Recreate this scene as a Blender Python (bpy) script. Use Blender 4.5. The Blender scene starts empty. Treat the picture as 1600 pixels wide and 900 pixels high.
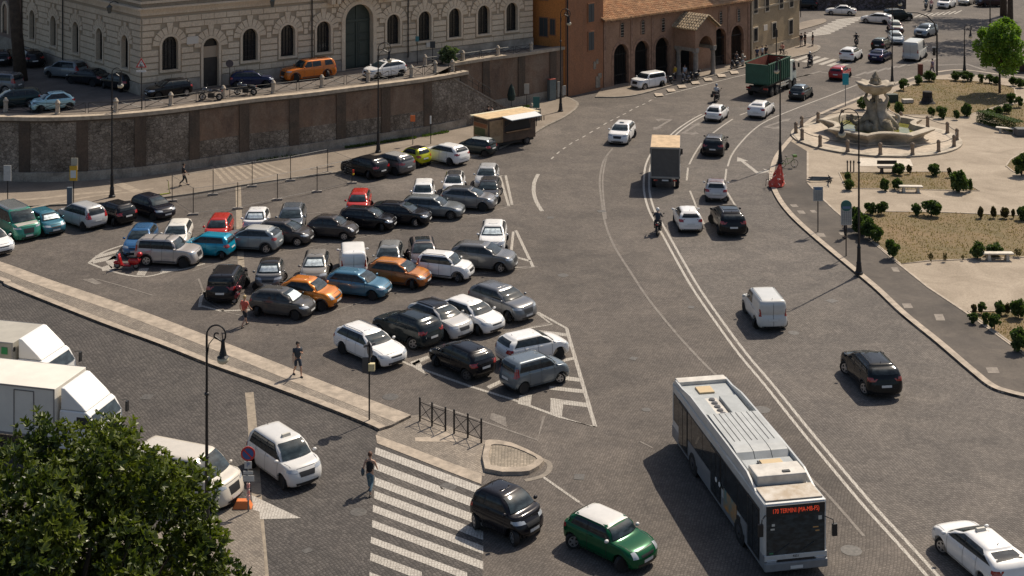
import bpy, bmesh, math, random
from mathutils import Vector, Matrix
from mathutils.bvhtree import BVHTree
R = math.radians
random.seed(7)
SC = bpy.context.scene
COL = SC.collection

# ---------------------------------------------------------------- camera
FPX, HC = 2200.0, 28.7          # focal length in photo pixels, camera height in metres
cd = bpy.data.cameras.new("camera"); cam = bpy.data.objects.new("camera", cd); COL.objects.link(cam)
cam.location = (0, 0, HC); cam.rotation_euler = (R(90), 0, 0)
cd.sensor_width = 36; cd.lens = 36*FPX/1600
cd.shift_y = -729/1600
cd.clip_start = 1; cd.clip_end = 3000
SC.camera = cam
SC.render.resolution_x = 1024; SC.render.resolution_y = 576

# ---------------------------------------------------------------- light
SUN_AZ, SUN_EL = 49, 50
w = bpy.data.worlds.new("World"); SC.world = w; w.use_nodes = True
nt = w.node_tree; bg = nt.nodes["Background"]
sky = nt.nodes.new("ShaderNodeTexSky"); sky.sky_type = 'NISHITA'; sky.sun_disc = False
sky.sun_elevation = R(SUN_EL); sky.sun_rotation = R(90-SUN_AZ)
sky.dust_density = 2.5; sky.air_density = 1.0; sky.ozone_density = 0.6
nt.links.new(sky.outputs[0], bg.inputs[0]); bg.inputs[1].default_value = 0.09
sl = bpy.data.lights.new("sun", 'SUN'); so = bpy.data.objects.new("sun", sl); COL.objects.link(so)
sl.energy = 4.8; sl.angle = R(0.5); sl.color = (1.0, 0.885, 0.73)
sv = Vector((math.cos(R(SUN_AZ))*math.cos(R(SUN_EL)), math.sin(R(SUN_AZ))*math.cos(R(SUN_EL)), math.sin(R(SUN_EL))))
so.rotation_euler = sv.to_track_quat('Z', 'Y').to_euler()
so.location = (60, 60, 90)
SC.view_settings.view_transform = 'Standard'; SC.view_settings.look = 'None'
SC.view_settings.exposure = 0.10; SC.view_settings.gamma = 1

# ---------------------------------------------------------------- helpers
def G(x, y, z=0.0):
    """ground point (at height z) seen at photo pixel x,y"""
    D = FPX*(HC-z)/(y+279.0)
    return Vector(((x-800)*D/FPX, D, z))
def GP(pts, z=0.0): return [G(x, y, z) for x, y in pts]
def smooth(pts, n=6, closed=False):
    out = []; N = len(pts)
    rng = range(N if closed else N-1)
    for i in rng:
        if closed: p0, p1, p2, p3 = pts[(i-1) % N], pts[i], pts[(i+1) % N], pts[(i+2) % N]
        else: p0, p1, p2, p3 = pts[max(i-1, 0)], pts[i], pts[i+1], pts[min(i+2, N-1)]
        for k in range(n):
            t = k/n
            out.append(0.5*((2*p1)+(p2-p0)*t+(2*p0-5*p1+4*p2-p3)*t*t+(3*p1-p0-3*p2+p3)*t**3))
    if not closed: out.append(pts[-1].copy())
    return out
def offset(line, d):
    """offset polyline in xy to its left by d"""
    out = []
    for i, p in enumerate(line):
        a = line[max(i-1, 0)]; b = line[min(i+1, len(line)-1)]
        t = (b-a); t.z = 0; t.normalize()
        out.append(Vector((p.x-t.y*d, p.y+t.x*d, p.z)))
    return out

class MB:
    def __init__(s): s.v = []; s.f = []
    def add(s, vs, fs):
        n = len(s.v); s.v += [tuple(v) for v in vs]; s.f += [tuple(i+n for i in f) for f in fs]; return s
    def box(s, cx, cy, cz, sx, sy, sz, rz=0.0, M=None):
        c, sn = math.cos(rz), math.sin(rz); vs = []
        for dz in (-.5, .5):
            for dx, dy in ((-.5, -.5), (.5, -.5), (.5, .5), (-.5, .5)):
                x, y = dx*sx, dy*sy
                p = Vector((cx+x*c-y*sn, cy+x*sn+y*c, cz+dz*sz))
                vs.append(M @ p if M else p)
        return s.add(vs, [(3, 2, 1, 0), (4, 5, 6, 7), (0, 1, 5, 4), (1, 2, 6, 5), (2, 3, 7, 6), (3, 0, 4, 7)])
    def tap(s, cx, cy, z0, z1, sx0, sy0, sx1, sy1, ox=0, oy=0):
        vs = []
        for z, sx, sy, o, q in ((z0, sx0, sy0, 0, 0), (z1, sx1, sy1, ox, oy)):
            for dx, dy in ((-.5, -.5), (.5, -.5), (.5, .5), (-.5, .5)): vs.append((cx+o+dx*sx, cy+q+dy*sy, z))
        return s.add(vs, [(3, 2, 1, 0), (4, 5, 6, 7), (0, 1, 5, 4), (1, 2, 6, 5), (2, 3, 7, 6), (3, 0, 4, 7)])
    def cyl(s, p0, p1, r0, r1=None, n=10, caps=True):
        p0 = Vector(p0); p1 = Vector(p1); r1 = r0 if r1 is None else r1
        d = (p1-p0).normalized(); a = d.orthogonal().normalized(); b = d.cross(a); vs = []
        for p, r in ((p0, r0), (p1, r1)):
            for k in range(n):
                t = 2*math.pi*k/n; vs.append(p+a*r*math.cos(t)+b*r*math.sin(t))
        fs = [(k, (k+1) % n, n+(k+1) % n, n+k) for k in range(n)]
        if caps: fs += [tuple(range(n))[::-1], tuple(range(n, 2*n))]
        return s.add(vs, fs)
    def tube(s, pts, r, n=6):
        """tube through points with radius r (number or list)"""
        pts = [Vector(p) for p in pts]; m = len(pts); vs = []; fs = []
        for i, p in enumerate(pts):
            d = (pts[min(i+1, m-1)]-pts[max(i-1, 0)]).normalized()
            a = d.cross(Vector((0.13, 0.37, 0.92)))
            if a.length < .05: a = d.cross(Vector((1, 0, 0)))
            a.normalize(); b = d.cross(a); rr = r[i] if isinstance(r, (list, tuple)) else r
            for k in range(n):
                t = 2*math.pi*k/n; vs.append(p+a*rr*math.cos(t)+b*rr*math.sin(t))
        for i in range(m-1):
            for k in range(n): fs.append((i*n+k, i*n+(k+1) % n, (i+1)*n+(k+1) % n, (i+1)*n+k))
        fs += [tuple(range(n))[::-1], tuple(range((m-1)*n, m*n))]
        return s.add(vs, fs)
    def prism(s, poly, z0, z1, top=True, bottom=True):
        n = len(poly); vs = [(p[0], p[1], z0) for p in poly]+[(p[0], p[1], z1) for p in poly]
        fs = [(k, (k+1) % n, n+(k+1) % n, n+k) for k in range(n)]
        if top: fs.append(tuple(range(n, 2*n)))
        if bottom: fs.append(tuple(range(n))[::-1])
        return s.add(vs, fs)
    def vprism(s, poly, F, d0, d1):
        """polygon in facade coordinates (u,z), extruded from depth d0 to d1 along the facade normal"""
        n = len(poly); vs = [F.p(u, z, d0) for u, z in poly]+[F.p(u, z, d1) for u, z in poly]
        fs = [(k, (k+1) % n, n+(k+1) % n, n+k) for k in range(n)]+[tuple(range(n, 2*n)), tuple(range(n))[::-1]]
        return s.add(vs, fs)
    def strip(s, a, b):
        n = len(a); return s.add([tuple(p) for p in a]+[tuple(p) for p in b], [(i, i+1, n+i+1, n+i) for i in range(n-1)])
    def lathe(s, prof, c=(0, 0, 0), n=16, sx=1, sy=1):
        vs = []; fs = []
        for r, z in prof:
            for k in range(n):
                t = 2*math.pi*k/n; vs.append((c[0]+r*sx*math.cos(t), c[1]+r*sy*math.sin(t), c[2]+z))
        m = len(prof)
        for i in range(m-1):
            for k in range(n): fs.append((i*n+k, i*n+(k+1) % n, (i+1)*n+(k+1) % n, (i+1)*n+k))
        fs += [tuple(range(n))[::-1], tuple(range((m-1)*n, m*n))]
        return s.add(vs, fs)
    def ball(s, c, r, sx=1, sy=1, sz=1, n=12, m=8, jit=0, rnd=random):
        vs = []; fs = []
        for i in range(m+1):
            ph = math.pi*i/m
            for k in range(n):
                t = 2*math.pi*k/n; q = r*(1+(rnd.uniform(-jit, jit) if jit else 0))
                vs.append((c[0]+q*sx*math.sin(ph)*math.cos(t), c[1]+q*sy*math.sin(ph)*math.sin(t), c[2]+q*sz*math.cos(ph)))
        for i in range(m):
            for k in range(n): fs.append((i*n+k, (i+1)*n+k, (i+1)*n+(k+1) % n, i*n+(k+1) % n))
        return s.add(vs, fs)
    def mesh(s, name='m', sm=False, bevel=0):
        me = bpy.data.meshes.new(name); me.from_pydata(s.v, [], s.f); me.validate(); 
        bm = bmesh.new(); bm.from_mesh(me)
        bmesh.ops.remove_doubles(bm, verts=bm.verts, dist=1e-5) if sm else None
        bmesh.ops.recalc_face_normals(bm, faces=bm.faces)
        bm.to_mesh(me); bm.free()
        if sm: me.polygons.foreach_set('use_smooth', [True]*len(me.polygons))
        return me
    def build(s, name, m, parent=None, sm=False, bevel=0):
        me = s.mesh(name, sm); me.materials.append(m)
        o = bpy.data.objects.new(name, me); COL.objects.link(o)
        if parent: o.parent = parent
        if bevel:
            b = o.modifiers.new('bevel', 'BEVEL'); b.width = bevel; b.segments = 2; b.limit_method = 'ANGLE'; b.angle_limit = R(40)
        return o

def tag(o, label=None, cat=None, group=None, kind=None):
    if label: o['label'] = label
    if cat: o['category'] = cat
    if group: o['group'] = group
    if kind: o['kind'] = kind
    return o
def thing(name, loc, rz=0.0, label=None, cat=None, group=None):
    o = bpy.data.objects.new(name, None); COL.objects.link(o); o.empty_display_size = .2
    o.location = loc; o.rotation_euler = (0, 0, rz)
    return tag(o, label, cat, group)
def put(name, me, m, parent, loc=(0, 0, 0), rot=(0, 0, 0), scale=None):
    """link shared mesh data as an object with its own material"""
    if not me.materials: me.materials.append(None)
    o = bpy.data.objects.new(name, me); COL.objects.link(o); o.parent = parent
    o.location = loc; o.rotation_euler = rot
    if scale: o.scale = scale
    o.material_slots[0].link = 'OBJECT'; o.material_slots[0].material = m
    return o

# ---------------------------------------------------------------- materials
MATS = {}
def mat(name, col, rough=.8, metal=0, spec=.5, var=0, vscale=3.0, bump=0, bscale=20.0, coat=0, emit=None, es=1, col2=None):
    if name in MATS: return MATS[name]
    m = bpy.data.materials.new(name); m.use_nodes = True; MATS[name] = m
    N = m.node_tree; b = N.nodes['Principled BSDF']
    b.inputs['Base Color'].default_value = (*col, 1); b.inputs['Roughness'].default_value = rough
    b.inputs['Metallic'].default_value = metal; b.inputs['Specular IOR Level'].default_value = spec
    if coat: b.inputs['Coat Weight'].default_value = coat; b.inputs['Coat Roughness'].default_value = .04
    if emit: b.inputs['Emission Color'].default_value = (*emit, 1); b.inputs['Emission Strength'].default_value = es
    if var or col2 or bump:
        tc = N.nodes.new('ShaderNodeTexCoord')
    if var or col2:
        n1 = N.nodes.new('ShaderNodeTexNoise'); n1.inputs['Scale'].default_value = vscale; n1.inputs['Detail'].default_value = 6; n1.inputs['Roughness'].default_value = .65
        N.links.new(tc.outputs['Object'], n1.inputs['Vector'])
        mx = N.nodes.new('ShaderNodeMix'); mx.data_type = 'RGBA'
        c2 = col2 if col2 else tuple(c*(1-var) for c in col)
        mx.inputs[6].default_value = (*(c*(1+var*.6) if not col2 else c for c in col), 1); mx.inputs[7].default_value = (*c2, 1)
        rp = N.nodes.new('ShaderNodeMapRange'); rp.inputs[1].default_value = .35; rp.inputs[2].default_value = .65
        N.links.new(n1.outputs[0], rp.inputs[0]); N.links.new(rp.outputs[0], mx.inputs[0]); N.links.new(mx.outputs[2], b.inputs['Base Color'])
    if bump:
        n2 = N.nodes.new('ShaderNodeTexNoise'); n2.inputs['Scale'].default_value = bscale; n2.inputs['Detail'].default_value = 5
        N.links.new(tc.outputs['Object'], n2.inputs['Vector'])
        bp = N.nodes.new('ShaderNodeBump'); bp.inputs['Strength'].default_value = bump; bp.inputs['Distance'].default_value = .05
        N.links.new(n2.outputs[0], bp.inputs['Height']); N.links.new(bp.outputs[0], b.inputs['Normal'])
    return m

class NG:
    """tiny node-graph helper"""
    def __init__(s, name, rough=.85):
        s.m = bpy.data.materials.new(name); s.m.use_nodes = True; s.N = s.m.node_tree; s.b = s.N.nodes['Principled BSDF']
        s.b.inputs['Roughness'].default_value = rough; s.b.inputs['Specular IOR Level'].default_value = .25
        s.tc = s.N.nodes.new('ShaderNodeTexCoord').outputs['Object']
    def L(s, a, b): s.N.links.new(a, b)
    def noise(s, sc, det=5, ro=.6, vec=None, dist=0, four=None):
        n = s.N.nodes.new('ShaderNodeTexNoise'); n.inputs['Scale'].default_value = sc; n.inputs['Detail'].default_value = det
        n.inputs['Roughness'].default_value = ro; n.inputs['Distortion'].default_value = dist; s.L(vec or s.tc, n.inputs['Vector']); return n
    def vor(s, sc, vec=None, feat='F1', rnd=1.0, flat=False):
        n = s.N.nodes.new('ShaderNodeTexVoronoi'); n.voronoi_dimensions = '2D' if flat else '3D'; n.feature = feat; n.inputs['Scale'].default_value = sc
        n.inputs['Randomness'].default_value = rnd; s.L(vec or s.tc, n.inputs['Vector']); return n
    def rng(s, x, a, b, c=0, d=1):
        n = s.N.nodes.new('ShaderNodeMapRange'); s.L(x, n.inputs[0])
        for i, q in enumerate((a, b, c, d)): n.inputs[i+1].default_value = q
        return n.outputs[0]
    def mix(s, f, a, b, mode='MIX'):
        n = s.N.nodes.new('ShaderNodeMix'); n.data_type = 'RGBA'; n.blend_type = mode
        for i, q in ((0, f), (6, a), (7, b)):
            if isinstance(q, (int, float)): n.inputs[i].default_value = q
            elif isinstance(q, tuple): n.inputs[i].default_value = (*q, 1)
            else: s.L(q, n.inputs[i])
        return n.outputs[2]
    def math(s, op, a, b=None):
        n = s.N.nodes.new('ShaderNodeMath'); n.operation = op
        for i, q in ((0, a), (1, b)):
            if q is None: continue
            if isinstance(q, (int, float)): n.inputs[i].default_value = q
            else: s.L(q, n.inputs[i])
        return n.outputs[0]
    def mapping(s, vec=None, rot=(0, 0, 0), scale=(1, 1, 1)):
        n = s.N.nodes.new('ShaderNodeMapping'); s.L(vec or s.tc, n.inputs[0]); n.inputs['Rotation'].default_value = rot; n.inputs['Scale'].default_value = scale; return n.outputs[0]
    def warp(s, sc, amt, vec=None, det=2):
        n = s.noise(sc, det); v = s.N.nodes.new('ShaderNodeVectorMath'); v.operation = 'SCALE'; s.L(n.outputs['Color'], v.inputs[0]); v.inputs['Scale'].default_value = amt
        a = s.N.nodes.new('ShaderNodeVectorMath'); a.operation = 'ADD'; s.L(vec or s.tc, a.inputs[0]); s.L(v.outputs[0], a.inputs[1]); return a.outputs[0]
    def bump(s, h, st=.5, dist=.02):
        n = s.N.nodes.new('ShaderNodeBump'); n.inputs['Strength'].default_value = st; n.inputs['Distance'].default_value = dist
        s.L(h, n.inputs['Height']); s.L(n.outputs[0], s.b.inputs['Normal'])
    def out(s, col): s.L(col, s.b.inputs['Base Color']); return s.m

def cobbles(name, ca, cb, cj, sc=8.0, rot=0.0, wav=.5, big=(.66, 1.28), bst=.6, contrast=1.0, worn=None):
    """sampietrini: rows of small basalt cubes that wander in waves, with dust in the joints and worn, stained patches"""
    g = NG(name)
    wv = g.warp(.09, wav*2.6, det=0); wv = g.warp(.45, wav*.4, wv, det=0)
    mp = g.mapping(wv, rot=(0, 0, rot))
    v = g.vor(sc, mp, rnd=.3, flat=True); ed = g.vor(sc, mp, 'DISTANCE_TO_EDGE', .3, True)
    sep = g.N.nodes.new('ShaderNodeSeparateColor'); g.L(v.outputs['Color'], sep.inputs[0])
    c = g.mix(sep.outputs[0], ca, cb)
    j = g.rng(ed.outputs['Distance'], .02, .16)
    c = g.mix(j, cj, c)
    n1 = g.noise(.06, 6, .7); n2 = g.noise(.5, 6, .7, dist=.6); n3 = g.noise(3.5, 6, .75)
    c = g.mix(1.0, c, g.mix(g.rng(n1.outputs[0], .3, .7), (big[0],)*3, (big[1], big[1]*.985, big[1]*.96)), 'MULTIPLY')
    c = g.mix(1.0, c, g.mix(g.rng(n2.outputs[0], .3, .72), (.74, .74, .75), (1.2, 1.18, 1.15)), 'MULTIPLY')
    c = g.mix(1.0, c, g.mix(g.rng(n3.outputs[0], .3, .7), (.88, .88, .88), (1.14, 1.14, 1.14)), 'MULTIPLY')
    # tar patches and dark worn wheel tracks with soft, uneven outlines
    n4 = g.noise(.16, 7, .68, vec=g.mapping(rot=(0, 0, .9), scale=(1, .45, 1))); c = g.mix(g.rng(n4.outputs[0], .54, .66, 0, .32), c, tuple(x*.62 for x in ca))
    # pale scuffs
    n5 = g.noise(1.1, 7, .75, vec=g.mapping(rot=(0, 0, .5), scale=(1, .35, 1)))
    c = g.mix(g.rng(n5.outputs[0], .66, .82, 0, .3), c, tuple(min(1, x*2.3) for x in cb))
    g.bump(ed.outputs['Distance'], bst, .03)
    return g.out(c)
def paint_mat(name, col, base, wear=.45, sc=8.0):
    """worn road paint: chips away from cobble tops"""
    g = NG(name, .7)
    ed = g.vor(sc, g.warp(.09, 1.3, det=0), 'DISTANCE_TO_EDGE', .3, True)
    n = g.noise(2.2, 8, .8); n2 = g.noise(14, 4, .7)
    k = g.rng(n.outputs[0], wear-.12, wear+.1); k = g.math('MULTIPLY', k, g.rng(n2.outputs[0], .28, .5)); k = g.math('MULTIPLY', k, g.rng(ed.outputs['Distance'], .02, .13, .12, 1))
    return g.out(g.mix(k, base, col))

M = {}
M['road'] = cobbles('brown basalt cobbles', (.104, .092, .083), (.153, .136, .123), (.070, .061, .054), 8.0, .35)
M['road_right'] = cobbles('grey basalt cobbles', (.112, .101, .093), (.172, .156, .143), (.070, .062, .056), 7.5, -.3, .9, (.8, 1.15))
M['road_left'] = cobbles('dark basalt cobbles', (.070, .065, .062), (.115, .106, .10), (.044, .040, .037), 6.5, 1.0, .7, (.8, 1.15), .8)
M['walk_cobble'] = cobbles('footway cobbles', (.20, .175, .15), (.30, .265, .225), (.14, .12, .10), 8.0, .9, .2)
M['asphalt'] = cobbles('sidewalk asphalt', (.098, .085, .075), (.115, .10, .088), (.09, .08, .07), 30, 0, 0, (.55, 1.4), .1)
g = NG('pale paving earth'); n1 = g.noise(.35, 8, .7, dist=.8); n2 = g.noise(9, 6, .75)
c = g.mix(g.rng(n1.outputs[0], .3, .72), (.24, .195, .145), (.40, .335, .26)); c = g.mix(1, c, g.mix(g.rng(n2.outputs[0], .3, .7), (.72,)*3, (1.18,)*3), 'MULTIPLY'); n3 = g.noise(2.2, 7, .7, dist=1.2); c = g.mix(g.rng(n3.outputs[0], .56, .7, 0, .5), c, (.22, .175, .14)); g.bump(n2.outputs[0], .15)
M['plaza'] = g.out(c)
g = NG('footway earth and paving'); n1 = g.noise(.3, 8, .7, dist=.5); n2 = g.noise(6, 7, .75)
c = g.mix(g.rng(n1.outputs[0], .3, .72), (.17, .14, .11), (.27, .225, .18)); c = g.mix(1, c, g.mix(g.rng(n2.outputs[0], .3, .7), (.8,)*3, (1.15,)*3), 'MULTIPLY')
M['walk'] = g.out(c)
g = NG('dry lawn', .95); n1 = g.noise(.25, 7, .7, dist=.6); n2 = g.noise(4, 8, .8); n3 = g.noise(40, 3)
c = g.mix(g.rng(n1.outputs[0], .35, .68), (.20, .14, .08), (.115, .10, .048)); c = g.mix(g.rng(n2.outputs[0], .5, .75), c, (.26, .20, .12)); c = g.mix(1, c, g.mix(g.rng(n3.outputs[0], .3, .7), (.7,)*3, (1.25,)*3), 'MULTIPLY'); g.bump(n3.outputs[0], .5)
M['grass'] = g.out(c)
M['kerb'] = mat('travertine kerb', (.36, .30, .235), .8, var=.3, vscale=2, bump=.2)
M['kerb_dirty'] = mat('dirty kerb stone', (.22, .19, .155), .85, var=.35, vscale=2, bump=.2)
M['paint'] = paint_mat('worn white road paint', (.46, .43, .38), (.14, .122, .106), .40)
M['paint_faint'] = paint_mat('nearly gone road paint', (.27, .245, .215), (.135, .118, .103), .53)
M['paint_fresh'] = paint_mat('fresh white road paint', (.50, .47, .42), (.17, .15, .13), .39)
M['stone_block'] = None
g = NG('sooty travertine', .85); n1 = g.noise(.5, 7, .7); n2 = g.noise(7, 7, .75)
c = g.mix(g.rng(n1.outputs[0], .3, .7), (.64, .50, .355), (.80, .66, .49)); c = g.mix(1, c, g.mix(g.rng(n2.outputs[0], .3, .7), (.72,)*3, (1.1,)*3), 'MULTIPLY'); g.bump(n2.outputs[0], .3)
M['traver'] = g.out(c)
g = NG('dirty travertine joints', .9); n1 = g.noise(2, 5); c = g.mix(n1.outputs[0], (.34, .27, .19), (.45, .36, .26)); M['joint'] = g.out(c)
def stonewall(name, ca, cb, cj, sc, zs=1.3, st=.8):
    g = NG(name, .9); mp = g.mapping(g.warp(.8, .25), scale=(1, 1, zs)); v = g.vor(sc, mp, rnd=.9); ed = g.vor(sc, mp, 'DISTANCE_TO_EDGE', .9)
    sep = g.N.nodes.new('ShaderNodeSeparateColor'); g.L(v.outputs['Color'], sep.inputs[0])
    c = g.mix(sep.outputs[0], ca, cb); c = g.mix(g.rng(ed.outputs['Distance'], .01, .07), cj, c)
    n1 = g.noise(.35, 7, .7, vec=g.mapping(scale=(1, 1, .5))); c = g.mix(1, c, g.mix(g.rng(n1.outputs[0], .32, .68), (.42, .4, .38), (1.3, 1.3, 1.3)), 'MULTIPLY'); g.bump(ed.outputs['Distance'], st, .06); return g.out(c)
M['rubble'] = stonewall('grey rubble masonry', (.19, .160, .130), (.35, .30, .245), (.10, .082, .066), 3.6)
def streaked(name, ca, cb, cc, sx=1.2, sz=.18):
    g = NG(name, .9); n1 = g.noise(1.0, 8, .72, vec=g.mapping(scale=(sx, sx, sz)), dist=.4); n2 = g.noise(.3, 6, .7, dist=1); n3 = g.noise(7, 6, .7)
    c = g.mix(g.rng(n1.outputs[0], .33, .68), ca, cb); c = g.mix(g.rng(n2.outputs[0], .42, .62), c, cc)
    c = g.mix(1, c, g.mix(g.rng(n3.outputs[0], .3, .7), (.72,)*3, (1.2,)*3), 'MULTIPLY'); g.bump(n3.outputs[0], .4, .04); return g.out(c)
M['brick_stain'] = streaked('stained old brick', (.24, .155, .105), (.12, .085, .066), (.23, .17, .125))
M['pilaster'] = streaked('dark tuff pilaster', (.10, .075, .056), (.145, .105, .078), (.08, .065, .052))
M['plinth'] = streaked('grimy plinth stone', (.36, .31, .25), (.16, .135, .11), (.40, .35, .285))
M['orange'] = streaked('weathered bounce-lit orange plaster', (.62, .25, .07), (.46, .185, .06), (.54, .22, .07), .5, .3)  # bounced light on the left face is put into this orange, besides weathering streaks
M['brown_plaster'] = streaked('brown weathered plaster', (.38, .17, .085), (.23, .12, .068), (.31, .15, .085), .6, .25)
M['yellow_plaster'] = streaked('pale ochre plaster', (.42, .32, .20), (.33, .25, .155), (.38, .29, .185), .5, .3)
M['pink_plaster'] = streaked('dusky plaster', (.26, .19, .15), (.19, .14, .115), (.23, .17, .14), .5, .3)
g = NG('church brick', .9); bt = g.N.nodes.new('ShaderNodeTexNoise'); bt.inputs['Scale'].default_value = 9; bt.inputs['Detail'].default_value = 6; g.L(g.mapping(scale=(1, 1, 3.5)), bt.inputs['Vector'])
n1 = g.noise(.5, 6, .7); c = g.mix(g.rng(bt.outputs[0], .3, .7), (.28, .165, .105), (.42, .27, .185)); c = g.mix(1, c, g.mix(g.rng(n1.outputs[0], .3, .7), (.7, .68, .66), (1.15, 1.12, 1.1)), 'MULTIPLY'); g.bump(bt.outputs[0], .4, .03)
M['brick'] = g.out(c)
g = NG('terracotta roof tile', .85); v = g.vor(2.6, g.mapping(scale=(1, 1, 1))); sep = g.N.nodes.new('ShaderNodeSeparateColor'); g.L(v.outputs['Color'], sep.inputs[0]); n1 = g.noise(1.2, 6, .7)
c = g.mix(sep.outputs[0], (.46, .25, .13), (.66, .44, .26)); c = g.mix(g.rng(n1.outputs[0], .4, .7), c, (.30, .20, .12)); M['tile'] = g.out(c)
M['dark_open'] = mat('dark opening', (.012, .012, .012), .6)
M['pane'] = mat('dark window pane', (.018, .02, .022), .12)
M['door_green'] = mat('dark green door wood', (.028, .042, .034), .5, var=.3)
M['door_wood'] = mat('dark door wood', (.035, .03, .026), .5, var=.3)
M['iron'] = mat('dark iron', (.022, .023, .025), .45, .4)
M['iron_lamp'] = mat('black lamp iron', (.02, .02, .022), .4, .3)
M['galv'] = mat('galvanised steel', (.17, .17, .17), .55, .4)
M['concrete'] = mat('concrete', (.28, .25, .22), .9, var=.3)
M['black_tr'] = mat('black plastic trim', (.016, .016, .017), .5)
M['tyre'] = mat('tyre rubber', (.014, .014, .014), .8)
M['rim'] = mat('alloy rim', (.42, .42, .43), .35, .8)
M['rim_dark'] = mat('dark steel rim', (.10, .10, .105), .45, .6)
def glassy(name, col, sh=0):
    g = NG(name, .05); g.b.inputs['Specular IOR Level'].default_value = .45
    n = g.noise(4.5, 4, .6, vec=g.mapping(scale=(1, .6, 1.4))); c = g.mix(g.rng(n.outputs[0], .42, .66), col, tuple(x*2.2+.006 for x in col)); return g.out(c)
M['glass'] = glassy('tinted car glass with seats behind', (.013, .017, .019))
M['windshield'] = glassy('windscreen glass', (.015, .023, .027))
M['headlight'] = mat('headlight lens', (.42, .45, .48), .08, .2, coat=1)
M['taillight'] = mat('red tail light', (.32, .012, .012), .12, coat=1)
M['chrome'] = mat('chrome', (.62, .62, .64), .12, 1)
M['plate'] = mat('licence plate white', (.62, .62, .60), .5)
M['shade'] = mat('silver windscreen shade', (.66, .74, .76), .35, .15, var=.45, vscale=5)
M['beige_cloth'] = mat('beige cloth', (.35, .28, .2), .9)
# ================================================================ SETTING
def sheet(name, poly, z, m, label=None):
    """flat or slightly raised polygon sheet; poly = list of Vectors on the ground"""
    mb = MB(); 
    if z > .05: mb.prism([(p.x, p.y) for p in poly], 0.0, z, bottom=False)
    else: mb.add([(p.x, p.y, z) for p in poly], [tuple(range(len(poly)))])
    o = mb.build(name, m); o['kind'] = 'structure'; return o
def ribbon(mb, line, wdt, z, h=0.0):
    a = offset(line, wdt/2); b = offset(line, -wdt/2)
    a = [Vector((p.x, p.y, z)) for p in a]; b = [Vector((p.x, p.y, z)) for p in b]
    if h <= 0: mb.strip(a, b)
    else:
        n = len(a); vs = a+b+[p-Vector((0, 0, h)) for p in a]+[p-Vector((0, 0, h)) for p in b]; fs = []
        for i in range(n-1):
            fs += [(i, i+1, n+i+1, n+i), (i, 2*n+i, 2*n+i+1, i+1), (n+i, n+i+1, 3*n+i+1, 3*n+i)]
        fs += [(0, n, 3*n, 2*n), (n-1, 3*n-1, 4*n-1, 2*n-1)]
        mb.add(vs, fs)
# one big ground sheet to the horizon
mb = MB(); mb.add([(-900, -200, 0), (900, -200, 0), (900, 1500, 0), (-900, 1500, 0)], [(0, 1, 2, 3)]); o = mb.build('ground', M['road']); o['kind'] = 'structure'

# grey carriageway right of the double line
dbl = [(1140, 168), (1100, 179), (1065, 200), (1040, 222), (1024, 236), (1013, 258), (1010, 285), (1012, 307), (1020, 332), (1036, 360), (1062, 407), (1087, 450), (1125, 505), (1162, 555), (1200, 600), (1262, 677), (1350, 782), (1400, 837), (1457, 900), (1500, 950), (1560, 1020)]
DBL = smooth(GP(dbl), 6)
kr = [(1640, 128), (1600, 122), (1560, 117), (1500, 110), (1450, 116), (1400, 130), (1350, 150), (1305, 168), (1272, 183), (1245, 205), (1225, 226), (1210, 246), (1203, 266), (1202, 285), (1212, 310), (1232, 337), (1267, 370), (1335, 427), (1368, 455), (1407, 492), (1462, 537), (1512, 580), (1545, 606), (1575, 617), (1620, 627), (1700, 640)]
KR = smooth(GP(kr), 6)
poly = DBL + KR[::-1]
sheet('road', [p for p in poly], .004, M['road_right'])
# lower left carriageway
lm_px = [(-90, 415), (0, 441), (15, 450), (150, 504), (250, 541), (325, 571), (400, 598), (500, 636), (570, 664), (592, 674)]
LM = smooth(GP(lm_px), 5)
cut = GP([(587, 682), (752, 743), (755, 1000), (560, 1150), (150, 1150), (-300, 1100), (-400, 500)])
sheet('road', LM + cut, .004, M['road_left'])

# median footway: kerb, cobbles, travertine band
top_px = [(-90, 388), (0, 412), (80, 441), (215, 487), (400, 558), (520, 606), (642, 653)]
TOP = smooth(GP(top_px), 6)
ped = TOP + GP([(612, 668), (592, 674)]) + LM[::-1][1:]
sheet('footway', ped, .13, M['walk_cobble'])
mb = MB(); ribbon(mb, offset(LM, .21), .42, .135, .14); o = mb.build('kerb', M['kerb']); o['kind'] = 'structure'
mb = MB(); ribbon(mb, offset(TOP, -.55), 1.0, .137, 0); ribbon(mb, offset(TOP, -.04), .1, .139, .14); o = mb.build('footway_band', M['kerb']); o['kind'] = 'structure'
# flush cobbled corner with the kerb band in front of the zebra crossing
sheet('pavement', GP([(642, 650), (655, 648), (762, 690), (757, 745), (587, 682), (592, 672), (612, 668)]), .012, M['walk_cobble'])
mb = MB(); a = GP([(587, 680), (640, 699), (700, 722), (753, 741)]); b = GP([(589, 693), (640, 713), (700, 737), (752, 757)])
mb.strip([p+Vector((0, 0, .02)) for p in a], [p+Vector((0, 0, .02)) for p in b]); o = mb.build('kerb', M['kerb']); o['kind'] = 'structure'
mb = MB(); mb.add([p+Vector((0, 0, .018)) for p in GP([(648, 684), (675, 683), (690, 672), (715, 684), (714, 690), (690, 691), (649, 690)])], [tuple(range(7))]); o = mb.build('footway_band', M['kerb']); o['kind'] = 'structure'
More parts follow.
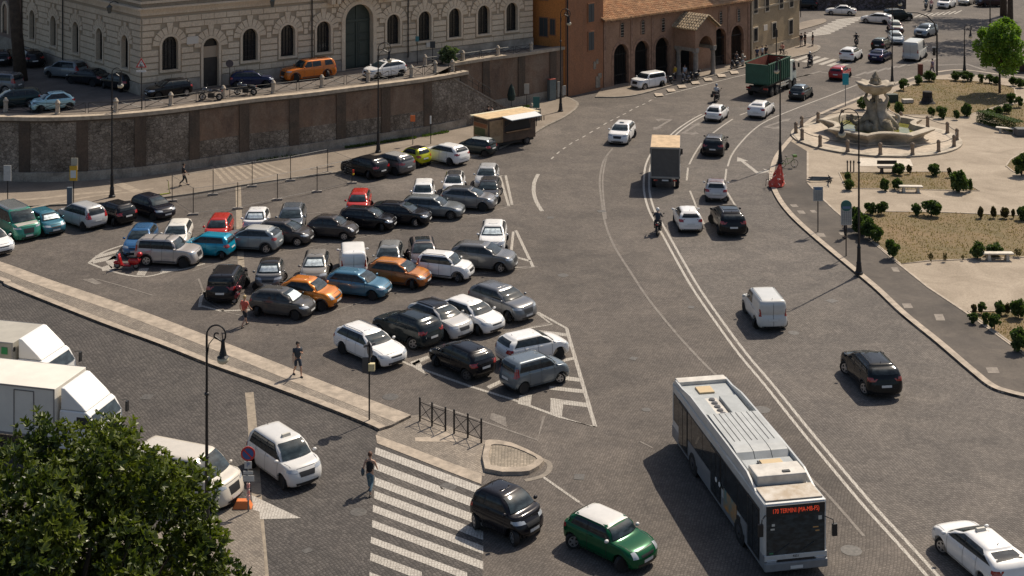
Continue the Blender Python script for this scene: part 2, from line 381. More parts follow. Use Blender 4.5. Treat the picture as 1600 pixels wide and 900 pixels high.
# travertine drain band crossing the square
mb = MB(); band = smooth(GP([(372, 290), (375, 380), (380, 470), (387, 585), (394, 660), (400, 760), (408, 860), (416, 960)]), 3)
band = [p for p in band]
mb2 = MB(); seg = [p for p in band if p.y > 85.3]; ribbon(mb2, seg, .42, .009)
seg = [p for p in band if p.y < 72.6]; ribbon(mb2, seg, .42, .009); o = mb2.build('drain_band', mat('drain band stone', (.27, .225, .17), .85, var=.3, vscale=3)); o['kind'] = 'structure'

# lower left: corner pavement beside the tree
sheet('pavement', GP([(405, 800), (412, 860), (420, 1000), (250, 1150), (-250, 1150), (-300, 960), (250, 830), (372, 790)]), .02, M['walk_cobble'])

# traffic island (kerbed, cobbled)
isl = smooth(GP([(757, 700), (764, 692), (800, 697), (846, 719), (848, 728), (835, 738), (815, 743), (757, 738)]), 2, True)
root = thing('traffic_island', G(800, 718), 0, 'low cobbled traffic island with pale kerb stones beside the black smart car', 'traffic island')
c0 = G(800, 718)
outer = [(p.x-c0.x, p.y-c0.y) for p in isl]; inner = [(x*.78, y*.70) for x, y in outer]
mb = MB(); n = len(outer); vs = [(x, y, 0) for x, y in outer]+[(x*.985, y*.985, .17) for x, y in outer]+[(x, y, .17) for x, y in inner]+[(x, y, .13) for x, y in inner]
fs = []
for k in range(n):
    q = (k+1) % n; fs += [(k, q, n+q, n+k), (n+k, n+q, 2*n+q, 2*n+k), (2*n+k, 2*n+q, 3*n+q, 3*n+k)]
mb.add(vs, fs).build('kerb_ring', M['kerb'], root)
MB().add([(x, y, .135) for x, y in inner], [tuple(range(n))]).build('cobble_top', cobbles('pale island cobbles', (.24, .21, .17), (.36, .31, .25), (.16, .14, .11), 7, 0, .1), root)
mb = MB(); ribbon(mb, smooth(GP([(835, 715), (856, 722), (858, 735), (845, 745), (820, 751)]), 4), .25, .012); o = mb.build('footway_band', M['kerb_dirty']); o['kind'] = 'structure'

# pavement under the retaining wall
WB_px = [(-60, 287), (0, 285), (60, 286), (110, 285), (175, 281), (250, 273), (330, 261), (400, 250), (480, 240), (565, 227), (620, 219), (680, 209), (730, 198)]
WB = smooth(GP(WB_px), 5)
WB2_px = [(700, 180), (760, 172), (815, 164), (845, 158), (884, 151)]
KL_px = [(-60, 332), (0, 327), (90, 322), (190, 317), (290, 306), (400, 288), (520, 272), (640, 258), (740, 247), (815, 218), (830, 213), (855, 198), (880, 186), (900, 172), (904, 163), (896, 157), (884, 152)]
KL = smooth(GP(KL_px), 5)
wk = GP([(-60, 240), (700, 160)]); 
sheet('footway', [G(-60, 270)]+GP([(300, 240), (560, 205), (720, 175), (830, 150), (884, 146)])+KL[::-1], .12, M['walk'])
mb = MB(); ribbon(mb, offset(KL, .12), .25, .13, .13); o = mb.build('kerb', M['kerb_dirty']); o['kind'] = 'structure'
# pale band on it
mb = MB(); ribbon(mb, smooth(GP([(-60, 318), (50, 314), (110, 307), (190, 300)]), 3), .5, .128); ribbon(mb, GP([(176, 285), (217, 303)]), .8, .1285)
for k in range(9): ribbon(mb, GP([(330+k*9, 262-k*1.2), (352+k*12, 288-k*2)]), .28, .127)
ribbon(mb, smooth(GP([(40, 329), (140, 310), (200, 303), (240, 297)]), 3), .35, .1275)
o = mb.build('footway_band', mat('worn paving band', (.29, .24, .185), .85, var=.25)); o['kind'] = 'structure'

# right-hand asphalt sidewalk, plaza and lawns
BL_px = [(1240, 214), (1262, 239), (1262, 288), (1282, 310), (1305, 332), (1335, 357), (1405, 416), (1450, 452), (1510, 492), (1600, 557), (1680, 612)]
BL = GP(BL_px)
sheet('pavement', KR + GP([(2600, 660), (2600, 100)]), .12, M['asphalt'])
mb = MB(); ribbon(mb, offset(KR, .2), .40, .128, .128); o = mb.build('kerb', M['kerb']); o['kind'] = 'structure'
sheet('plaza_ground', GP([(1236, 223), (1252, 208), (1279, 190), (1310, 173), (1356, 154), (1402, 135), (1452, 121), (1500, 116), (1640, 132), (2200, 150), (2200, 640)]) + BL[:0:-1], .126, M['plaza'])
mb = MB(); ribbon(mb, BL[1:], .16, .15, .1)
# lawn kerbs
plots = {
 'A': [(1311, 272), (1480, 271), (1530, 301), (1322, 297)],
 'B': [(1337, 357), (1352, 333), (1480, 335), (1600, 340), (1760, 343), (1800, 404), (1600, 405), (1450, 411), (1407, 416)],
 'C': [(1512, 490), (1600, 490), (1800, 492), (1850, 720), (1680, 610), (1600, 555)],
 'D': [(1384, 164), (1396, 146), (1437, 131), (1462, 126), (1525, 129), (1578, 137), (1586, 147), (1582, 160), (1512, 182), (1494, 187), (1450, 182), (1400, 180)],
 'E': [(1540, 178), (1585, 165), (1700, 150), (1760, 175), (1640, 208), (1583, 205)],
 'F': [(1572, 262), (1620, 232), (1700, 220), (1760, 262), (1640, 282)]}
gk = [] 
for k, px in plots.items():
    P = GP(px)
    if k in 'DEF': P = smooth(P, 3, True)
    sheet('lawn', P, .132, M['grass'])
    ribbon(mb, P+[P[0]], .12, .17, .06)
o = mb.build('kerb', M['kerb']); o['kind'] = 'structure'
# slab cover beside fountain, small paving patches
mb = MB()
for px in ([(1340, 249), (1422, 251), (1427, 262), (1344, 262)], ): mb.add([p+Vector((0, 0, .14)) for p in GP(px)], [(0, 1, 2, 3)])
o = mb.build('plaza_slab', mat('pale slab', (.52, .46, .38), .8, var=.15)); o['kind'] = 'structure'
mb = MB()
for (x, y, w_, h_) in ((1417, 481, 16, 7), (1467, 499, 16, 10), (1550, 582, 20, 9), (1240, 324, 12, 4), (1251, 334, 12, 5), (1282, 370, 14, 6), (1315, 368, 10, 4), (1270, 333, 10, 4), (1398, 424, 12, 7)):
    mb.add([p+Vector((0, 0, .125)) for p in GP([(x-w_/2, y-h_/2), (x+w_/2-2, y-h_/2), (x+w_/2+2, y+h_/2), (x-w_/2+4, y+h_/2)])], [(0, 1, 2, 3)])
o = mb.build('manhole_cover', mat('worn inspection cover', (.21, .18, .15), .8, var=.3)); o['kind'] = 'structure'

mb = MB(); rq = random.Random(17)
for (x, y) in ((905, 745), (990, 560), (880, 430), (1010, 640), (700, 760), (1240, 520), (1300, 470), (1190, 640), (940, 330), (860, 340), (1080, 480), (560, 800), (480, 860), (1330, 860), (230, 620), (270, 520), (520, 640), (610, 620)):
    c = G(x, y, .010); w_ = rq.uniform(.22, .42)
    if rq.random() < .5: mb.lathe([(w_, .0), (w_*.98, .003)], c, 16)
    else: mb.box(c.x, c.y, .0115, w_*1.6, w_*1.4, .003, rq.uniform(0, 1.5))
o = mb.build('manhole_cover', mat('iron inspection cover', (.095, .088, .08), .6, .2, var=.4, vscale=8)); o['kind'] = 'structure'
# church and corner pavements
mb = MB()
CK = smooth(GP([(930, 152), (985, 150), (1050, 133), (1110, 119), (1160, 106), (1200, 99), (1245, 88), (1270, 82), (1278, 76), (1276, 72), (1262, 70), (1240, 62)]), 5)
sheet('footway', CK[::-1] + GP([(930, 150), (990, 115), (1165, 70), (1245, 50)]), .10, M['walk']) if False else sheet('footway', GP([(940, 139)])+CK+GP([(1240, 55), (1165, 80)]), .10, M['walk'])
ribbon(mb, offset(CK, -.15), .3, .108, .1); o = mb.build('kerb', M['kerb_dirty']); o['kind'] = 'structure'
mb = MB()
for x, y in ((1029, 150), (1048, 143), (1065, 137), (1086, 131), (1106, 126), (1127, 120), (1147, 115)):
    mb.add([p+Vector((0, 0, .112)) for p in GP([(x-7, y-3), (x+5, y-3), (x+8, y+1), (x-4, y+2)])], [(0, 1, 2, 3)])
o = mb.build('paving_square', M['kerb']); o['kind'] = 'structure'
sheet('footway', smooth(GP([(1235, 42), (1262, 33), (1287, 30), (1290, 35), (1270, 42), (1240, 50), (1200, 60)]), 3, True), .09, M['walk'])
sheet('footway', GP([(1370, 28), (1440, 8), (1600, -40), (1200, -40), (1100, 10), (1250, 12)]), .09, M['walk']) if False else None

# ---------------------------------------------------------------- painted markings
mk = MB(); mf = MB(); mfr = MB()
Z1 = .009
def line(mb_, px, wd, z=Z1, sm=0):
    P = GP(px); P = smooth(P, sm) if sm else P; ribbon(mb_, P, wd, z)
def quad(mb_, px, z=Z1): mb_.add([(p.x, p.y, z) for p in GP(px)], [tuple(range(len(px)))])
ribbon(mfr, offset(DBL[6:], .21), .16, Z1); ribbon(mfr, offset(DBL[6:], -.21), .16, Z1)
# lane dashes and arcs
line(mk, [(1100, 225), (1086, 245), (1080, 260)], .15, sm=4) if False else None
for seg in ([(1172, 174), (1156, 180)], [(1145, 186), (1130, 196), (1114, 208)], [(1096, 224), (1084, 243), (1077, 257)], [(1075, 262), (1073, 282)], [(1078, 298), (1084, 313), (1089, 326)], [(1092, 334), (1100, 350)],
            [(1362, 124), (1330, 136), (1300, 148), (1250, 167), (1200, 188), (1175, 205), (1155, 226), (1143, 243), (1137, 260)], [(1135, 264), (1133, 282)], [(1136, 300), (1143, 312), (1151, 324)]):
    line(mk, seg, .15, sm=4)
for seg in ([(920, 186), (916, 190)], [(905, 193), (895, 197)]): pass
dash = [(1028, 150), (1018, 156), (1008, 162), (998, 166), (988, 171), (978, 177), (968, 182), (958, 187), (948, 192), (937, 199), (926, 205), (915, 212), (904, 218), (894, 223), (884, 230), (874, 237), (865, 245), (857, 253)]
D_ = GP(dash)
for i in range(0, len(D_)-1, 1):
    a, b = D_[i], D_[i+1]; ribbon(mk, [a, a.lerp(b, .45)], .14, Z1)
line(mk, [(1040, 148), (1080, 138), (1130, 125), (1175, 114)], .14, sm=3)
line(mk, [(841, 272), (835, 285), (834, 300), (838, 315), (847, 330)], .3, sm=4)
line(mf, [(957, 232), (945, 248), (940, 262), (937, 285), (940, 315), (946, 350), (960, 385), (985, 425), (1015, 470), (1060, 525), (1100, 568), (1125, 592)], .16, sm=5)
line(mf, [(948, 245), (942, 275), (943, 310), (947, 342)], .13, sm=4)
line(mf, [(1180, 655), (1230, 712), (1290, 770), (1350, 838)], .14, sm=4)
line(mf, [(1020, 700), (1000, 690)], .1)
# turn arrows
def arrow(cx, cy, ang, sc=1.0, turn=0, m_=None):
    c = G(cx, cy); ca, sa = math.cos(R(ang)), math.sin(R(ang))
    def q(P): (m_ or mk).add([(c.x+x*ca*sc-y*sa*sc, c.y+x*sa*sc+y*ca*sc, Z1) for x, y in P], [tuple(range(len(P)))])
    q([(-2.6, -.15), (1.2, -.15), (1.2, .15), (-2.6, .15)]); q([(1.2, -.45), (2.6, 0), (1.2, .45)])
    if turn: q([(-2.6, -.15*turn), (-2.3, -.8*turn), (-1.8, -.8*turn), (-2.1, -.15*turn)]); q([(-2.9, -.8*turn), (-1.2, -.8*turn), (-2.05, -1.4*turn)])
arrow(1168, 258, 98, 1.1, 1); arrow(1035, 195, 245, 1.0, 1, mf); arrow(1080, 200, 65, 1.0, 1, mf); arrow(1215, 192, 50, 1, 1, mf); arrow(1250, 120, 45, 1, 1, mf)
# zebra crossing in front
zl = [(587, 699, 586, 710), (586, 722, 585, 734), (586, 746, 585, 758), (585, 767, 584, 779), (583, 789, 582, 800), (582, 813, 581, 824), (580, 839, 579, 849), (579, 864, 578, 876), (577, 894, 577, 908)]
for i, (x0, y0, x1, y1) in enumerate(zl):
    L_ = (170, 168, 170, 170, 172, 173, 150, 80, 70)[i]; sl_ = .375
    P = [(x0, y0), (x0+L_, y0+L_*sl_), (x0+L_, y0+L_*sl_+(y1-y0)*1.15), (x1, y1)]
    quad(mfr if i < 7 else mk, P, .013)
# white wedge left
quad(mfr, [(393, 774), (470, 810), (398, 812)], .014)
# hatched marking round the cars bottom centre
line(mk, [(840, 488), (885, 513), (930, 667), (875, 652), (800, 624), (735, 604), (640, 570), (625, 563)], .2, sm=0)
line(mk, [(815, 515), (862, 507), (840, 490)], .15)
for P in ([(834, 515), (885, 521), (886, 526), (842, 520)], [(838, 530), (893, 537), (895, 542), (840, 536)], [(885, 560), (901, 557), (902, 561), (870, 568)], [(862, 585), (907, 591), (908, 597), (864, 592)], [(858, 603), (914, 609), (915, 615), (858, 609)],
          [(860, 622), (918, 630), (920, 637), (880, 632), (878, 651), (860, 645)], [(812, 618), (831, 617), (829, 636), (809, 631)], [(760, 604), (790, 590), (795, 593), (765, 608)], [(640, 566), (668, 556), (672, 560), (648, 572)], [(640, 570), (655, 562), (665, 585), (652, 578)]):
    quad(mk, P, .0085)
# hatched marking left end
line(mk, [(139, 411), (160, 395), (190, 384), (215, 378)], .2, sm=3); line(mk, [(139, 411), (165, 421), (200, 430), (230, 432), (262, 425), (290, 420), (320, 412)], .2, sm=3)
for P in ([(148, 400), (185, 390), (188, 394), (150, 404)], [(143, 407), (180, 399), (183, 404), (146, 412)], [(165, 409), (180, 398), (190, 402), (174, 420)], [(218, 420), (233, 419), (226, 431), (213, 430)], [(252, 420), (280, 420), (262, 426), (250, 427)], [(158, 418), (170, 414), (180, 420), (160, 424)]):
    quad(mk, P, .0085)
line(mf, [(150, 436), (190, 447), (240, 462)], .12); quad(mf, [(128, 437), (145, 435), (160, 443), (150, 445)])
# bay lines
for seg in ([(-10, 395), (50, 375), (120, 366), (200, 352), (240, 347)], [(300, 424), (340, 412), (420, 398), (560, 372), (640, 355), (760, 335)], [(560, 462), (620, 448), (700, 435), (840, 417)], [(0, 390), (25, 380)],
            [(490, 497), (600, 460), (700, 436), (760, 425)], [(640, 350), (700, 343), (770, 330), (798, 322)], [(560, 295), (640, 282)], [(430, 340), (520, 330), (600, 318), (690, 303)], [(320, 470), (350, 487), (395, 497)],
            [(650, 570), (690, 552), (740, 540)], [(745, 533), (800, 517), (860, 505)], [(310, 435), (320, 462), (345, 480)]):
    line(mf, seg, .13)
line(mk, [(781, 275), (795, 322), (768, 318)], .2); line(mk, [(781, 275), (790, 274), (800, 320)], .2)
line(mk, [(806, 360), (833, 417), (800, 418)], .2); line(mk, [(800, 400), (828, 408)], .3); line(mk, [(802, 362), (799, 392)], .18)
line(mk, [(312, 480), (318, 458), (342, 448)], .2, sm=3); line(mk, [(315, 478), (345, 486), (400, 484)], .2)
quad(mf, [(768, 645), (790, 652), (792, 668), (765, 655)]); line(mf, [(670, 630), (730, 650), (840, 688), (850, 650)], .14)
line(mk, [(848, 745), (905, 785)], .14); line(mf, [(905, 785), (960, 830)], .12)
# far crossings and stop lines
for k in range(6):
    x = 1255+k*13; y = 88+k*2.1
    quad(mk, [(x-16, y+6), (x-9, y+7.5), (x+15, y-1), (x+8, y-2.3)])
for k in range(10):
    x0 = 1249+k*6.2; y0 = 57-k*2.9
    quad(mk, [(x0, y0), (x0+48, y0-5.5), (x0+50, y0-4.1), (x0+2, y0+1.4)])
for k in range(8): quad(mk, [(1427+k*9, 27-k*.8), (1438+k*9, 22-k*.8), (1441+k*9, 22-k*.8), (1430+k*9, 27.4-k*.8)])
for k in range(8): quad(mf, [(1335+k*16, 118-k*3.2), (1352+k*16, 112-k*3.2), (1357+k*16, 113-k*3.2), (1340+k*16, 119-k*3.2)])
line(mk, [(1215, 125), (1280, 112), (1380, 130)], .5) if False else line(mf, [(1240, 123), (1280, 112), (1345, 122)], .5)
line(mf, [(1465, 102), (1510, 100), (1540, 110)], .5)
for mb_, nm, mm in ((mk, 'road_marking', 'paint'), (mf, 'road_marking', 'paint_faint'), (mfr, 'road_marking', 'paint_fresh')):
    o = mb_.build(nm, M[mm]); o['kind'] = 'structure'

# ================================================================ TERRACE with retaining wall
ZT = 5.1
def FacadeAxes(p0, p1):
    e = Vector((p1[0]-p0[0], p1[1]-p0[1], 0)); L = e.length; e.normalize(); n = Vector((e.y, -e.x, 0)); return e, n, L
class Facade:
    def __init__(s, p0, p1, z0=0):
        s.o = Vector((p0[0], p0[1], z0)); s.e, s.n, s.L = FacadeAxes(p0, p1)
    def p(s, u, z, d=0): return s.e*u+s.n*d+Vector((0, 0, z))      # local coordinates of the building root
    def px(s, x, y):                                              # (u, z) of a photo pixel on the facade plane
        d = Vector(((x-800)/FPX, 1, -(y+279)/FPX)); o = Vector((0, 0, HC))
        t = (s.o-o).dot(s.n)/d.dot(s.n); q = o+d*t-s.o; return q.dot(s.e), q.z
tpoly = [p.copy() for p in WB]
back = GP([(740, 140), (884, 128)])
wall2 = smooth(GP([(700, 184), (760, 172.5), (815, 164), (845, 158), (884, 151)]), 3)
a_ = offset(WB, .35)
ter = a_[:-6] + [w+Vector((.0, .5, 0)) for w in wall2[1:]] + [Vector((30, 230, 0)), Vector((-120, 230, 0)), Vector((-120, 112, 0))]
mb = MB(); mb.add([(p.x, p.y, ZT) for p in ter], [tuple(range(len(ter)))]); o = mb.build('terrace_ground', mat('terrace paving', (.12, .10, .085), .9, var=.3, vscale=.6)); o['kind'] = 'structure'
mb = MB(); ribbon(mb, offset(WB, 1.15)[3:-8], 1.6, ZT+.012); ribbon(mb, [FR_b+Vector((0, 0, 0)) for FR_b in (G(221, 151, ZT)+Vector((.6, -1.1, 0)), G(832, 75, ZT)+Vector((0, -1.2, 0)))], 1.7, ZT+.01); o = mb.build('footway', M['walk']); o['kind'] = 'structure'
def wall_thing(line_, z1, label, cap=True, stairs=None):
    c = line_[len(line_)//2].copy(); root = thing('retaining_wall', (c.x, c.y, 0), 0, label, 'wall')
    Lc = [Vector((p.x-c.x, p.y-c.y, 0)) for p in line_]
    def band(mb_, d0, d1, z0, z1_, i0=0, i1=None):
        seg = Lc[i0:i1]; A = offset(seg, -d0); B = offset(seg, -d1); n = len(seg)
        vs = [(p.x, p.y, z0) for p in A]+[(p.x, p.y, z1_) for p in A]+[(p.x, p.y, z0) for p in B]+[(p.x, p.y, z1_) for p in B]; fs = []
        for i in range(n-1):
            fs += [(i, n+i, n+i+1, i+1), (2*n+i, 2*n+i+1, 3*n+i+1, 3*n+i), (n+i, 3*n+i, 3*n+i+1, n+i+1), (i, i+1, 2*n+i+1, 2*n+i)]
        fs += [(0, 2*n, 3*n, n), (n-1, 2*n-1, 4*n-1, 3*n-1)]
        mb_.add(vs, fs)
    return root, Lc, band
# resample the front wall evenly
def resample(L_, step):
    out = [L_[0].copy()]; acc = 0
    for i in range(1, len(L_)):
        a, b = L_[i-1], L_[i]; d = (b-a).length; t = step-acc
        while t <= d: out.append(a.lerp(b, t/d)); t += step
        acc = d-(t-step)
    out.append(L_[-1].copy()); return out
WR = resample(WB, .9)
root, Lc, band = wall_thing(WR, 5.0, 'long high retaining wall of grey rubble and brown stained brick bays below the terrace')
n = len(WR)
rub = MB(); bri = MB(); pil = MB(); pli = MB(); cap = MB(); jn = MB()
i = 0; bay = 0
while i < n-1:
    j = min(i+1, n-1)
    band(pil, .10, -.35, 0, ZT-.28, i, j+1)
    if j >= n-1: break
    k = min(j+4, n-1)
    cx = (WR[j].x+WR[k].x)/2; Dy = (WR[j].y+WR[k].y)/2; px_ = 800+cx*FPX/Dy
    if px_ < 300 or px_ > 640: band(rub, 0, -.35, 0, ZT-.28, j, k+1)
    else: band(rub, .0, -.35, 0, 2.3, j, k+1); band(bri, 0, -.35, 2.3, ZT-.28, j, k+1)
    i = k
band(pli, .16, .0, 0, .85); band(cap, .22, -.5, ZT-.14, ZT+.16); band(jn, .12, -.35, ZT-.28, ZT-.14)
rub.build('rubble_bay', M['rubble'], root); bri.build('brick_bay', M['brick_stain'], root); pil.build('pilaster', M['pilaster'], root)
pli.build('plinth', M['plinth'], root); cap.build('coping', mat('pale coping stone', (.40, .33, .25), .85, var=.3, vscale=2), root); jn.build('string_course', M['pilaster'], root)  # coping has its own pale stone colour with random variation
# upper wall behind the stair
W2 = resample([Vector((p.x, p.y, 0)) for p in wall2], .9)
root, Lc, band = wall_thing(W2, 5.0, 'brown stained retaining wall behind the stair, running to the lamp at its right end')
n = len(W2); bri = MB(); pil = MB(); pli = MB(); cap = MB(); i = 0
while i < n-1:
    j = min(i+1, n-1); band(pil, .10, -.5, 0, ZT-.14, i, j+1)
    if j >= n-1: break
    k = min(j+4, n-1); band(bri, 0, -.5, 0, ZT-.14, j, k+1); i = k
band(pli, .14, 0, 0, .9); band(cap, .2, -.6, ZT-.14, ZT+.16)
bri.build('brick_bay', M['brick_stain'], root); pil.build('pilaster', M['pilaster'], root); pli.build('plinth', M['plinth'], root); cap.build('coping', mat('pale coping stone', (.40, .33, .25)), root)
e_ = W2[-1]
mb = MB(); a = W2[-1]-root.location; mb.add([(a.x+.1, a.y, 0), (a.x+.1, a.y+9, 0), (a.x+.1, a.y+9, ZT-.1), (a.x+.1, a.y, ZT-.1), (a.x-.3, a.y, 0), (a.x-.3, a.y+9, 0), (a.x-.3, a.y+9, ZT-.1), (a.x-.3, a.y, ZT-.1)],
   [(0, 1, 2, 3), (4, 7, 6, 5), (3, 2, 6, 7), (0, 3, 7, 4), (1, 5, 6, 2)]); mb.build('end_wall', M['pilaster'], root)
# the stair between the two: triangular rubble flank and steps behind it
s0 = WB[-4].copy(); s1 = G(806, 184)      # top (left) and foot (right)
root = thing('stair', (s0.x, s0.y, 0), 0, 'stone stair descending to the right behind a sloping rubble wall, with a thin rail', 'stair')
d = s1-s0; d.z = 0; L_ = d.length; e = d.normalized(); nn = Vector((-e.y, e.x, 0)); N_ = 26
mb = MB()
mb.add([Vector((0, 0, 0)), e*L_, e*L_+Vector((0, 0, .35)), Vector((0, 0, ZT)), nn*.35, e*L_+nn*.35, e*L_+nn*.35+Vector((0, 0, .35)), nn*.35+Vector((0, 0, ZT))],
       [(0, 1, 2, 3), (4, 7, 6, 5), (3, 2, 6, 7), (1, 5, 6, 2), (0, 3, 7, 4)]); mb.build('flank_wall', M['rubble'], root)
mb = MB()
for k in range(N_):
    u0 = L_*k/N_; z_ = ZT*(1-k/N_)-.15; a = e*u0+nn*.37; b = e*(u0+L_/N_)+nn*.37; c = b+nn*2.6; dd = a+nn*2.6
    mb.prism([(a.x, a.y), (b.x, b.y), (c.x, c.y), (dd.x, dd.y)], 0, max(.1, z_))
mb.build('step', M['kerb_dirty'], root)
mb = MB(); mb.add([e*-.3-nn*.06+Vector((0, 0, ZT+.02)), e*L_-nn*.06+Vector((0, 0, .37)), e*L_-nn*.06+Vector((0, 0, .55)), e*-.3-nn*.06+Vector((0, 0, ZT+.18)),
   e*-.3+nn*.45+Vector((0, 0, ZT+.02)), e*L_+nn*.45+Vector((0, 0, .37)), e*L_+nn*.45+Vector((0, 0, .55)), e*-.3+nn*.45+Vector((0, 0, ZT+.18))],
   [(0, 1, 2, 3), (4, 7, 6, 5), (3, 2, 6, 7), (1, 5, 6, 2), (0, 3, 7, 4), (0, 4, 5, 1)]); mb.build('sloping_coping', M['kerb_dirty'], root)
mb = MB()
for q in (.55, .95): mb.tube([nn*.2+Vector((0, 0, ZT+.15+q)), e*L_*.62+nn*.2+Vector((0, 0, ZT*.38+.3+q))], .025, 5)
for k in range(8): a = e*L_*.62*k/7+nn*.2+Vector((0, 0, ZT*(1-.62*k/7)+.15)); mb.tube([a, a+Vector((0, 0, .95))], .022, 5)
mb.build('rail', M['iron'], root)
# ================================================================ BUILDINGS
def arch_poly(u, z0, wd, zt, n=12):
    """outline of a round-headed opening: centre u, sill z0, width, crown height zt"""
    r = wd/2; zs = zt-r
    return [(u-r, z0), (u+r, z0), (u+r, zs)]+[(u+r*math.cos(math.pi*k/n), zs+r*math.sin(math.pi*k/n)) for k in range(1, n)]+[(u-r, zs)]
def ring_poly(mb, F, u, z0, wd, zt, t, d0, d1, n=12):
    """moulded frame of thickness t around a round-headed opening"""
    def outl(r):
        zs = zt-wd/2; return [(u+r, z0)]+[(u+r*math.cos(math.pi*k/n), zs+r*math.sin(math.pi*k/n)) for k in range(n+1)]+[(u-r, z0)]
    A = outl(wd/2); B = outl(wd/2+t); m = len(A)
    vs = [F.p(*q, d0) for q in A]+[F.p(*q, d1) for q in A]+[F.p(*q, d0) for q in B]+[F.p(*q, d1) for q in B]; fs = []
    for i in range(m-1):
        fs += [(i, i+1, m+i+1, m+i), (2*m+i, 3*m+i, 3*m+i+1, 2*m+i+1), (m+i, m+i+1, 3*m+i+1, 3*m+i)]
    fs += [(0, m, 3*m, 2*m), (m-1, 3*m-1, 4*m-1, 2*m-1)]
    mb.add(vs, fs)
def voussoirs(mb, F, u, wd, zt, t, R_, d0, d1, n=9, gap=.03):
    zs = zt-wd/2; r0 = wd/2+t+.04
    for k in range(n):
        a0 = math.pi*k/n+gap/r0/2; a1 = math.pi*(k+1)/n-gap/r0/2
        am = (a0+a1)/2; rr = R_*(1.22 if k == n//2 else 1.0)
        mb.vprism([(u+r0*math.cos(a0), zs+r0*math.sin(a0)), (u+rr*math.cos(a0+.01), zs+rr*math.sin(a0+.01)), (u+rr*math.cos(a1-.01), zs+rr*math.sin(a1-.01)), (u+r0*math.cos(a1), zs+r0*math.sin(a1))], F, d0, d1)
def wall_with_holes(mb, F, u0, u1, z0, z1, ops, d=0.0):
    """wall sheet with round-headed holes (columns of quads between opening edges)"""
    ops = sorted(ops, key=lambda o: o[0]); cur = u0
    def q(a, b, c, e):
        if b-a > 1e-3 and e-c > 1e-3: mb.add([F.p(a, c, d), F.p(b, c, d), F.p(b, e, d), F.p(a, e, d)], [(0, 1, 2, 3)])
    for (u, s, wd, zt, rnd_) in ops:
        a, b = u-wd/2, u+wd/2; q(cur, a, z0, z1); q(a, b, z0, s)
        if rnd_:
            n = 12; r = wd/2; zs = zt-r
            pts = [(u+r*math.cos(math.pi-math.pi*k/n), zs+r*math.sin(math.pi*k/n)) for k in range(n+1)]
            for k in range(n):
                (x0, y0), (x1, y1) = pts[k], pts[k+1]
                mb.add([F.p(x0, y0, d), F.p(x1, y1, d), F.p(x1, z1, d), F.p(x0, z1, d)], [(0, 1, 2, 3)])
        else: q(a, b, zt, z1)
        cur = b
    q(cur, u1, z0, z1)
def rustic(mb, F, u0, u1, z0, z1, ops, ch=.56, bl=1.25, seed=1, depth=.09):
    rnd = random.Random(seed); rows = int((z1-z0)/ch)
    for r in range(rows):
        za = z0+r*ch+.045; zb = z0+(r+1)*ch-.045; zm = (za+zb)/2
        blocked = []
        for (u, s, wd, zt, R_) in ops:
            zs = zt-wd/2
            hw = wd/2+.30
            if zb > s-.12 and za < zs: blocked.append((u-hw, u+hw))
            if zb > zs:
                dz = max(0, za-zs)
                if dz < R_: blocked.append((u-math.sqrt(R_*R_-dz*dz)-.03, u+math.sqrt(R_*R_-dz*dz)+.03))
        blocked.sort(); spans = []; c = u0
        for a, b in blocked:
            if a > c: spans.append((c, a))
            c = max(c, b)
        if c < u1: spans.append((c, u1))
        for a, b in spans:
            L_ = b-a
            if L_ < .12: continue
            k = max(1, round(L_/bl)); off = (.5 if r % 2 else 0) if k > 1 else 0
            cuts = [a]+[a+L_*(i+off)/k for i in range(0 if off else 1, k)]+[b]
            for x0, x1 in zip(cuts, cuts[1:]):
                if x1-x0 < .1: continue
                dd = depth+rnd.uniform(-.012, .02); g = .010
                mb.add([F.p(x0+g, za, 0), F.p(x1-g, za, 0), F.p(x1-g, zb, 0), F.p(x0+g, zb, 0), F.p(x0+.022, za+.015, dd), F.p(x1-.022, za+.015, dd), F.p(x1-.022, zb-.015, dd), F.p(x0+.022, zb-.015, dd)],
                       [(4, 5, 6, 7), (0, 1, 5, 4), (1, 2, 6, 5), (2, 3, 7, 6), (3, 0, 4, 7)])

P0 = G(221, 149, ZT); P1 = G(832, 73, ZT)
FR = Facade(P0, P1, ZT)
dirL = Vector((math.cos(R(130)), math.sin(R(130)), 0))
PL = P0+dirL*46
FL = Facade(PL, P0, ZT)      # left facade, u runs towards the corner
FL.o = Vector((P0.x, P0.y, ZT)); FL.L = 46
FL.e = (P0-PL); FL.e.z = 0; FL.e.normalize(); FL.n = Vector((FL.e.y, -FL.e.x, 0))
root = thing('palazzo', (P0.x, P0.y, ZT), 0, 'large travertine palazzo with rusticated blocks, round-headed windows and tall green door', 'building')
HB = 15.0; ZC = 6.95
opsR = []
for x, yt, yb in ((265, 53, 105), (390, 42, 91), (449, 37, 85), (505, 31, 78), (614, 21, 66), (663, 16, 61), (710, 12, 56), (755, 8, 50), (799, 4, 46)):
    u, z = FR.px(x, (yt+yb)/2); opsR.append([u, 1.95, 1.5, 4.85, 1.65])
dU, _ = FR.px(329, 100); doorR = [dU, 0.05, 1.5, 4.35, 1.65]
bU, _ = FR.px(560, 60); big = [bU, .05, 3.1, 6.15, 2.63]
opsL = []
for x, y in ((197, 78), (157, 68), (120, 58), (85, 51), (52, 44), (22, 38)):
    u, z = FL.px(x, y); opsL.append([u, 1.95, 1.35, 4.85, 1.53])
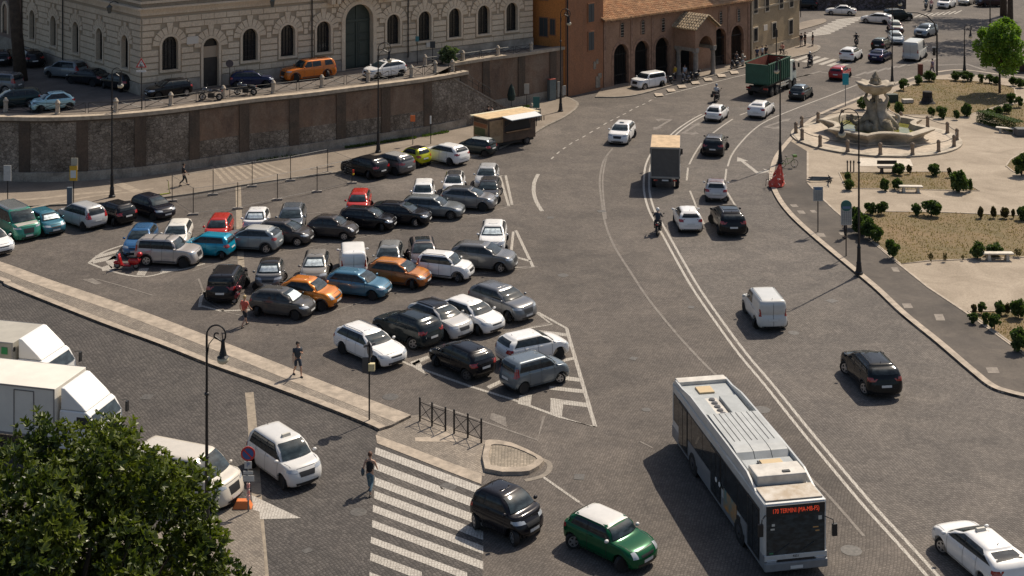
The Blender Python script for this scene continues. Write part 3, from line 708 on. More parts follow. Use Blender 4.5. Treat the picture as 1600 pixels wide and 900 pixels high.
# main walls with real openings
mb = MB()
wall_with_holes(mb, FR, 0, FR.L, 0, ZC, [(o[0], o[1], o[2], o[3], True) for o in opsR+[doorR, big]])
wall_with_holes(mb, FL, -46, 0, 0, ZC, [(o[0], o[1], o[2], o[3], True) for o in opsL])
mb.build('wall', M['joint'], root)
mb = MB()
for Fc, a, b in ((FR, 0, FR.L), (FL, -46, 0)):
    mb.add([Fc.p(a, ZC, .0), Fc.p(b, ZC, .0), Fc.p(b, HB, .0), Fc.p(a, HB, .0)], [(0, 1, 2, 3)])
q0 = FR.p(FR.L, 0, 0); q1 = q0-FR.n*14; p2 = FL.p(-46, 0, 0)
mb.add([q0, q1, q1+Vector((0, 0, HB)), q0+Vector((0, 0, HB))], [(0, 1, 2, 3)])
mb.add([FR.p(0, HB), FR.p(FR.L, HB), q1+Vector((0, 0, HB)), p2-FL.n*14+Vector((0, 0, HB)), p2+Vector((0, 0, HB))], [(0, 1, 2, 3, 4)])
mb.add([p2, p2-FL.n*14, p2-FL.n*14+Vector((0, 0, HB)), p2+Vector((0, 0, HB))], [(0, 1, 2, 3)])
mb.add([q1, p2-FL.n*14, p2-FL.n*14+Vector((0, 0, HB)), q1+Vector((0, 0, HB))], [(0, 1, 2, 3)])
mb.build('upper_wall', streaked('upper palazzo plaster', (.40, .31, .215), (.30, .23, .16), (.36, .28, .195), .5, .3), root)
mb = MB()
rustic(mb, FR, .05, FR.L, 1.0, ZC-.15, opsR+[doorR, big], seed=3)
rustic(mb, FL, -27, -.05, 1.0, ZC-.15, opsL, seed=5, bl=1.4)
mb.build('rusticated_blocks', M['traver'], root)
mb = MB(); voR = MB()
for o in opsR+[doorR]: voussoirs(voR, FR, o[0], o[2], o[3], .2, 1.62, 0, .12, 9)
voussoirs(voR, FR, big[0], big[2], big[3], .28, 2.6, 0, .14, 15)
for o in opsL: voussoirs(voR, FL, o[0], o[2], o[3], .2, 1.5, 0, .12, 9)
voR.build('arch_stones', M['traver'], root)
# plinth
mb = MB()
def skirt(F, a, b, ops, z0, z1, d):
    c = a
    for u0, u1 in sorted(ops)+[(b, b)]:
        if u0 > c: mb.vprism([(c, z0), (u0, z0), (u0, z1), (c, z1)], F, 0, d)
        c = max(c, u1)
skirt(FR, .0, FR.L, [(doorR[0]-1.05, doorR[0]+1.05), (big[0]-1.95, big[0]+1.95)], 0, .98, .16)
skirt(FL, -46, .14, [], 0, .98, .16)
mb.build('base_course', mat('grimy base stone', (.36, .31, .25), .9, var=.4, vscale=.8), root)
# cornice between floors
mb = MB()
for Fc, a, b in ((FR, 0, FR.L+.3), (FL, -46, .0)):
    for z0, z1, d in ((ZC-.12, ZC+.18, .14), (ZC+.182, ZC+.42, .24), (ZC+.422, ZC+.56, .46), (ZC+.9, ZC+1.12, .12), (ZC+1.9, ZC+2.15, .2)): mb.vprism([(a, z0), (b+d*.8, z0), (b+d*.8, z1), (a, z1)], Fc, -.02, d)
mb.build('cornice', M['traver'], root)
# windows
def arched_window(F, o, name='window', sill=True, grid=True, door=None):
    mbf = MB(); ring_poly(mbf, F, o[0], o[1]-.02, o[2], o[3], .22, -.28, .15)
    if sill: mbf.vprism([(o[0]-o[2]/2-.24, o[1]-.2), (o[0]+o[2]/2+.24, o[1]-.2), (o[0]+o[2]/2+.24, o[1]-.022), (o[0]-o[2]/2-.24, o[1]-.022)], F, -.28, .18)
    w_ = mbf.build(name, M['traver'], root)
    mp = MB(); mp.vprism(arch_poly(o[0], o[1], o[2]+.02, o[3]+.01), F, -.40, -.34); mp.build('pane', M['pane'], w_)
    if grid:
        mg = MB()
        for k in (-1, 0, 1): mg.vprism([(o[0]+k*.34-.02, o[1]), (o[0]+k*.34+.02, o[1]), (o[0]+k*.34+.02, o[3]-.25-abs(k)*.1), (o[0]+k*.34-.02, o[3]-.25-abs(k)*.1)], F, -.30, -.26)
        for k in range(5): z_ = o[1]+.3+k*.5; mg.vprism([(o[0]-o[2]/2, z_), (o[0]+o[2]/2, z_), (o[0]+o[2]/2, z_+.04), (o[0]-o[2]/2, z_+.04)], F, -.335, -.302)
        mg.build('grille', M['iron'], w_)
    return w_
for o in opsR: arched_window(FR, o)
for o in opsL: arched_window(FL, o)
# small door and tall door
w_ = arched_window(FR, doorR, 'door', False, False)
mp = MB(); mp.vprism([(doorR[0]-.74, .05), (doorR[0]+.74, .05), (doorR[0]+.74, 2.6), (doorR[0]-.74, 2.6)], FR, -.30, -.22); mp.build('door_leaf', M['door_wood'], w_)
mp = MB(); mp.vprism([(doorR[0]-.74, 2.605), (doorR[0]+.74, 2.605), (doorR[0]+.74, 3.6), (doorR[0]-.74, 3.6)], FR, -.30, -.16); mp.build('over_panel', mat('pale plaster', (.40, .31, .22), .85), w_)
mbf = MB(); ring_poly(mbf, FR, big[0], 0, big[2], big[3], .38, -.5, .22, 18); w_ = mbf.build('portal', M['traver'], root)
mp = MB(); mp.vprism(arch_poly(big[0], .05, big[2]+.02, big[3]+.01, 18), FR, -.55, -.45); mp.build('door_leaf', M['door_green'], w_)
mp = MB()
for sx in (-1, 1):
    for z_, h_ in ((.25, .9), (1.3, 1.2), (2.7, .5), (3.4, .9)):
        for q in (.0, .14): mp.vprism([(big[0]+sx*.78-.55+q, z_+q), (big[0]+sx*.78+.55-q, z_+q), (big[0]+sx*.78+.55-q, z_+h_-q), (big[0]+sx*.78-.55+q, z_+h_-q)], FR, -.45, -.42+q*.2)
mp.vprism([(big[0]-.05, .05), (big[0]+.05, .05), (big[0]+.05, big[3]-.1), (big[0]-.05, big[3]-.1)], FR, -.45, -.38)
mp.vprism([(big[0]-1.5, 4.45), (big[0]+1.5, 4.45), (big[0]+1.5, 4.65), (big[0]-1.5, 4.65)], FR, -.449, -.37)
mp.build('door_panel', mat('dark green door panels', (.04, .055, .045), .45), w_)
# keystone console and brackets of the balcony above the portal
mp = MB()
for du in (-3.2, -2.6, 2.6, 3.2, 0): mp.vprism([(big[0]+du-.2, ZC-.5 if du else ZC-.35), (big[0]+du+.2, ZC-.5 if du else ZC-.35), (big[0]+du+.25, ZC+.55), (big[0]+du-.25, ZC+.55)], FR, .0, .85)
mp.vprism([(big[0]-3.8, ZC+.56), (big[0]+3.8, ZC+.56), (big[0]+3.8, ZC+.8), (big[0]-3.8, ZC+.8)], FR, 0, 1.2); mp.build('balcony', M['traver'], root)
# upper floor windows partly in view
for k, o in enumerate(opsR):
    mp = MB(); mp.vprism([(o[0]-.95, ZC+1.15), (o[0]+.95, ZC+1.15), (o[0]+.95, ZC+4.1), (o[0]-.95, ZC+4.1)], FR, 0, .12); f_ = mp.build('upper_window', M['traver'], root)
    mp = MB(); mp.vprism([(o[0]-.65, ZC+1.45), (o[0]+.65, ZC+1.45), (o[0]+.65, ZC+3.8), (o[0]-.65, ZC+3.8)], FR, .12, .13); mp.build('pane', M['pane'], f_)
# marble plaque, down pipes, wall lamp brackets
mp = MB(); u, z = FR.px(300, 63); mp.vprism([(u-.55, z-.3), (u+.55, z-.3), (u+.55, z+.35), (u-.55, z+.35)], FR, .1, .16); mp.build('plaque', mat('white marble', (.62, .56, .48), .6), root)
mp = MB(); u, z = FR.px(674, 68); mp.vprism([(u-.7, z-.3), (u+.2, z-.3), (u+.2, z+.3), (u-.7, z+.3)], FR, .1, .16); mp.build('plaque', mat('white marble', (.62, .56, .48), .6), root)
for Fc, x, y in ((FR, 486, 50), (FR, 636, 50), (FL, 101, 60)):
    u, z = Fc.px(x, y); mp = MB(); mp.cyl(Fc.p(u, .5, .2), Fc.p(u, HB-1, .2), .06, n=8)
    mp.build('drain_pipe', M['iron'], root)
def wall_lantern(F, x, y):
    u, z = F.px(x, y); mp = MB(); mp.tube([F.p(u, z+.5, .1), F.p(u, z+.75, .5), F.p(u, z+.6, .9), F.p(u, z+.45, .95)], .035, 6)
    b_ = mp.build('lantern_bracket', M['iron'], root); q = F.p(u, z, .95)
    mp = MB(); mp.tap(q.x, q.y, q.z-.3, q.z+.25, .22, .22, .42, .42); mp.tap(q.x, q.y, q.z+.25, q.z+.45, .46, .46, .1, .1); mp.build('lantern', mat('lantern glass', (.10, .10, .085), .2), b_)
wall_lantern(FL, 187, 14); wall_lantern(FR, 418, 4)

# plaster house adjoining, dim, far left (u < -27 of the left facade) : pinkish skin
root2 = thing('plaster_house', FL.o+FL.p(-27, 0, 0), 0, 'dim pinkish plastered house with an arched window at the far left, behind the pine trunk', 'building')
off = FL.p(-27, 0, 0)
class Fs(Facade):
    def __init__(s): s.o = FL.o; s.e = FL.e; s.n = FL.n; s.L = 19
    def p(s, u, z, d=0): return FL.p(u, z, d)-off
F3 = Fs()
mb = MB(); mb.vprism([(-46, 0), (-27.05, 0), (-27.05, HB+.2), (-46, HB+.2)], F3, .17, .5); mb.build('wall', M['pink_plaster'], root2)
mb = MB(); mb.vprism([(-46, 0), (-27.05, 0), (-27.05, 1.5), (-46, 1.5)], F3, .5, .6); mb.build('base_course', M['plinth'], root2)
for du in (-30.5, -34.5, -38.5):
    mbf = MB(); ring_poly(mbf, F3, du, 1.9, 1.3, 4.9, .3, .45, .62); w2 = mbf.build('window', M['traver'], root2)
    mp = MB(); mp.vprism(arch_poly(du, 1.9, 1.3, 4.9), F3, .5, .52); mp.build('pane', M['pane'], w2)

# ---------------------------------------------------------------- orange house
Q0 = G(884, 152); Q1 = G(943, 138.5)
FO = Facade(Q0, Q1)
root = thing('orange_house', (Q0.x, Q0.y, 0), 0, 'weathered bounce-lit orange plaster house with small shuttered windows between palazzo and church', 'building')
eL = Vector((-.80, .60, 0)); 
class FW_(Facade):
    def __init__(s, o, e, n): s.o = o.copy(); s.e = e.normalized(); s.n = n; s.L = 12
FO2 = FW_(Vector((Q0.x, Q0.y, 0)), -eL, Vector((-eL.y, eL.x, 0)))     # u negative going back-left
mb = MB(); pp = [FO.p(0, 0), FO.p(FO.L-.05, 0), FO.p(FO.L-.05, 0)-FO.n*9, FO2.p(-14, 0)]
mb.prism([(p.x, p.y) for p in pp], 0, 14.5); mb.build('wall', M['brown_plaster'], root)
nl = Vector((eL.y, -eL.x, 0)); nl = -nl if nl.y > 0 else nl
mb = MB(); a = Vector((-.03, -.02, 0)); vs = [a+nl*.03, eL*14+nl*.03]; vs += [v+Vector((0, 0, 14.4)) for v in vs[::-1]]
mb.add([tuple(v) for v in vs], [(0, 1, 2, 3)])
vs2 = [v-nl*.02 for v in vs]; mb.build('plaster_face', M['orange'], root)
FO2.n = nl
for F_, x, y, w2, h2 in ((FO2, 850, 42, 1.0, 1.9), (FO2, 864, 42, .6, 1.6), (FO, 923, 20, .95, 1.9), (FO, 923, 64, .9, 1.9), (FO2, 850, -14, 1, 1.8)):
    u, z = F_.px(x, y); mp = MB(); mp.vprism([(u-w2/2-.12, z-h2/2-.12), (u+w2/2+.12, z-h2/2-.12), (u+w2/2+.12, z+h2/2+.12), (u-w2/2-.12, z+h2/2+.12)], F_, 0, .08); f_ = mp.build('window', M['brown_plaster'], root)
    mp = MB(); mp.vprism([(u-w2/2, z-h2/2), (u-.02, z-h2/2), (u-.02, z+h2/2), (u-w2/2, z+h2/2)], F_, .08, .11); mp.vprism([(u+.02, z-h2/2), (u+w2/2, z-h2/2), (u+w2/2, z+h2/2), (u+.02, z+h2/2)], F_, .08, .11); mp.build('shutter', mat('dark grey shutter', (.05, .055, .055), .6), f_)
mp = MB(); u, z = FO.px(889, 20); mp.cyl(FO.p(.15, 0, .12), FO.p(.15, 14.4, .12), .07, n=8); mp.build('drain_pipe', M['iron'], root)
mp = MB(); mp.vprism([(-.1, 14.5), (FO.L+.1, 14.5), (FO.L+.1, 14.7), (-.1, 14.7)], FO, -9, .5); mp.build('roof', M['tile'], root)
# notice boards and white graffiti tags low on its wall
for x, y, w2, h2 in ((935, 102, .42, .8), (939, 96, .35, .5), (940, 128, .75, 1.2), (943, 118, .6, .5)):
    u, z = FO.px(x-6, y); mp = MB(); mp.vprism([(u-w2/2, z-h2/2), (u+w2/2, z-h2/2), (u+w2/2, z+h2/2), (u-w2/2, z+h2/2)], FO, .0, .05); mp.build('notice', mat('pale notice', (.26, .22, .17), .7, var=.4), root)

# ---------------------------------------------------------------- church with portico
C0 = G(943, 138.5); C1 = G(1172, 95)
FC = Facade(C0, C1)
root = thing('church', (C0.x, C0.y, 0), 0, 'low brick medieval church with round arches, gabled columned porch and terracotta roof', 'church')
HE = 7.35
aw = []
for x in (970.5, 1003, 1035, 1124.5, 1152): u, z = FC.px(x, 100); aw.append(u)
xp0, _ = FC.px(1058, 100); xp1, _ = FC.px(1098, 100)
ops = [(u, .1, 2.4, 4.5, True) for u in aw] + [((11.6+15.2)/2, .1, 3.0, 5.4, True)]
mb = MB(); wall_with_holes(mb, FC, 0, FC.L, 0, HE, ops)
mb.add([FC.p(0, 0), FC.p(0, 0, -12), FC.p(0, HE, -12), FC.p(0, HE, 0)], [(0, 1, 2, 3)]); mb.add([FC.p(FC.L, 0), FC.p(FC.L, 0, -12), FC.p(FC.L, HE, -12), FC.p(FC.L, HE, 0)], [(3, 2, 1, 0)])
mb.build('wall', M['brick'], root)
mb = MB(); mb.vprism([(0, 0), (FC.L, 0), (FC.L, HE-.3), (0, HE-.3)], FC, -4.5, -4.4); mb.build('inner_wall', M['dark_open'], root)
mb = MB()
for u, s_, wd, zt, _r in ops: 
    ring_poly(mb, FC, u, s_, wd, zt, .3, -.5, .04)
for u in [FC.L*0.006, FC.L-.3]+[(aw[i]+aw[i+1])/2 for i in (0, 1)]+[(aw[3]+aw[4])/2]: mb.vprism([(u-.16, 0), (u+.16, 0), (u+.16, HE-.4), (u-.16, HE-.4)], FC, 0, .07)
mb.vprism([(0, HE-.4), (FC.L, HE-.4), (FC.L, HE), (0, HE)], FC, -.1, .14); mb.build('arch_brickwork', mat('arch brick', (.30, .18, .12), .9, var=.35, vscale=2), root)
for i, u in enumerate(aw):
    mp = MB()
    for k in range(9): x_ = u-1.08+k*.27; mp.vprism([(x_-.02, .1), (x_+.02, .1), (x_+.02, 4.2-abs(k-4)*.14), (x_-.02, 4.2-abs(k-4)*.14)], FC, -.32, -.28)
    for z_ in (.15, 1.1, 3.3): mp.vprism([(u-1.2, z_), (u+1.2, z_), (u+1.2, z_+.08), (u-1.2, z_+.08)], FC, -.275, -.25)
    mp.build('iron_gate', M['iron'], root)
for x, y in ((972, 47), (1004.5, 43), (1036, 39), (1126, 28), (1154, 24)):
    u, z = FC.px(x, y); mp = MB(); ring_poly(mp, FC, u, z-.75, .5, z+.8, .14, 0, .06); w2 = mp.build('clerestory_window', mat('arch brick', (.3, .18, .12)), root)
    mp = MB(); mp.vprism(arch_poly(u, z-.75, .5, z+.8), FC, 0, .02); mp.build('pane', M['pane'], w2)
    mp = MB()
    for k in range(5): mp.vprism([(u-.25, z-.6+k*.3), (u+.25, z-.6+k*.3), (u+.25, z-.55+k*.3), (u-.25, z-.55+k*.3)], FC, .02, .05)
    mp.build('stone_grille', mat('pale grille stone', (.3, .26, .21), .8), w2)
def tiled(mb, A, B, C_, D_, step=.30, rad=.10):
    """tiled plane: A-B eave, D-C ridge; base sheet plus half-round cover tiles running up the slope with stepped courses"""
    A, B, C_, D_ = map(Vector, (A, B, C_, D_)); N_ = (B-A).cross(D_-A).normalized()
    if N_.z < 0: N_ = -N_
    mb.add([A, B, C_, D_], [(0, 1, 2, 3)]); mb.add([p-N_*.12 for p in (A, B, C_, D_)], [(3, 2, 1, 0)]); mb.add([A, B, B-N_*.12, A-N_*.12], [(0, 1, 2, 3)])
    n = max(2, int((B-A).length/step)); rows = max(2, int((D_-A).length/.42)); rnd = random.Random(5)
    for i in range(n+1):
        t = i/n; p = A.lerp(B, t); q = D_.lerp(C_, t); ax = (B-A).normalized()
        for r in range(rows):
            a = p.lerp(q, r/rows)+N_*(rnd.uniform(.01, .05)); b = p.lerp(q, (r+1.15)/rows)+N_*rnd.uniform(-.01, .01)
            vs = []
            for pt, rr in ((a, rad), (b, rad*.8)):
                for k in range(5): an = math.pi*k/4; vs.append(pt+ax*rr*math.cos(an)+N_*rr*math.sin(an))
            mb.add(vs, [(k, k+1, 6+k, 5+k) for k in range(4)]+[(0, 1, 2, 3, 4)])
mb = MB(); A = FC.p(-.3, HE, .55); B = FC.p(FC.L+.1, HE, .55); C_ = FC.p(FC.L+.1, HE+2.6, -6.5); D_ = FC.p(-.3, HE+2.6, -6.5)
tiled(mb, A, B, C_, D_, .33, .12); rf = mb.build('roof', M['tile'], root)
mb = MB(); mb.vprism([(-.2, HE+.01), (FC.L, HE+.01), (FC.L, HE+2.3), (-.2, HE+2.3)], FC, -12, -6.6); mb.build('nave_wall', M['brick'], root)
mb = MB(); 
for k in range(int(FC.L/.45)): mb.vprism([(.2+k*.45, HE-.16), (.32+k*.45, HE-.16), (.32+k*.45, HE-.02), (.2+k*.45, HE-.02)], FC, .14, .5)
mb.build('eave_bracket', mat('old timber', (.09, .06, .04), .8), root)
# porch
pu0, pu1, pd = 11.6, 15.3, 3.1
mb = MB()
cols = [(pu0+.3, pd-.2), (pu1-.3, pd-.2), (pu0+.3, .45), (pu1-.3, .45)]
porch = MB(); zc = 3.0
for u, d in cols:
    q = FC.p(u, 0, d); c_ = MB(); c_.lathe([(.38, 0), (.38, .16), (.30, .24), (.27, .34), (.255, 1.6), (.225, 2.65), (.25, 2.70), (.34, 2.86), (.36, 2.98)], q, 14)
    c_.build('column', mat('grey granite column', (.27, .235, .20), .7, var=.25, vscale=3), root, sm=True)
for a, b in (((pu0, .1), (pu0+.6, pd+.1)), ((pu1-.6, .1), (pu1, pd+.1))): porch.vprism([(a[0], zc), (b[0], zc), (b[0], zc+.38), (a[0], zc+.38)], FC, a[1], b[1])
porch.build('lintel', mat('grey lintel stone', (.30, .26, .21), .8, var=.25), root)
mb = MB(); n = 12; um = (pu0+pu1)/2; r = (pu1-pu0)/2-.62; z0 = zc+.38; zp = 5.55; ap = 6.85
def gable_front(d0, d1):
    pts = [(um+r*math.cos(math.pi-math.pi*k/n), z0+r*math.sin(math.pi*k/n)+.0) for k in range(n+1)]
    for k in range(n):
        (x0, y0), (x1, y1) = pts[k], pts[k+1]
        t0 = zp+(ap-zp)*(1-abs(x0-um)/((pu1-pu0)/2)); t1 = zp+(ap-zp)*(1-abs(x1-um)/((pu1-pu0)/2))
        mb.vprism([(x0, y0), (x1, y1), (x1, t1), (x0, t0)], FC, d0, d1)
    for s_ in (-1, 1):
        a, b = um+s_*r, um+s_*(pu1-pu0)/2; tt = zp+(ap-zp)*(1-r/((pu1-pu0)/2)); mb.vprism([(a, z0), (b, z0), (b, zp), (a, tt)], FC, d0, d1)
gable_front(pd-.35, pd+.02)
for a, b in ((pu0+.02, pu0+.35), (pu1-.35, pu1-.02)): mb.vprism([(a, z0), (b, z0), (b, zp), (a, zp)], FC, .05, pd-.35)
mb.build('porch_wall', M['brick'], root)
mb = MB(); tiled(mb, FC.p(pu0-.3, zp-.05, pd+.35), FC.p(pu0-.3, zp-.05, 0), FC.p(um, ap+.12, 0), FC.p(um, ap+.12, pd+.35), .38, .14)
tiled(mb, FC.p(pu1+.3, zp-.05, pd+.35), FC.p(pu1+.3, zp-.05, 0), FC.p(um, ap+.12, 0), FC.p(um, ap+.12, pd+.35), .38, .14)
mb.build('porch_roof', mat('pale porch tile', (.46, .35, .22), .85, var=.45, vscale=3), root)

# ---------------------------------------------------------------- ochre building
Y0 = G(1173, 94.6); Y1 = G(1249, 71.5); FY = Facade(Y0, Y1)
root = thing('ochre_building', (Y0.x, Y0.y, 0), 0, 'pale ochre apartment house at the street corner to the right of the church', 'building')
mb = MB(); pp = [FY.p(0, 0), FY.p(FY.L, 0), FY.p(FY.L, 0)+Vector((-7, 8, 0)), FY.p(0, 0)+Vector((-7, 8, 0))]
mb.prism([(p.x, p.y) for p in pp], 0, 17); mb.build('wall', M['yellow_plaster'], root)
mb = MB(); mb.vprism([(0, 0), (FY.L, 0), (FY.L, 1.2), (0, 1.2)], FY, 0, .08); mb.vprism([(0, 5.9), (FY.L, 5.9), (FY.L, 6.15), (0, 6.15)], FY, 0, .12)
mb.vprism([(0, 0), (.35, 0), (.35, 16), (0, 16)], FY, .0, .13); mb.build('stone_trim', mat('grey ochre trim', (.34, .28, .2), .85, var=.25), root)
for x, y, w2, h2 in ((1180, 54, .95, 1.5), (1209, 47, .95, 1.7), (1235, 42, 1.0, 1.7), (1180, 5, .95, 2.3), (1220, -2, 1.0, 2.3), (1236, -4, 1, 2.3), (1198, 2, .9, 2.3)):
    u, z = FY.px(x, y); mp = MB(); mp.vprism([(u-w2/2-.18, z-h2/2-.18), (u+w2/2+.18, z-h2/2-.18), (u+w2/2+.18, z+h2/2+.18), (u-w2/2-.18, z+h2/2+.18)], FY, 0, .1); f_ = mp.build('window', mat('window surround', (.46, .39, .29), .8), root)
    mp = MB(); mp.vprism([(u-w2/2, z-h2/2), (u+w2/2, z-h2/2), (u+w2/2, z+h2/2), (u-w2/2, z+h2/2)], FY, .1, .115); mp.build('pane', M['pane'], f_)
    mp = MB()
    for k in (-1, 0, 1): mp.vprism([(u+k*w2/3.2-.02, z-h2/2), (u+k*w2/3.2+.02, z-h2/2), (u+k*w2/3.2+.02, z+h2/2), (u+k*w2/3.2-.02, z+h2/2)], FY, .13, .16)
    mp.build('window_bars', M['iron'], f_)
u, z = FY.px(1195, 43); mp = MB(); mp.vprism([(u-.5, z-.35), (u+.5, z-.35), (u+.5, z+.35), (u-.5, z+.35)], FY, .08, .13); mp.build('plaque', mat('white marble', (.6, .55, .48), .6), root)

# ---------------------------------------------------------------- far walls at the top
root = thing('graffiti_wall', G(1330, 22), 0, 'low far wall covered with faded graffiti behind the junction, in shade of trees', 'wall')
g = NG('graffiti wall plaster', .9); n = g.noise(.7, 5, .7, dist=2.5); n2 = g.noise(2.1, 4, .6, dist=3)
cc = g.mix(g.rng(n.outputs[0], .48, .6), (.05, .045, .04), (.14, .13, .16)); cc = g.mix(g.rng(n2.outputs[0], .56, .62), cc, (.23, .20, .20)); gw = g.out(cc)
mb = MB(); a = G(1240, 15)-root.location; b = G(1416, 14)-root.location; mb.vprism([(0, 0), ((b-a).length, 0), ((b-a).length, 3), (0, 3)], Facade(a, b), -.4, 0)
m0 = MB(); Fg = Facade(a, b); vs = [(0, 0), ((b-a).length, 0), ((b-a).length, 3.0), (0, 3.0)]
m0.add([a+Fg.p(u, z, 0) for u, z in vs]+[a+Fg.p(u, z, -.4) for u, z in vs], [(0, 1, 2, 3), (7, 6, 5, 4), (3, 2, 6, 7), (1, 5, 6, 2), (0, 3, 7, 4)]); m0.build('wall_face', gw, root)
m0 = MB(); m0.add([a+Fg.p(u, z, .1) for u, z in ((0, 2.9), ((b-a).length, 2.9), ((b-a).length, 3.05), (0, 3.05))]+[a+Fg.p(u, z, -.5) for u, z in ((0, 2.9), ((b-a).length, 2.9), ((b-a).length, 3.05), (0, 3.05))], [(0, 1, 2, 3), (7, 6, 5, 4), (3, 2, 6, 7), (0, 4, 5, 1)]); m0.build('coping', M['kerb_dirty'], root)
root = thing('brick_planter_wall', G(1590, 112), 0, 'dark low brick enclosure at the right edge behind the green street tree', 'wall')
mb = MB(); mb.box(5, 1.0, .9, 12.5, 3.0, 1.8, R(-3)); mb.build('wall_face', mat('dark brick', (.085, .045, .03), .9, var=.3), root)
mb = MB(); mb.box(5, 1.0, 1.86, 12.8, 3.3, .12, R(-3)); mb.build('coping', mat('dark coping', (.12, .09, .07), .9), root)
# ================================================================ VEHICLES
def mono(ts, ys, t):
    """monotone cubic interpolation"""
    n = len(ts)
    for i in range(n-1):
        if t <= ts[i+1] or i == n-2: break
    def sl(k): return (ys[k+1]-ys[k])/(ts[k+1]-ts[k])
    def tan(k):
        if k == 0: return sl(0)
        if k == n-1: return sl(n-2)
        a, b = sl(k-1), sl(k); return 0 if a*b <= 0 else 2*a*b/(a+b)
    h = ts[i+1]-ts[i]; u = (t-ts[i])/h; m0, m1 = tan(i)*h, tan(i+1)*h
    return (2*u**3-3*u**2+1)*ys[i]+(u**3-2*u**2+u)*m0+(-2*u**3+3*u**2)*ys[i+1]+(u**3-u**2)*m1
# L W H wheelbase wheelradius front-overhang hood_z cowl_x cowl_z roof_front_x roof_rear_x tail_x belt_z roofw  (x from the middle of the car)
KINDS = {
 'hatch':   dict(L=4.02, W=1.72, H=1.47, wb=2.50, r=.31, fo=.82, hz=.78, cx=1.02, cz=.97, fx=.28, rx=-1.48, tx=-1.86, bz=1.05, rw=.70, hb=.02),
 'sleek':   dict(L=3.84, W=1.68, H=1.50, wb=2.39, r=.30, fo=.78, hz=.80, cx=1.08, cz=.98, fx=.25, rx=-1.38, tx=-1.78, bz=1.10, rw=.68, hb=.03),
 'mini500': dict(L=3.57, W=1.63, H=1.48, wb=2.30, r=.29, fo=.72, hz=.80, cx=.90, cz=.99, fx=.28, rx=-1.02, tx=-1.60, bz=.98, rw=.68, hb=.05),
 'city':    dict(L=3.52, W=1.62, H=1.47, wb=2.34, r=.28, fo=.66, hz=.80, cx=1.05, cz=.98, fx=.42, rx=-1.40, tx=-1.66, bz=1.04, rw=.70, hb=.03),
 'panda':   dict(L=3.68, W=1.65, H=1.56, wb=2.30, r=.30, fo=.74, hz=.86, cx=.98, cz=1.02, fx=.42, rx=-1.48, tx=-1.72, bz=1.08, rw=.76, hb=.02),
 'smart':   dict(L=2.72, W=1.66, H=1.54, wb=1.87, r=.29, fo=.42, hz=.86, cx=.86, cz=1.02, fx=.30, rx=-.92, tx=-1.20, bz=1.08, rw=.72, hb=.03),
 'cooper':  dict(L=3.85, W=1.73, H=1.42, wb=2.50, r=.31, fo=.72, hz=.80, cx=.82, cz=.96, fx=.42, rx=-1.36, tx=-1.66, bz=1.02, rw=.76, hb=.03),
 'suv':     dict(L=4.40, W=1.84, H=1.60, wb=2.65, r=.35, fo=.88, hz=.93, cx=1.12, cz=1.10, fx=.32, rx=-1.55, tx=-2.02, bz=1.18, rw=.72, hb=.03),
 'crossover': dict(L=4.22, W=1.78, H=1.55, wb=2.60, r=.34, fo=.86, hz=.88, cx=1.10, cz=1.05, fx=.26, rx=-1.42, tx=-1.94, bz=1.15, rw=.70, hb=.03),
 'boxsuv':  dict(L=4.32, W=1.80, H=1.70, wb=2.56, r=.35, fo=.82, hz=.98, cx=.95, cz=1.12, fx=.50, rx=-1.86, tx=-2.04, bz=1.14, rw=.78, hb=.01),
 'wagon':   dict(L=4.62, W=1.81, H=1.45, wb=2.81, r=.33, fo=.80, hz=.78, cx=1.02, cz=.95, fx=.30, rx=-1.78, tx=-2.18, bz=1.02, rw=.70, hb=.03),
 'sedan':   dict(L=4.55, W=1.78, H=1.45, wb=2.70, r=.32, fo=.85, hz=.78, cx=1.00, cz=.95, fx=.25, rx=-1.00, tx=-1.62, bz=1.03, rw=.68, hb=.03, trunk=1.0),
 'liftback': dict(L=4.54, W=1.78, H=1.48, wb=2.70, r=.32, fo=.90, hz=.80, cx=1.22, cz=.97, fx=.28, rx=-1.30, tx=-2.14, bz=1.12, rw=.68, hb=.02),
 'mpv':     dict(L=4.28, W=1.75, H=1.63, wb=2.76, r=.31, fo=.82, hz=.86, cx=1.28, cz=1.02, fx=.45, rx=-1.58, tx=-1.98, bz=1.08, rw=.70, hb=.03),
 'taxi_mpv': dict(L=3.95, W=1.70, H=1.66, wb=2.51, r=.31, fo=.76, hz=.90, cx=1.18, cz=1.04, fx=.48, rx=-1.52, tx=-1.82, bz=1.08, rw=.74, hb=.03),
 'van':     dict(L=4.20, W=1.72, H=1.82, wb=2.58, r=.31, fo=.80, hz=.92, cx=1.12, cz=1.08, fx=.50, rx=-1.98, tx=-2.05, bz=1.12, rw=.83, hb=.02, cargo=True),
 'minibus': dict(L=4.90, W=1.90, H=1.97, wb=3.00, r=.34, fo=.90, hz=1.04, cx=1.70, cz=1.22, fx=.92, rx=-2.28, tx=-2.40, bz=1.20, rw=.84, hb=.02),
 'bigvan':  dict(L=5.10, W=2.00, H=2.40, wb=3.10, r=.34, fo=.92, hz=1.08, cx=1.85, cz=1.26, fx=1.15, rx=-2.46, tx=-2.50, bz=1.3, rw=.86, hb=.02, cargo=True),
 'pickup':  dict(L=5.30, W=1.86, H=1.82, wb=3.22, r=.39, fo=.92, hz=1.04, cx=1.12, cz=1.18, fx=.55, rx=-2.20, tx=-2.52, bz=1.22, rw=.74, hb=.02),
 'jeep':    dict(L=4.24, W=1.80, H=1.69, wb=2.57, r=.36, fo=.80, hz=1.02, cx=1.02, cz=1.14, fx=.58, rx=-1.78, tx=-1.98, bz=1.16, rw=.80, hb=.01),
}
CACHE = {}
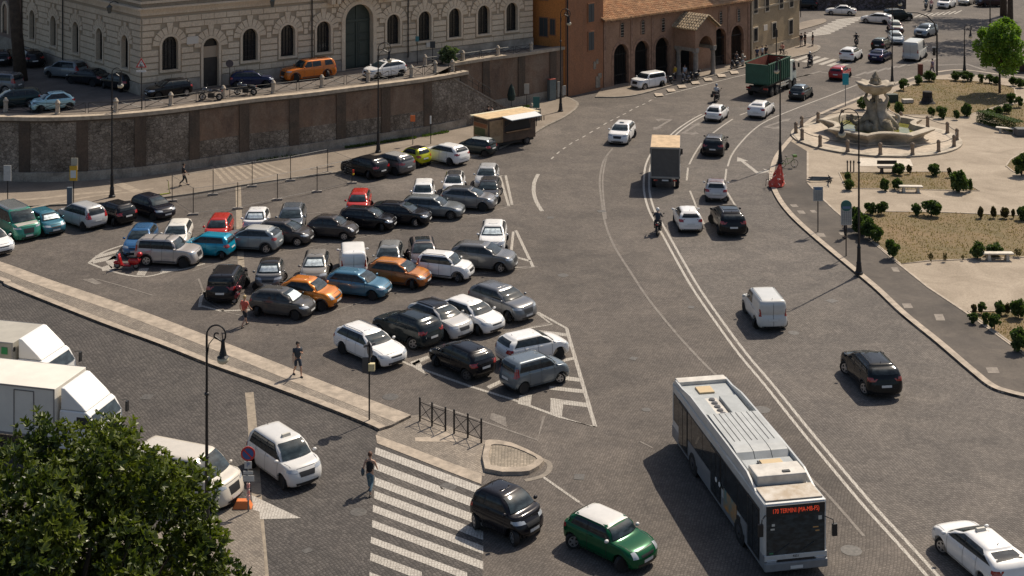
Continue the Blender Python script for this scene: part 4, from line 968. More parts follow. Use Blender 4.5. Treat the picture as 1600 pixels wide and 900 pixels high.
def shell(k):
    """layered rings from sill to roof; every ring is a rounded, tilted plan outline"""
    L, W, H = k['L'], k['W'], k['H']; l2 = L/2; hw = W/2
    xa = l2-k['fo']; xb = xa-k['wb']; r = k['r']; Ra = r+.065
    tr = k.get('trunk')
    # t, xf, zf, xr, zr, w, depth of corner rounding front / rear
    bzr = tr if tr else k['bz']
    Ls = [
     (0, l2-.16, .20, -l2+.14, .24, hw-.09, .50, .40),
     (1, l2-.03, .28, -l2+.03, .34, hw-.025, .52, .42),
     (2, l2, .48, -l2, .52, hw, .52, .40),
     (3, l2-.04, .66, -l2+.015, .74, hw, .48, .36),
     (4, l2-.16-k['hb'], k['hz'], -l2+.07, min(.92, bzr-.06), hw-.02, .40, .30),
     (4.6, (l2-.16+k['cx'])*.5+.08, (k['hz']+k['cz'])/2+.045, -l2+.10 if not tr else -l2+.3, bzr-.015 if tr else (bzr+.90)/2, hw-.045, .26, .26),
     (5.2, k['cx'], k['cz'], k['tx'], k['bz'], hw-.075, .26, .22),
     (6, k['cx']*.5+k['fx']*.5+.03, (k['cz']+H)/2, k['tx']*.5+k['rx']*.5-.06, (k['bz']+H)/2, (hw-.075)*.5+hw*k['rw']*.5+.02, .20, .18),
     (7, k['fx']+.03, H-.115, k['rx']-.03, H-.12, hw*k['rw']+.01, .16, .14),
     (7.5, k['fx']-.10, H-.035, k['rx']+.07, H-.045, hw*k['rw']-.07, .14, .12),
     (8.3, k['fx']-.42, H-.004, k['rx']+.30, H-.012, hw*k['rw']-.26, .12, .1),
     (9.2, .0, H, -.35, H, .04, .02, .02)]
    ts = [a[0] for a in Ls]; cols = list(zip(*Ls))
    sub = [0, .4, 1, 1.5, 2, 2.5, 3, 3.5, 4, 4.2, 4.6, 4.9, 5.2, 5.6, 6, 6.5, 7, 7.25, 7.5, 7.9, 8.3, 8.8, 9.2]
    nf = 10; ns = 34; vs = []
    ring = 2*(nf+1)+2*(ns-1)
    ex = 2.9
    for t in sub:
        xf, zf, xr, zr, w_, df, dr = [mono(ts, cols[i+1], t) for i in range(7)]
        pts = []
        for j in range(nf+1):
            th = -math.pi/2+math.pi*j/nf; s_, c_ = math.sin(th), math.cos(th)
            y = w_*math.copysign(abs(s_)**(2/ex), s_); x = xf-df+df*abs(c_)**(2/ex); pts.append([x, y, None])
        for j in range(1, ns): u = j/ns; pts.append([(xf-df)*(1-u)+(xr+dr)*u, w_, None])
        for j in range(nf+1):
            th = math.pi/2-math.pi*j/nf; s_, c_ = math.sin(th), math.cos(th)
            y = w_*math.copysign(abs(s_)**(2/ex), s_); x = xr+dr-dr*abs(c_)**(2/ex); pts.append([x, y, None])
        for j in range(1, ns): u = j/ns; pts.append([(xr+dr)*(1-u)+(xf-df)*u, -w_, None])
        for p in pts:
            u = (xf-p[0])/(xf-xr); z = zf+(zr-zf)*u
            if abs(p[1]) > hw*.6:
                for xw in (xa, xb):
                    dx = abs(p[0]-xw)
                    if dx < Ra: z = max(z, r+math.sqrt(Ra*Ra-dx*dx))
            p[2] = z; vs.append(tuple(p))
    fs = []; n = ring
    for i in range(len(sub)-1):
        for j in range(n): fs.append((i*n+j, i*n+(j+1) % n, (i+1)*n+(j+1) % n, (i+1)*n+j))
    m = len(sub)-1; fs.append(tuple(range(m*n, (m+1)*n))); fs.append(tuple(range(n))[::-1])
    return vs, fs, xa, xb
def cast(bvh, ax, a, b):
    if ax == 'y+': o, d = Vector((a, 5, b)), Vector((0, -1, 0))
    elif ax == 'y-': o, d = Vector((a, -5, b)), Vector((0, 1, 0))
    elif ax == 'f': o, d = Vector((8, a, b)), Vector((-1, 0, 0))
    elif ax == 'r': o, d = Vector((-8, a, b)), Vector((1, 0, 0))
    else: o, d = Vector((a, b, 6)), Vector((0, 0, -1))
    h = bvh.ray_cast(o, d)
    return (h[0], h[1]) if h[0] is not None else None
def patch(mb, bvh, ax, c, nx=8, ny=4, off=.008, relax=0):
    """quad c (4 corners in projection coordinates) draped over the shell"""
    P = {}
    for i in range(nx+1):
        for j in range(ny+1):
            u, v = i/nx, j/ny
            a = (c[0][0]*(1-u)+c[1][0]*u)*(1-v)+(c[3][0]*(1-u)+c[2][0]*u)*v
            b = (c[0][1]*(1-u)+c[1][1]*u)*(1-v)+(c[3][1]*(1-u)+c[2][1]*u)*v
            h = cast(bvh, ax, a, b)
            if h:
                nrm = h[1]; d = {'y+': Vector((0, 1, 0)), 'y-': Vector((0, -1, 0)), 'f': Vector((1, 0, 0)), 'r': Vector((-1, 0, 0)), 't': Vector((0, 0, 1))}[ax]
                if nrm.dot(d) < 0: nrm = -nrm
                P[i, j] = h[0]+nrm*off
    for _ in range(relax):
        Q = dict(P)
        for (i, j), p in P.items():
            nb = [(i-1, j), (i+1, j), (i, j-1), (i, j+1)] if 0 < i < nx and 0 < j < ny else ([(i-1, j), (i+1, j)] if 0 < i < nx else ([(i, j-1), (i, j+1)] if 0 < j < ny else []))
            if nb and all(q in P for q in nb): Q[i, j] = p*.4+sum((P[q] for q in nb), Vector())*(.6/len(nb))
        P = Q
    ids = {}; vs = []
    for k_, p in P.items(): ids[k_] = len(vs); vs.append(p)
    fs = []
    for i in range(nx):
        for j in range(ny):
            q = [(i, j), (i+1, j), (i+1, j+1), (i, j+1)]
            if all(x in ids for x in q): fs.append(tuple(ids[x] for x in q))
    mb.add(vs, fs)
def wheel_meshes(r, w_=.2):
    key = ('w', round(r, 2), w_)
    if key in CACHE: return CACHE[key]
    t = MB(); n = 20; prof = [(r*.62, -w_/2+.015), (r*.95, -w_/2), (r, -w_/2+.03), (r, w_/2-.03), (r*.95, w_/2), (r*.62, w_/2-.015)]
    t.lathe(prof, n=n); tm = t.mesh('wheel', sm=False)
    m_ = MB(); 
    # dish ring and five spokes on the outer (+z) face
    for z in (w_/2-.012,):
        vs = []; 
        for rr in (r*.66, r*.54):
            for k in range(n): a = 2*math.pi*k/n; vs.append((rr*math.cos(a), rr*math.sin(a), z+.004))
        m_.add(vs, [(k, (k+1) % n, n+(k+1) % n, n+k) for k in range(n)])
        for k in range(5):
            a = 2*math.pi*k/5; ca, sa = math.cos(a), math.sin(a); h = .045
            pts = [(0, -h, 0), (r*.6, -h*.8, 0), (r*.6, h*.8, 0), (0, h, 0)]
            m_.add([(x*ca-y*sa, x*sa+y*ca, z+.006) for x, y, _ in pts], [(0, 1, 2, 3)])
        m_.cyl((0, 0, z-.01), (0, 0, z+.02), r*.17, n=10)
    CACHE[key] = (tm, m_.mesh('rim')); return CACHE[key]
def kind_parts(kd):
    if kd in CACHE: return CACHE[kd]
    k = KINDS[kd]; vs, fs, xa, xb = shell(k); L, W, H = k['L'], k['W'], k['H']; l2, hw, r = L/2, W/2, k['r']
    b = MB(); b.add(vs, fs); body = b.mesh('body', sm=True)
    bm = bmesh.new(); bm.from_mesh(body); bvh = BVHTree.FromBMesh(bm); bm.free()
    P = {'body': body}; rw = k['rw']*hw; cargo = k.get('cargo')
    cx, cz, fx, rx, tx, bz = (k[q] for q in ('cx', 'cz', 'fx', 'rx', 'tx', 'bz'))
    def mk(name, *patches, off=.008):
        m_ = MB()
        for ax, c, nx, ny in patches: patch(m_, bvh, ax, c, nx, ny, off, 4 if name == 'windshield' else 2 if ('wind' in name or name in ('roof', 'hood_skin', 'sunroof')) else 0)
        me = m_.mesh(name, sm=True); P[name] = me
    zt = H-.13; zb = cz+.035; zr = bz+.035
    # windscreen, rear window
    mk('windshield', ('f', [(-(hw-.17), cz+.03), (hw-.17, cz+.03), (rw-.07, H-.115), (-(rw-.07), H-.115)], 20, 10), off=.027)
    if kd in ('van', 'bigvan'):
        mk('rear_window', ('r', [(-(hw-.25), H*.62), (-.04, H*.62), (-.04, H-.3), (-(rw-.14), H-.3)], 4, 3), ('r', [((hw-.25), H*.62), (.04, H*.62), (.04, H-.3), ((rw-.14), H-.3)], 4, 3)); P['rear_window_cargo'] = True
    elif k.get('trunk'): mk('rear_window', ('t', [(tx+.08, -(hw-.26)), (rx-.02, -(rw-.12)), (rx-.02, rw-.12), (tx+.08, hw-.26)], 6, 10))
    elif kd == 'liftback': mk('rear_window', ('t', [(tx+.28, -(hw-.32)), (rx-.05, -(rw-.12)), (rx-.05, rw-.12), (tx+.28, hw-.32)], 6, 10))
    else: mk('rear_window', ('r', [(-(hw-.22), bz+.03), (hw-.22, bz+.03), (rw-.10, H-.15), (-(rw-.10), H-.15)], 18, 8), off=.018)
    # side windows: A pillar line from (cx-.08,cz) to (fx,zt); rear pillar line from (tx+.35,bz) to (rx+.2,zt)
    def apx(z): return (cx-.20)+(fx-.10-(cx-.20))*(z-cz)/(zt-cz)
    rbx = tx+.34; rtx = rx+.20
    if k.get('trunk'): rbx, rtx = tx+.12, rx+.08
    def rpx(z): return rbx+(rtx-rbx)*(z-bz)/(zt-bz)
    def belt(x): return zb+(zr-zb)*max(0, min(1, (cx-x)/(cx-tx)))
    two = kd in ('mini500', 'smart', 'cooper')
    if cargo: segs = [(apx, fx-.85)]
    elif kd == 'smart': segs = [(apx, -.42), (-.50, rpx)]
    elif two: segs = [(apx, -.45), (-.52, rpx)]
    elif kd in ('wagon', 'boxsuv', 'minibus', 'jeep', 'mpv', 'suv', 'pickup'):
        x1 = .02 if kd != 'minibus' else .75; x2 = x1-.92 if kd != 'minibus' else -.85; segs = [(apx, x1), (x1-.07, x2), (x2-(.42 if kd == 'pickup' else .07), rpx)]
    else: segs = [(apx, -.10), (-.17, rpx)]
    for si, sgn in (('y+', 1), ('y-', -1)):
        for i, (a, c_) in enumerate(segs):
            fa = a if callable(a) else (lambda z, a=a: a); fc = c_ if callable(c_) else (lambda z, c_=c_: c_)
            xa0, xa1 = fa(zb+.02), fa(zt); xc0, xc1 = fc(zr+.02), fc(zt)
            m_ = MB(); patch(m_, bvh, si, [(xa0, belt(xa0)), (xc0, belt(xc0)), (xc1, zt-.005), (xa1, zt-.005)], 12, 7, .013, 1)
            P['side_window', sgn, i] = m_.mesh('side_window', sm=True)
    P['nside'] = len(segs)
    if not cargo and kd != 'pickup':
        m_ = MB()
        for si in ('y+', 'y-'):
            f0, r0 = segs[0][0], segs[-1][1]; a0, a1, c0, c1 = f0(zb-.02)+.05, f0(zt+.02)+.02, r0(zr-.02)-.05, r0(zt+.02)-.02
            patch(m_, bvh, si, [(a0, belt(a0)-.025), (c0, belt(c0)-.025), (c1, zt+.02), (a1, zt+.02)], 18, 8, .006, 1)
        P['window_trim'] = m_.mesh('window_trim', sm=True)
    # lamps
    hz = k['hz']
    for sgn in (1, -1):
        m_ = MB()
        if kd in ('mini500', 'cooper', 'panda'):
            patch(m_, bvh, 'f', [(sgn*(hw-.36), hz-.17), (sgn*(hw-.13), hz-.17), (sgn*(hw-.15), hz+.02), (sgn*(hw-.34), hz+.04)], 5, 5, .012)
        else:
            patch(m_, bvh, 'f', [(sgn*(hw-.46), hz-.12), (sgn*(hw-.03), hz-.11), (sgn*(hw-.035), hz+.015), (sgn*(hw-.42), hz-.02)], 6, 4, .010)
            patch(m_, bvh, 'y+' if sgn > 0 else 'y-', [(l2-.50, hz-.06), (l2-.22, hz-.11), (l2-.24, hz+.01), (l2-.50, hz+.02)], 4, 3, .010)
        P['headlight', sgn] = m_.mesh('headlight', sm=True)
        m_ = MB(); tz0, tz1 = (bz-.28, bz-.06)
        if kd in ('van', 'bigvan', 'minibus', 'mpv', 'panda', 'boxsuv'): tz0, tz1 = bz-.25, bz+.22
        tw = .16 if kd in ('van', 'bigvan', 'minibus') else (.30 if kd != 'panda' else .17)
        if kd in ('mini500', 'cooper'): tw = .2
        patch(m_, bvh, 'r', [(sgn*(hw-tw-.05), tz0+.03), (sgn*(hw-.03), tz0), (sgn*(hw-.05), tz1), (sgn*(hw-tw+.02), tz1-.03)], 5, 4, .010)
        if not cargo: patch(m_, bvh, 'y+' if sgn > 0 else 'y-', [(-l2+.36, tz0+.08), (-l2+.10, tz0+.03), (-l2+.13, tz1), (-l2+.36, tz1-.03)], 4, 3, .010)
        P['taillight', sgn] = m_.mesh('taillight', sm=True)
    mk('grille', ('f', [(-.33, .61), (.33, .61), (.38, hz-.10), (-.38, hz-.10)], 6, 3), ('f', [(-.5, .27), (.5, .27), (.55, .40), (-.55, .40)], 6, 2), off=.010)
    mk('rear_bumper_trim', ('r', [(-.62, .27), (.62, .27), (.62, .38), (-.62, .38)], 8, 2), off=.010)
    mk('license_plate', ('f', [(-.26, .42), (.26, .42), (.26, .53), (-.26, .53)], 3, 1), off=.022)
    mk('rear_plate', ('r', [(-.26, .66), (.26, .66), (.26, .77), (-.26, .77)], 3, 1), off=.020)
    mk('rear_plate_recess', ('r', [(-.33, .62), (.33, .62), (.33, .80), (-.33, .80)], 4, 2), off=.010)
    # roof skin, lower cladding, shade
    mk('roof', ('t', [(rx+.06, -(rw-.045)), (fx-.03, -(rw-.045)), (fx-.03, rw-.045), (rx+.06, rw-.045)], 16, 14), off=.016)
    mk('sunroof', ('t', [(fx-1.25, -(rw-.16)), (fx-.16, -(rw-.16)), (fx-.16, rw-.16), (fx-1.25, rw-.16)], 6, 8), off=.022)
    mk('hood_skin', ('t', [(cx+.03, -(hw-.16)), (l2-.30, -(hw-.24)), (l2-.30, hw-.24), (cx+.03, hw-.16)], 10, 14), off=.014)
    mk('sunshade', ('f', [(-(hw-.26), cz+.07), (hw-.26, cz+.07), (rw-.14, H-.19), (-(rw-.14), H-.19)], 20, 8), off=.032)
    # hood seams and door seams as thin dark lines
    m_ = MB()
    for sgn in (1, -1):
        si = 'y+' if sgn > 0 else 'y-'
        for x_ in ([fx-.85, cx-.25] if cargo else ([-.48, cx-.32] if two else [-.135, cx-.30, max(rbx+.25, xb+.36)])):
            patch(m_, bvh, si, [(x_-.008, .33), (x_+.008, .33), (x_+.008, belt(x_)-.02), (x_-.008, belt(x_)-.02)], 1, 6, .006)
        patch(m_, bvh, 't', [(cx+.03, sgn*(hw-.14)), (l2-.36, sgn*(hw-.22)), (l2-.36, sgn*(hw-.205)), (cx+.03, sgn*(hw-.125))], 6, 1, .008)
        patch(m_, bvh, si, [(xa-r-.1, .345), (xb+r+.1, .345), (xb+r+.1, .36), (xa-r-.1, .36)], 8, 1, .006)
    patch(m_, bvh, 'f', [(-(hw-.42), hz+.005), (hw-.42, hz+.005), (hw-.42, hz+.018), (-(hw-.42), hz+.018)], 8, 1, .008)
    if kd in ('van', 'bigvan'): patch(m_, bvh, 'r', [(-.01, .35), (.01, .35), (.01, H-.18), (-.01, H-.18)], 1, 8, .008)
    else: patch(m_, bvh, 'r', [(-(hw-.3), .60), (hw-.3, .60), (hw-.3, .612), (-(hw-.3), .612)], 8, 1, .008)
    P['panel_gap'] = m_.mesh('panel_gap')
    # wheel-arch cladding
    for nm, w0, w1 in (('cladding', -.012, .075),):
        m_ = MB()
        for sgn in (1, -1):
            si = 'y+' if sgn > 0 else 'y-'
            for xw in (xa, xb):
                Ra = r+.065
                for q in range(14):
                    a0, a1 = math.pi*q/14, math.pi*(q+1)/14
                    patch(m_, bvh, si, [(xw+(Ra+.006)*math.cos(a0), r+(Ra+.006)*math.sin(a0)), (xw+(Ra+.07)*math.cos(a0), r+(Ra+.07)*math.sin(a0)), (xw+(Ra+.07)*math.cos(a1), r+(Ra+.07)*math.sin(a1)), (xw+(Ra+.006)*math.cos(a1), r+(Ra+.006)*math.sin(a1))], 1, 1, .009)
            patch(m_, bvh, si, [(xa-r-.1, .27), (xb+r+.1, .27), (xb+r+.1, .40), (xa-r-.1, .40)], 10, 1, .009)
        P['cladding'] = m_.mesh('cladding', sm=True)
    m_ = MB()
    for sgn in (1, -1):
        si = 'y+' if sgn > 0 else 'y-'
        for x_ in ([fx-.75] if cargo else ([-.30] if two else [.05, -.82])):
            h = cast(bvh, si, x_, cz-.06)
            if h: m_.box(x_, h[0].y+sgn*.018, cz-.06, .16, .03, .03)
    P['door_handle'] = m_.mesh('door_handle')
    m_ = MB(); m_.box((xa+xb)/2, 0, .42, L-.5, (hw-.26)*2, .40); m_.box(0, 0, .30, L-.35, hw*1.1, .16); P['underbody'] = m_.mesh('underbody')
    m_ = MB(); m_.ball((0, 0, 0), .1, .75, 1.05, .72, 10, 6); P['mirror'] = m_.mesh('mirror', sm=True)
    m_ = MB()
    for sgn in (1, -1):
        pts = []
        for q in range(9):
            x_ = rx+.12+(fx-.2-rx-.12)*q/8; h = cast(bvh, 't', x_, sgn*(rw-.10)); pts.append(h[0]+Vector((0, 0, .05 if 0 < q < 8 else 0)))
        m_.tube(pts, .016, 5)
    P['roof_rail'] = m_.mesh('roof_rail')
    m_ = MB(); h = cast(bvh, 't', rx+.22, 0); m_.tube([h[0], h[0]+Vector((-.07, 0, .09))], [.014, .006], 5); P['antenna'] = m_.mesh('antenna')
    h = cast(bvh, 't', fx-.30, 0); P['roofpt'] = h[0]
    # wiper
    m_ = MB()
    for sgn in (-1, .25):
        a = cast(bvh, 'f', sgn*(hw-.32), cz+.035); b_ = cast(bvh, 'f', sgn*(hw-.32)+.55, cz+.10)
        if a and b_: m_.tube([a[0]+Vector((.02, 0, .01)), b_[0]+Vector((.02, 0, .01))], .010, 4)
    P['wiper'] = m_.mesh('wiper')
    P['geo'] = (xa, xb, r, hw, cx, cz, fx, rx, H, l2)
    CACHE[kd] = P; return P
PAINT = {}
def paint(col, metal=.2, dull=0):
    if min(col) > .4: metal = 0
    key = (tuple(round(c, 3) for c in col), metal)
    if key not in PAINT:
        g = NG('car paint %.2f %.2f %.2f' % col, .16 if max(col) < .1 else .26); g.b.inputs['Metallic'].default_value = metal; dk = max(col) < .1; g.b.inputs['Coat Weight'].default_value = .3 if dk else .5; g.b.inputs['Coat Roughness'].default_value = .06; g.b.inputs['Specular IOR Level'].default_value = .15 if dk else .45
        n = g.noise(2.2, 6, .7); dust = tuple(c*.9+.008 for c in col)
        PAINT[key] = g.out(g.mix(g.rng(n.outputs[0], .4, .7), col, dust))
    return PAINT[key]
def car(label, kd, col, pos, group=None, name='parked_car', cat='car', z=0, roof=None, opts='', sc=1.0, metal=.25, wheel_z=None, hood=None, mirror=None):
    """pos: ('W',fx,fy,rx,ry) near-side wheel contacts | ('F'|'R',x,y,heading) one near-side wheel | ('T',x,y,heading) roof centre |
       ('E',x,y,heading,'f'|'r') middle of the near bumper on the ground | ('C',x,y,heading)"""
    P = kind_parts(kd); xa, xb, r, hw, cx, cz, fx, rx, H, l2 = P['geo']; mode = pos[0]
    xa, xb, hw_, H_, l2_ = xa*sc, xb*sc, hw*sc, H*sc, l2*sc
    if mode == 'W':
        a = G(pos[1], pos[2], z); b = G(pos[3], pos[4], z); d = a-b; hd = math.atan2(d.y, d.x)
    else: hd = R(pos[3])
    e = Vector((math.cos(hd), math.sin(hd), 0)); nn = Vector((-e.y, e.x, 0))
    if nn.y > 0: nn = -nn          # towards the camera
    if mode == 'W': mid = (a+b)/2; c = mid-nn*(hw_-.06)-e*(xa+xb)/2
    elif mode == 'F': c = G(pos[1], pos[2], z)-nn*(hw_-.06)-e*xa
    elif mode == 'R': c = G(pos[1], pos[2], z)-nn*(hw_-.06)-e*xb
    elif mode == 'T': c = G(pos[1], pos[2], z+H_); c.z = z; c -= e*(fx+rx)/2*sc
    elif mode == 'E': c = G(pos[1], pos[2], z)+(-e*l2_ if pos[4] == 'f' else e*l2_)
    else: c = G(pos[1], pos[2], z)
    c.z = z+.005
    root = thing(name, c, hd, label, cat, group); root.scale = (sc, sc, sc)
    far = 'far' in opts
    mb_ = paint(col, metal)
    bo = put('body', P['body'], mb_, root)
    put('underbody', P['underbody'], M['black_tr'], root)
    put('windshield', P['windshield'], M['windshield'], root)
    put('rear_window', P['rear_window'], M['glass'] if not P.get('rear_window_cargo') or 'glassrear' in opts else M['glass'], root) if not ('blank' in opts) else None
    for sgn in (1, -1):
        for i in range(P['nside']): put('side_window', P['side_window', sgn, i], M['glass'], root)
        put('headlight', P['headlight', sgn], M['headlight'], root); put('taillight', P['taillight', sgn], M['taillight'], root)
        put('mirror', P['mirror'], mb_ if not mirror else mirror, root, (cx-.22, sgn*(hw+.075), cz+.06))
    if 'window_trim' in P: put('window_trim', P['window_trim'], M['black_tr'], root)
    put('grille', P['grille'], M['black_tr'], root)
    put('rear_bumper_trim', P['rear_bumper_trim'], M['black_tr'], root)
    rp = put('plate_recess', P['rear_plate_recess'], mb_, root) if False else None
    put('license_plate', P['license_plate'], M['plate'], root); put('license_plate', P['rear_plate'], M['plate'], root)
    put('panel_gap', P['panel_gap'], M['black_tr'], root)
    if not far:
        put('door_handle', P['door_handle'], mb_, root); put('antenna', P['antenna'], M['black_tr'], root); put('wiper', P['wiper'], M['black_tr'], root)
    if roof: put('roof', P['roof'], roof, root)
    if hood: put('hood', P['hood_skin'], hood, root)
    if 'sun' in opts.split(): put('sunroof', P['sunroof'], M['glass'], root)
    if 'clad' in opts: put('cladding', P['cladding'], mat('grey plastic cladding', (.045, .045, .047), .6), root)
    if 'rails' in opts: put('roof_rail', P['roof_rail'], M['black_tr'] if 'darkrails' in opts else M['rim'], root)
    if 'shade' in opts: put('sunshade', P['sunshade'], M['shade'], root)
    tm, rm = wheel_meshes(r)
    for xw in (xa/sc, xb/sc):
        for sgn in (1, -1):
            w_ = put('wheel', tm, M['tyre'], root, (xw, sgn*(hw-.135), r), (R(-90*sgn), 0, random.uniform(0, 6)))
            put('rim', rm, M['rim_dark'] if 'darkrim' in opts else M['rim'], w_)
    if 'taxisign' in opts:
        p = P['roofpt']; m_ = MB(); m_.tap(p.x, 0, p.z-.01, p.z+.11, .16, .42, .10, .36); m_.build('taxi_sign', mat('taxi roof sign', (.55, .52, .45), .4), root)
    if 'rackbars' in opts:
        m_ = MB()
        for x_ in (fx-.45, fx-1.35): m_.tube([(x_, -.62, H+.02), (x_, -.5, H+.09), (x_, .5, H+.09), (x_, .62, H+.02)], .022, 5)
        m_.build('roof_rack', M['black_tr'], root)
    return root
WHITE = (.80, .79, .77); CREAM = (.76, .73, .66); SILVER = (.42, .425, .43); GREY = (.13, .13, .135); DGREY = (.055, .056, .06); BLACK = (.012, .012, .014)
RED = (.50, .028, .016); TEAL = (.03, .15, .21); BLUE = (.03, .12, .27); CYAN = (.0, .27, .42); ORANGE = (.62, .19, .01); SKYB = (.33, .55, .62); BROWNO = (.36, .11, .02); STEELB = (.06, .17, .26); BGREY = (.13, .16, .185)
blackroof = paint(BLACK); PK = 'cars parked on the square'; MV = 'cars driving on the right-hand lanes'; TC = 'cars parked on the palazzo terrace'; FARC = 'distant traffic at the junction'
# ---- terrace
TG = ZT
car('light blue little three-door car parked beside the terrace edge, facing left', 'mini500', SKYB, ('W', 66, 176, 106, 172), TC, z=TG)
car('dark green estate car parked behind the light blue little car', 'wagon', (.03, .05, .05), ('C', 20, 166, 203), TC, z=TG, opts='far')
car('grey boxy car half cut by the left photo edge on the terrace', 'boxsuv', (.16, .17, .18), ('C', -2, 143, 165), TC, z=TG, opts='far')
car('silver hatchback parked nose away against the left palazzo side, below the drain pipe', 'mpv', (.22, .245, .26), ('C', 103, 121, 155), TC, z=TG, opts='far')
car('dark saloon with one lit red tail light in the row along the palazzo side', 'sedan', (.02, .022, .026), ('C', 139, 131, 150), TC, z=TG, opts='far')
car('near-black car nearest the palazzo corner, rear plate showing in the shade', 'hatch', (.018, .022, .024), ('C', 186, 139, 140), TC, z=TG, opts='far')
car('black car in deep shade just right of the pine trunk', 'suv', (.016, .016, .018), ('C', 48, 102, 120), TC, z=TG, opts='far')
car('black car in deep shade just left of the pine trunk', 'hatch', (.016, .016, .018), ('C', 8, 100, 100), TC, z=TG, opts='far')
car('black five-door hatchback parked along the palazzo front left of the small door', 'hatch', BLACK, ('W', 250, 155, 289, 150.5), TC, z=TG)
car('dark blue car parked on the terrace in front of the second window, behind the motorcycles', 'hatch', (.015, .02, .06), ('C', 393, 135, 12), TC, z=TG)
car('orange double-cab pickup with closed rear bed cover parked by the palazzo', 'pickup', (.56, .15, .012), ('W', 464, 128.5, 509, 123), TC, z=TG, opts='darkrails rails clad', name='pickup_truck', cat='pickup truck')
car('white taxi with roof sign parked at the tall green palazzo door', 'crossover', WHITE, ('W', 591, 125, 627, 120), TC, z=TG, opts='taxisign', name='taxi', cat='taxi')
car('bluish car only just visible behind the bollard near the right end of the terrace', 'hatch', (.1, .16, .25), ('C', 812, 80, 30), TC, z=TG, opts='far') if False else None
# ---- row A, along the far pavement at left
car('white car cut by the left photo edge at the start of the far parking row', 'hatch', WHITE, ('C', -14, 391, -45), PK)
car('two-tone minibus taxi, cream bonnet over green lower body, second in the far left row', 'minibus', (.03, .22, .15), ('F', 18, 378, -48), PK, opts='rails', name='minibus', cat='minibus', roof=paint((.17, .18, .18)), hood=paint((.50, .47, .40)))
car('teal hatchback with its nose out, beside the two-tone minibus', 'city', TEAL, ('F', 66, 370, -47), PK, opts='shade')
car('silver rounded people carrier parked tail out in the far left row', 'mpv', SILVER, ('R', 130, 361, 140), PK)
car('black hatchback parked tail out, right of the silver people carrier', 'hatch', BLACK, ('R', 178, 354, 140), PK)
car('black car with its nose out, next to the left end of the fencing', 'sleek', (.014, .014, .022), ('F', 239, 345.5, -42), PK)
# ---- row B facing the camera
car('bright blue hatchback facing the camera behind the silver off-roader', 'hatch', BLUE, ('T', 223, 352, -87), PK)
car('pearl white hatchback facing the camera between the blue hatchback and the cyan little car', 'hatch', CREAM, ('T', 279, 345, -85), PK)
car('red little hatchback facing the camera behind the cyan little car', 'city', RED, ('T', 344, 336, -88), PK)
car('tiny white two-seater with a silvery windscreen shade, facing the camera', 'smart', WHITE, ('T', 402, 325, -89), PK, opts='shade')
car('blue-grey estate car facing the camera, right of the tiny white two-seater', 'suv', (.10, .12, .145), ('T', 457, 320, -86), PK, opts='rails')
car('bright red little car facing the camera alone above the dark hatchbacks', 'city', RED, ('T', 562, 297, -90), PK)
car('white boxy little car facing the camera, first in the short back row', 'panda', WHITE, ('T', 662, 282, -89), PK)
car('white little car with dark roof facing the camera in the short back row', 'city', WHITE, ('T', 710, 269, -91), PK, roof=paint(DGREY))
car('silver car facing the camera, right behind the dark grey one by the hatched paint', 'hatch', SILVER, ('T', 762, 257, -94), PK)
car('dark grey car with open-looking bonnet facing the camera, beside the hatched paint', 'hatch', (.05, .05, .055), ('T', 765, 278, -94), PK)
# ---- row C
car('silver off-roader with roof rack and dark bumpers beside the red scooter', 'boxsuv', (.42, .39, .37), ('W', 289, 419, 226, 416), PK, opts='clad rackbars rails')
car('cyan little hatchback parked tail right behind the silver off-roader', 'city', CYAN, ('R', 346, 406, 168), PK)
car('silver-blue crossover parked tail right between the cyan little car and a grey coupe', 'crossover', (.22, .25, .27), ('R', 415, 397, 168), PK, roof=paint((.45, .45, .43)), opts='clad')
car('dark grey rounded hatchback nose right behind the silver-blue crossover', 'sleek', (.07, .065, .065), ('F', 464, 385.5, -13), PK)
car('dark brown-grey retro little car, nose right, fourth in the second row', 'mini500', (.065, .058, .055), ('F', 537, 376.5, -13), PK)
car('black hatchback nose right between the retro little car and the long black saloon', 'hatch', (.014, .014, .017), ('F', 595, 363, -13), PK)
car('long black saloon with chrome window line, nose right', 'liftback', (.014, .014, .018), ('F', 649, 355, -12), PK)
car('grey estate car nose right behind the long black saloon', 'wagon', (.16, .175, .18), ('F', 704, 344, -12), PK, opts='darkrim')
car('light grey hatchback nose right at the far right end of the second row', 'crossover', (.20, .195, .195), ('F', 754, 331, -12), PK, roof=paint((.07, .075, .08)), opts='darkrim')
# ---- row D by the kerb, tails out
car('black off-roader parked tail out beside the end of the temporary fencing', 'suv', BLACK, ('R', 576, 281, 140), PK, opts='darkrails rails')
car('grey coupe-like crossover parked tail out beside the black off-roader', 'suv', (.12, .115, .115), ('R', 617, 275, 140), PK, roof=paint((.42, .41, .39)))
car('yellow two-seater with black roof squeezed between two larger cars', 'smart', (.50, .50, .0), ('E', 666, 261, 138, 'r'), PK, roof=blackroof)
car('white sporty off-roader with dark windows, parked tail out next to the yellow two-seater', 'suv', WHITE, ('R', 703, 260, 140), PK, opts='darkrim')
car('black little car with pale roof in front of the food truck', 'city', (.02, .03, .032), ('R', 757, 246, 150), PK, roof=paint((.45, .48, .48)))
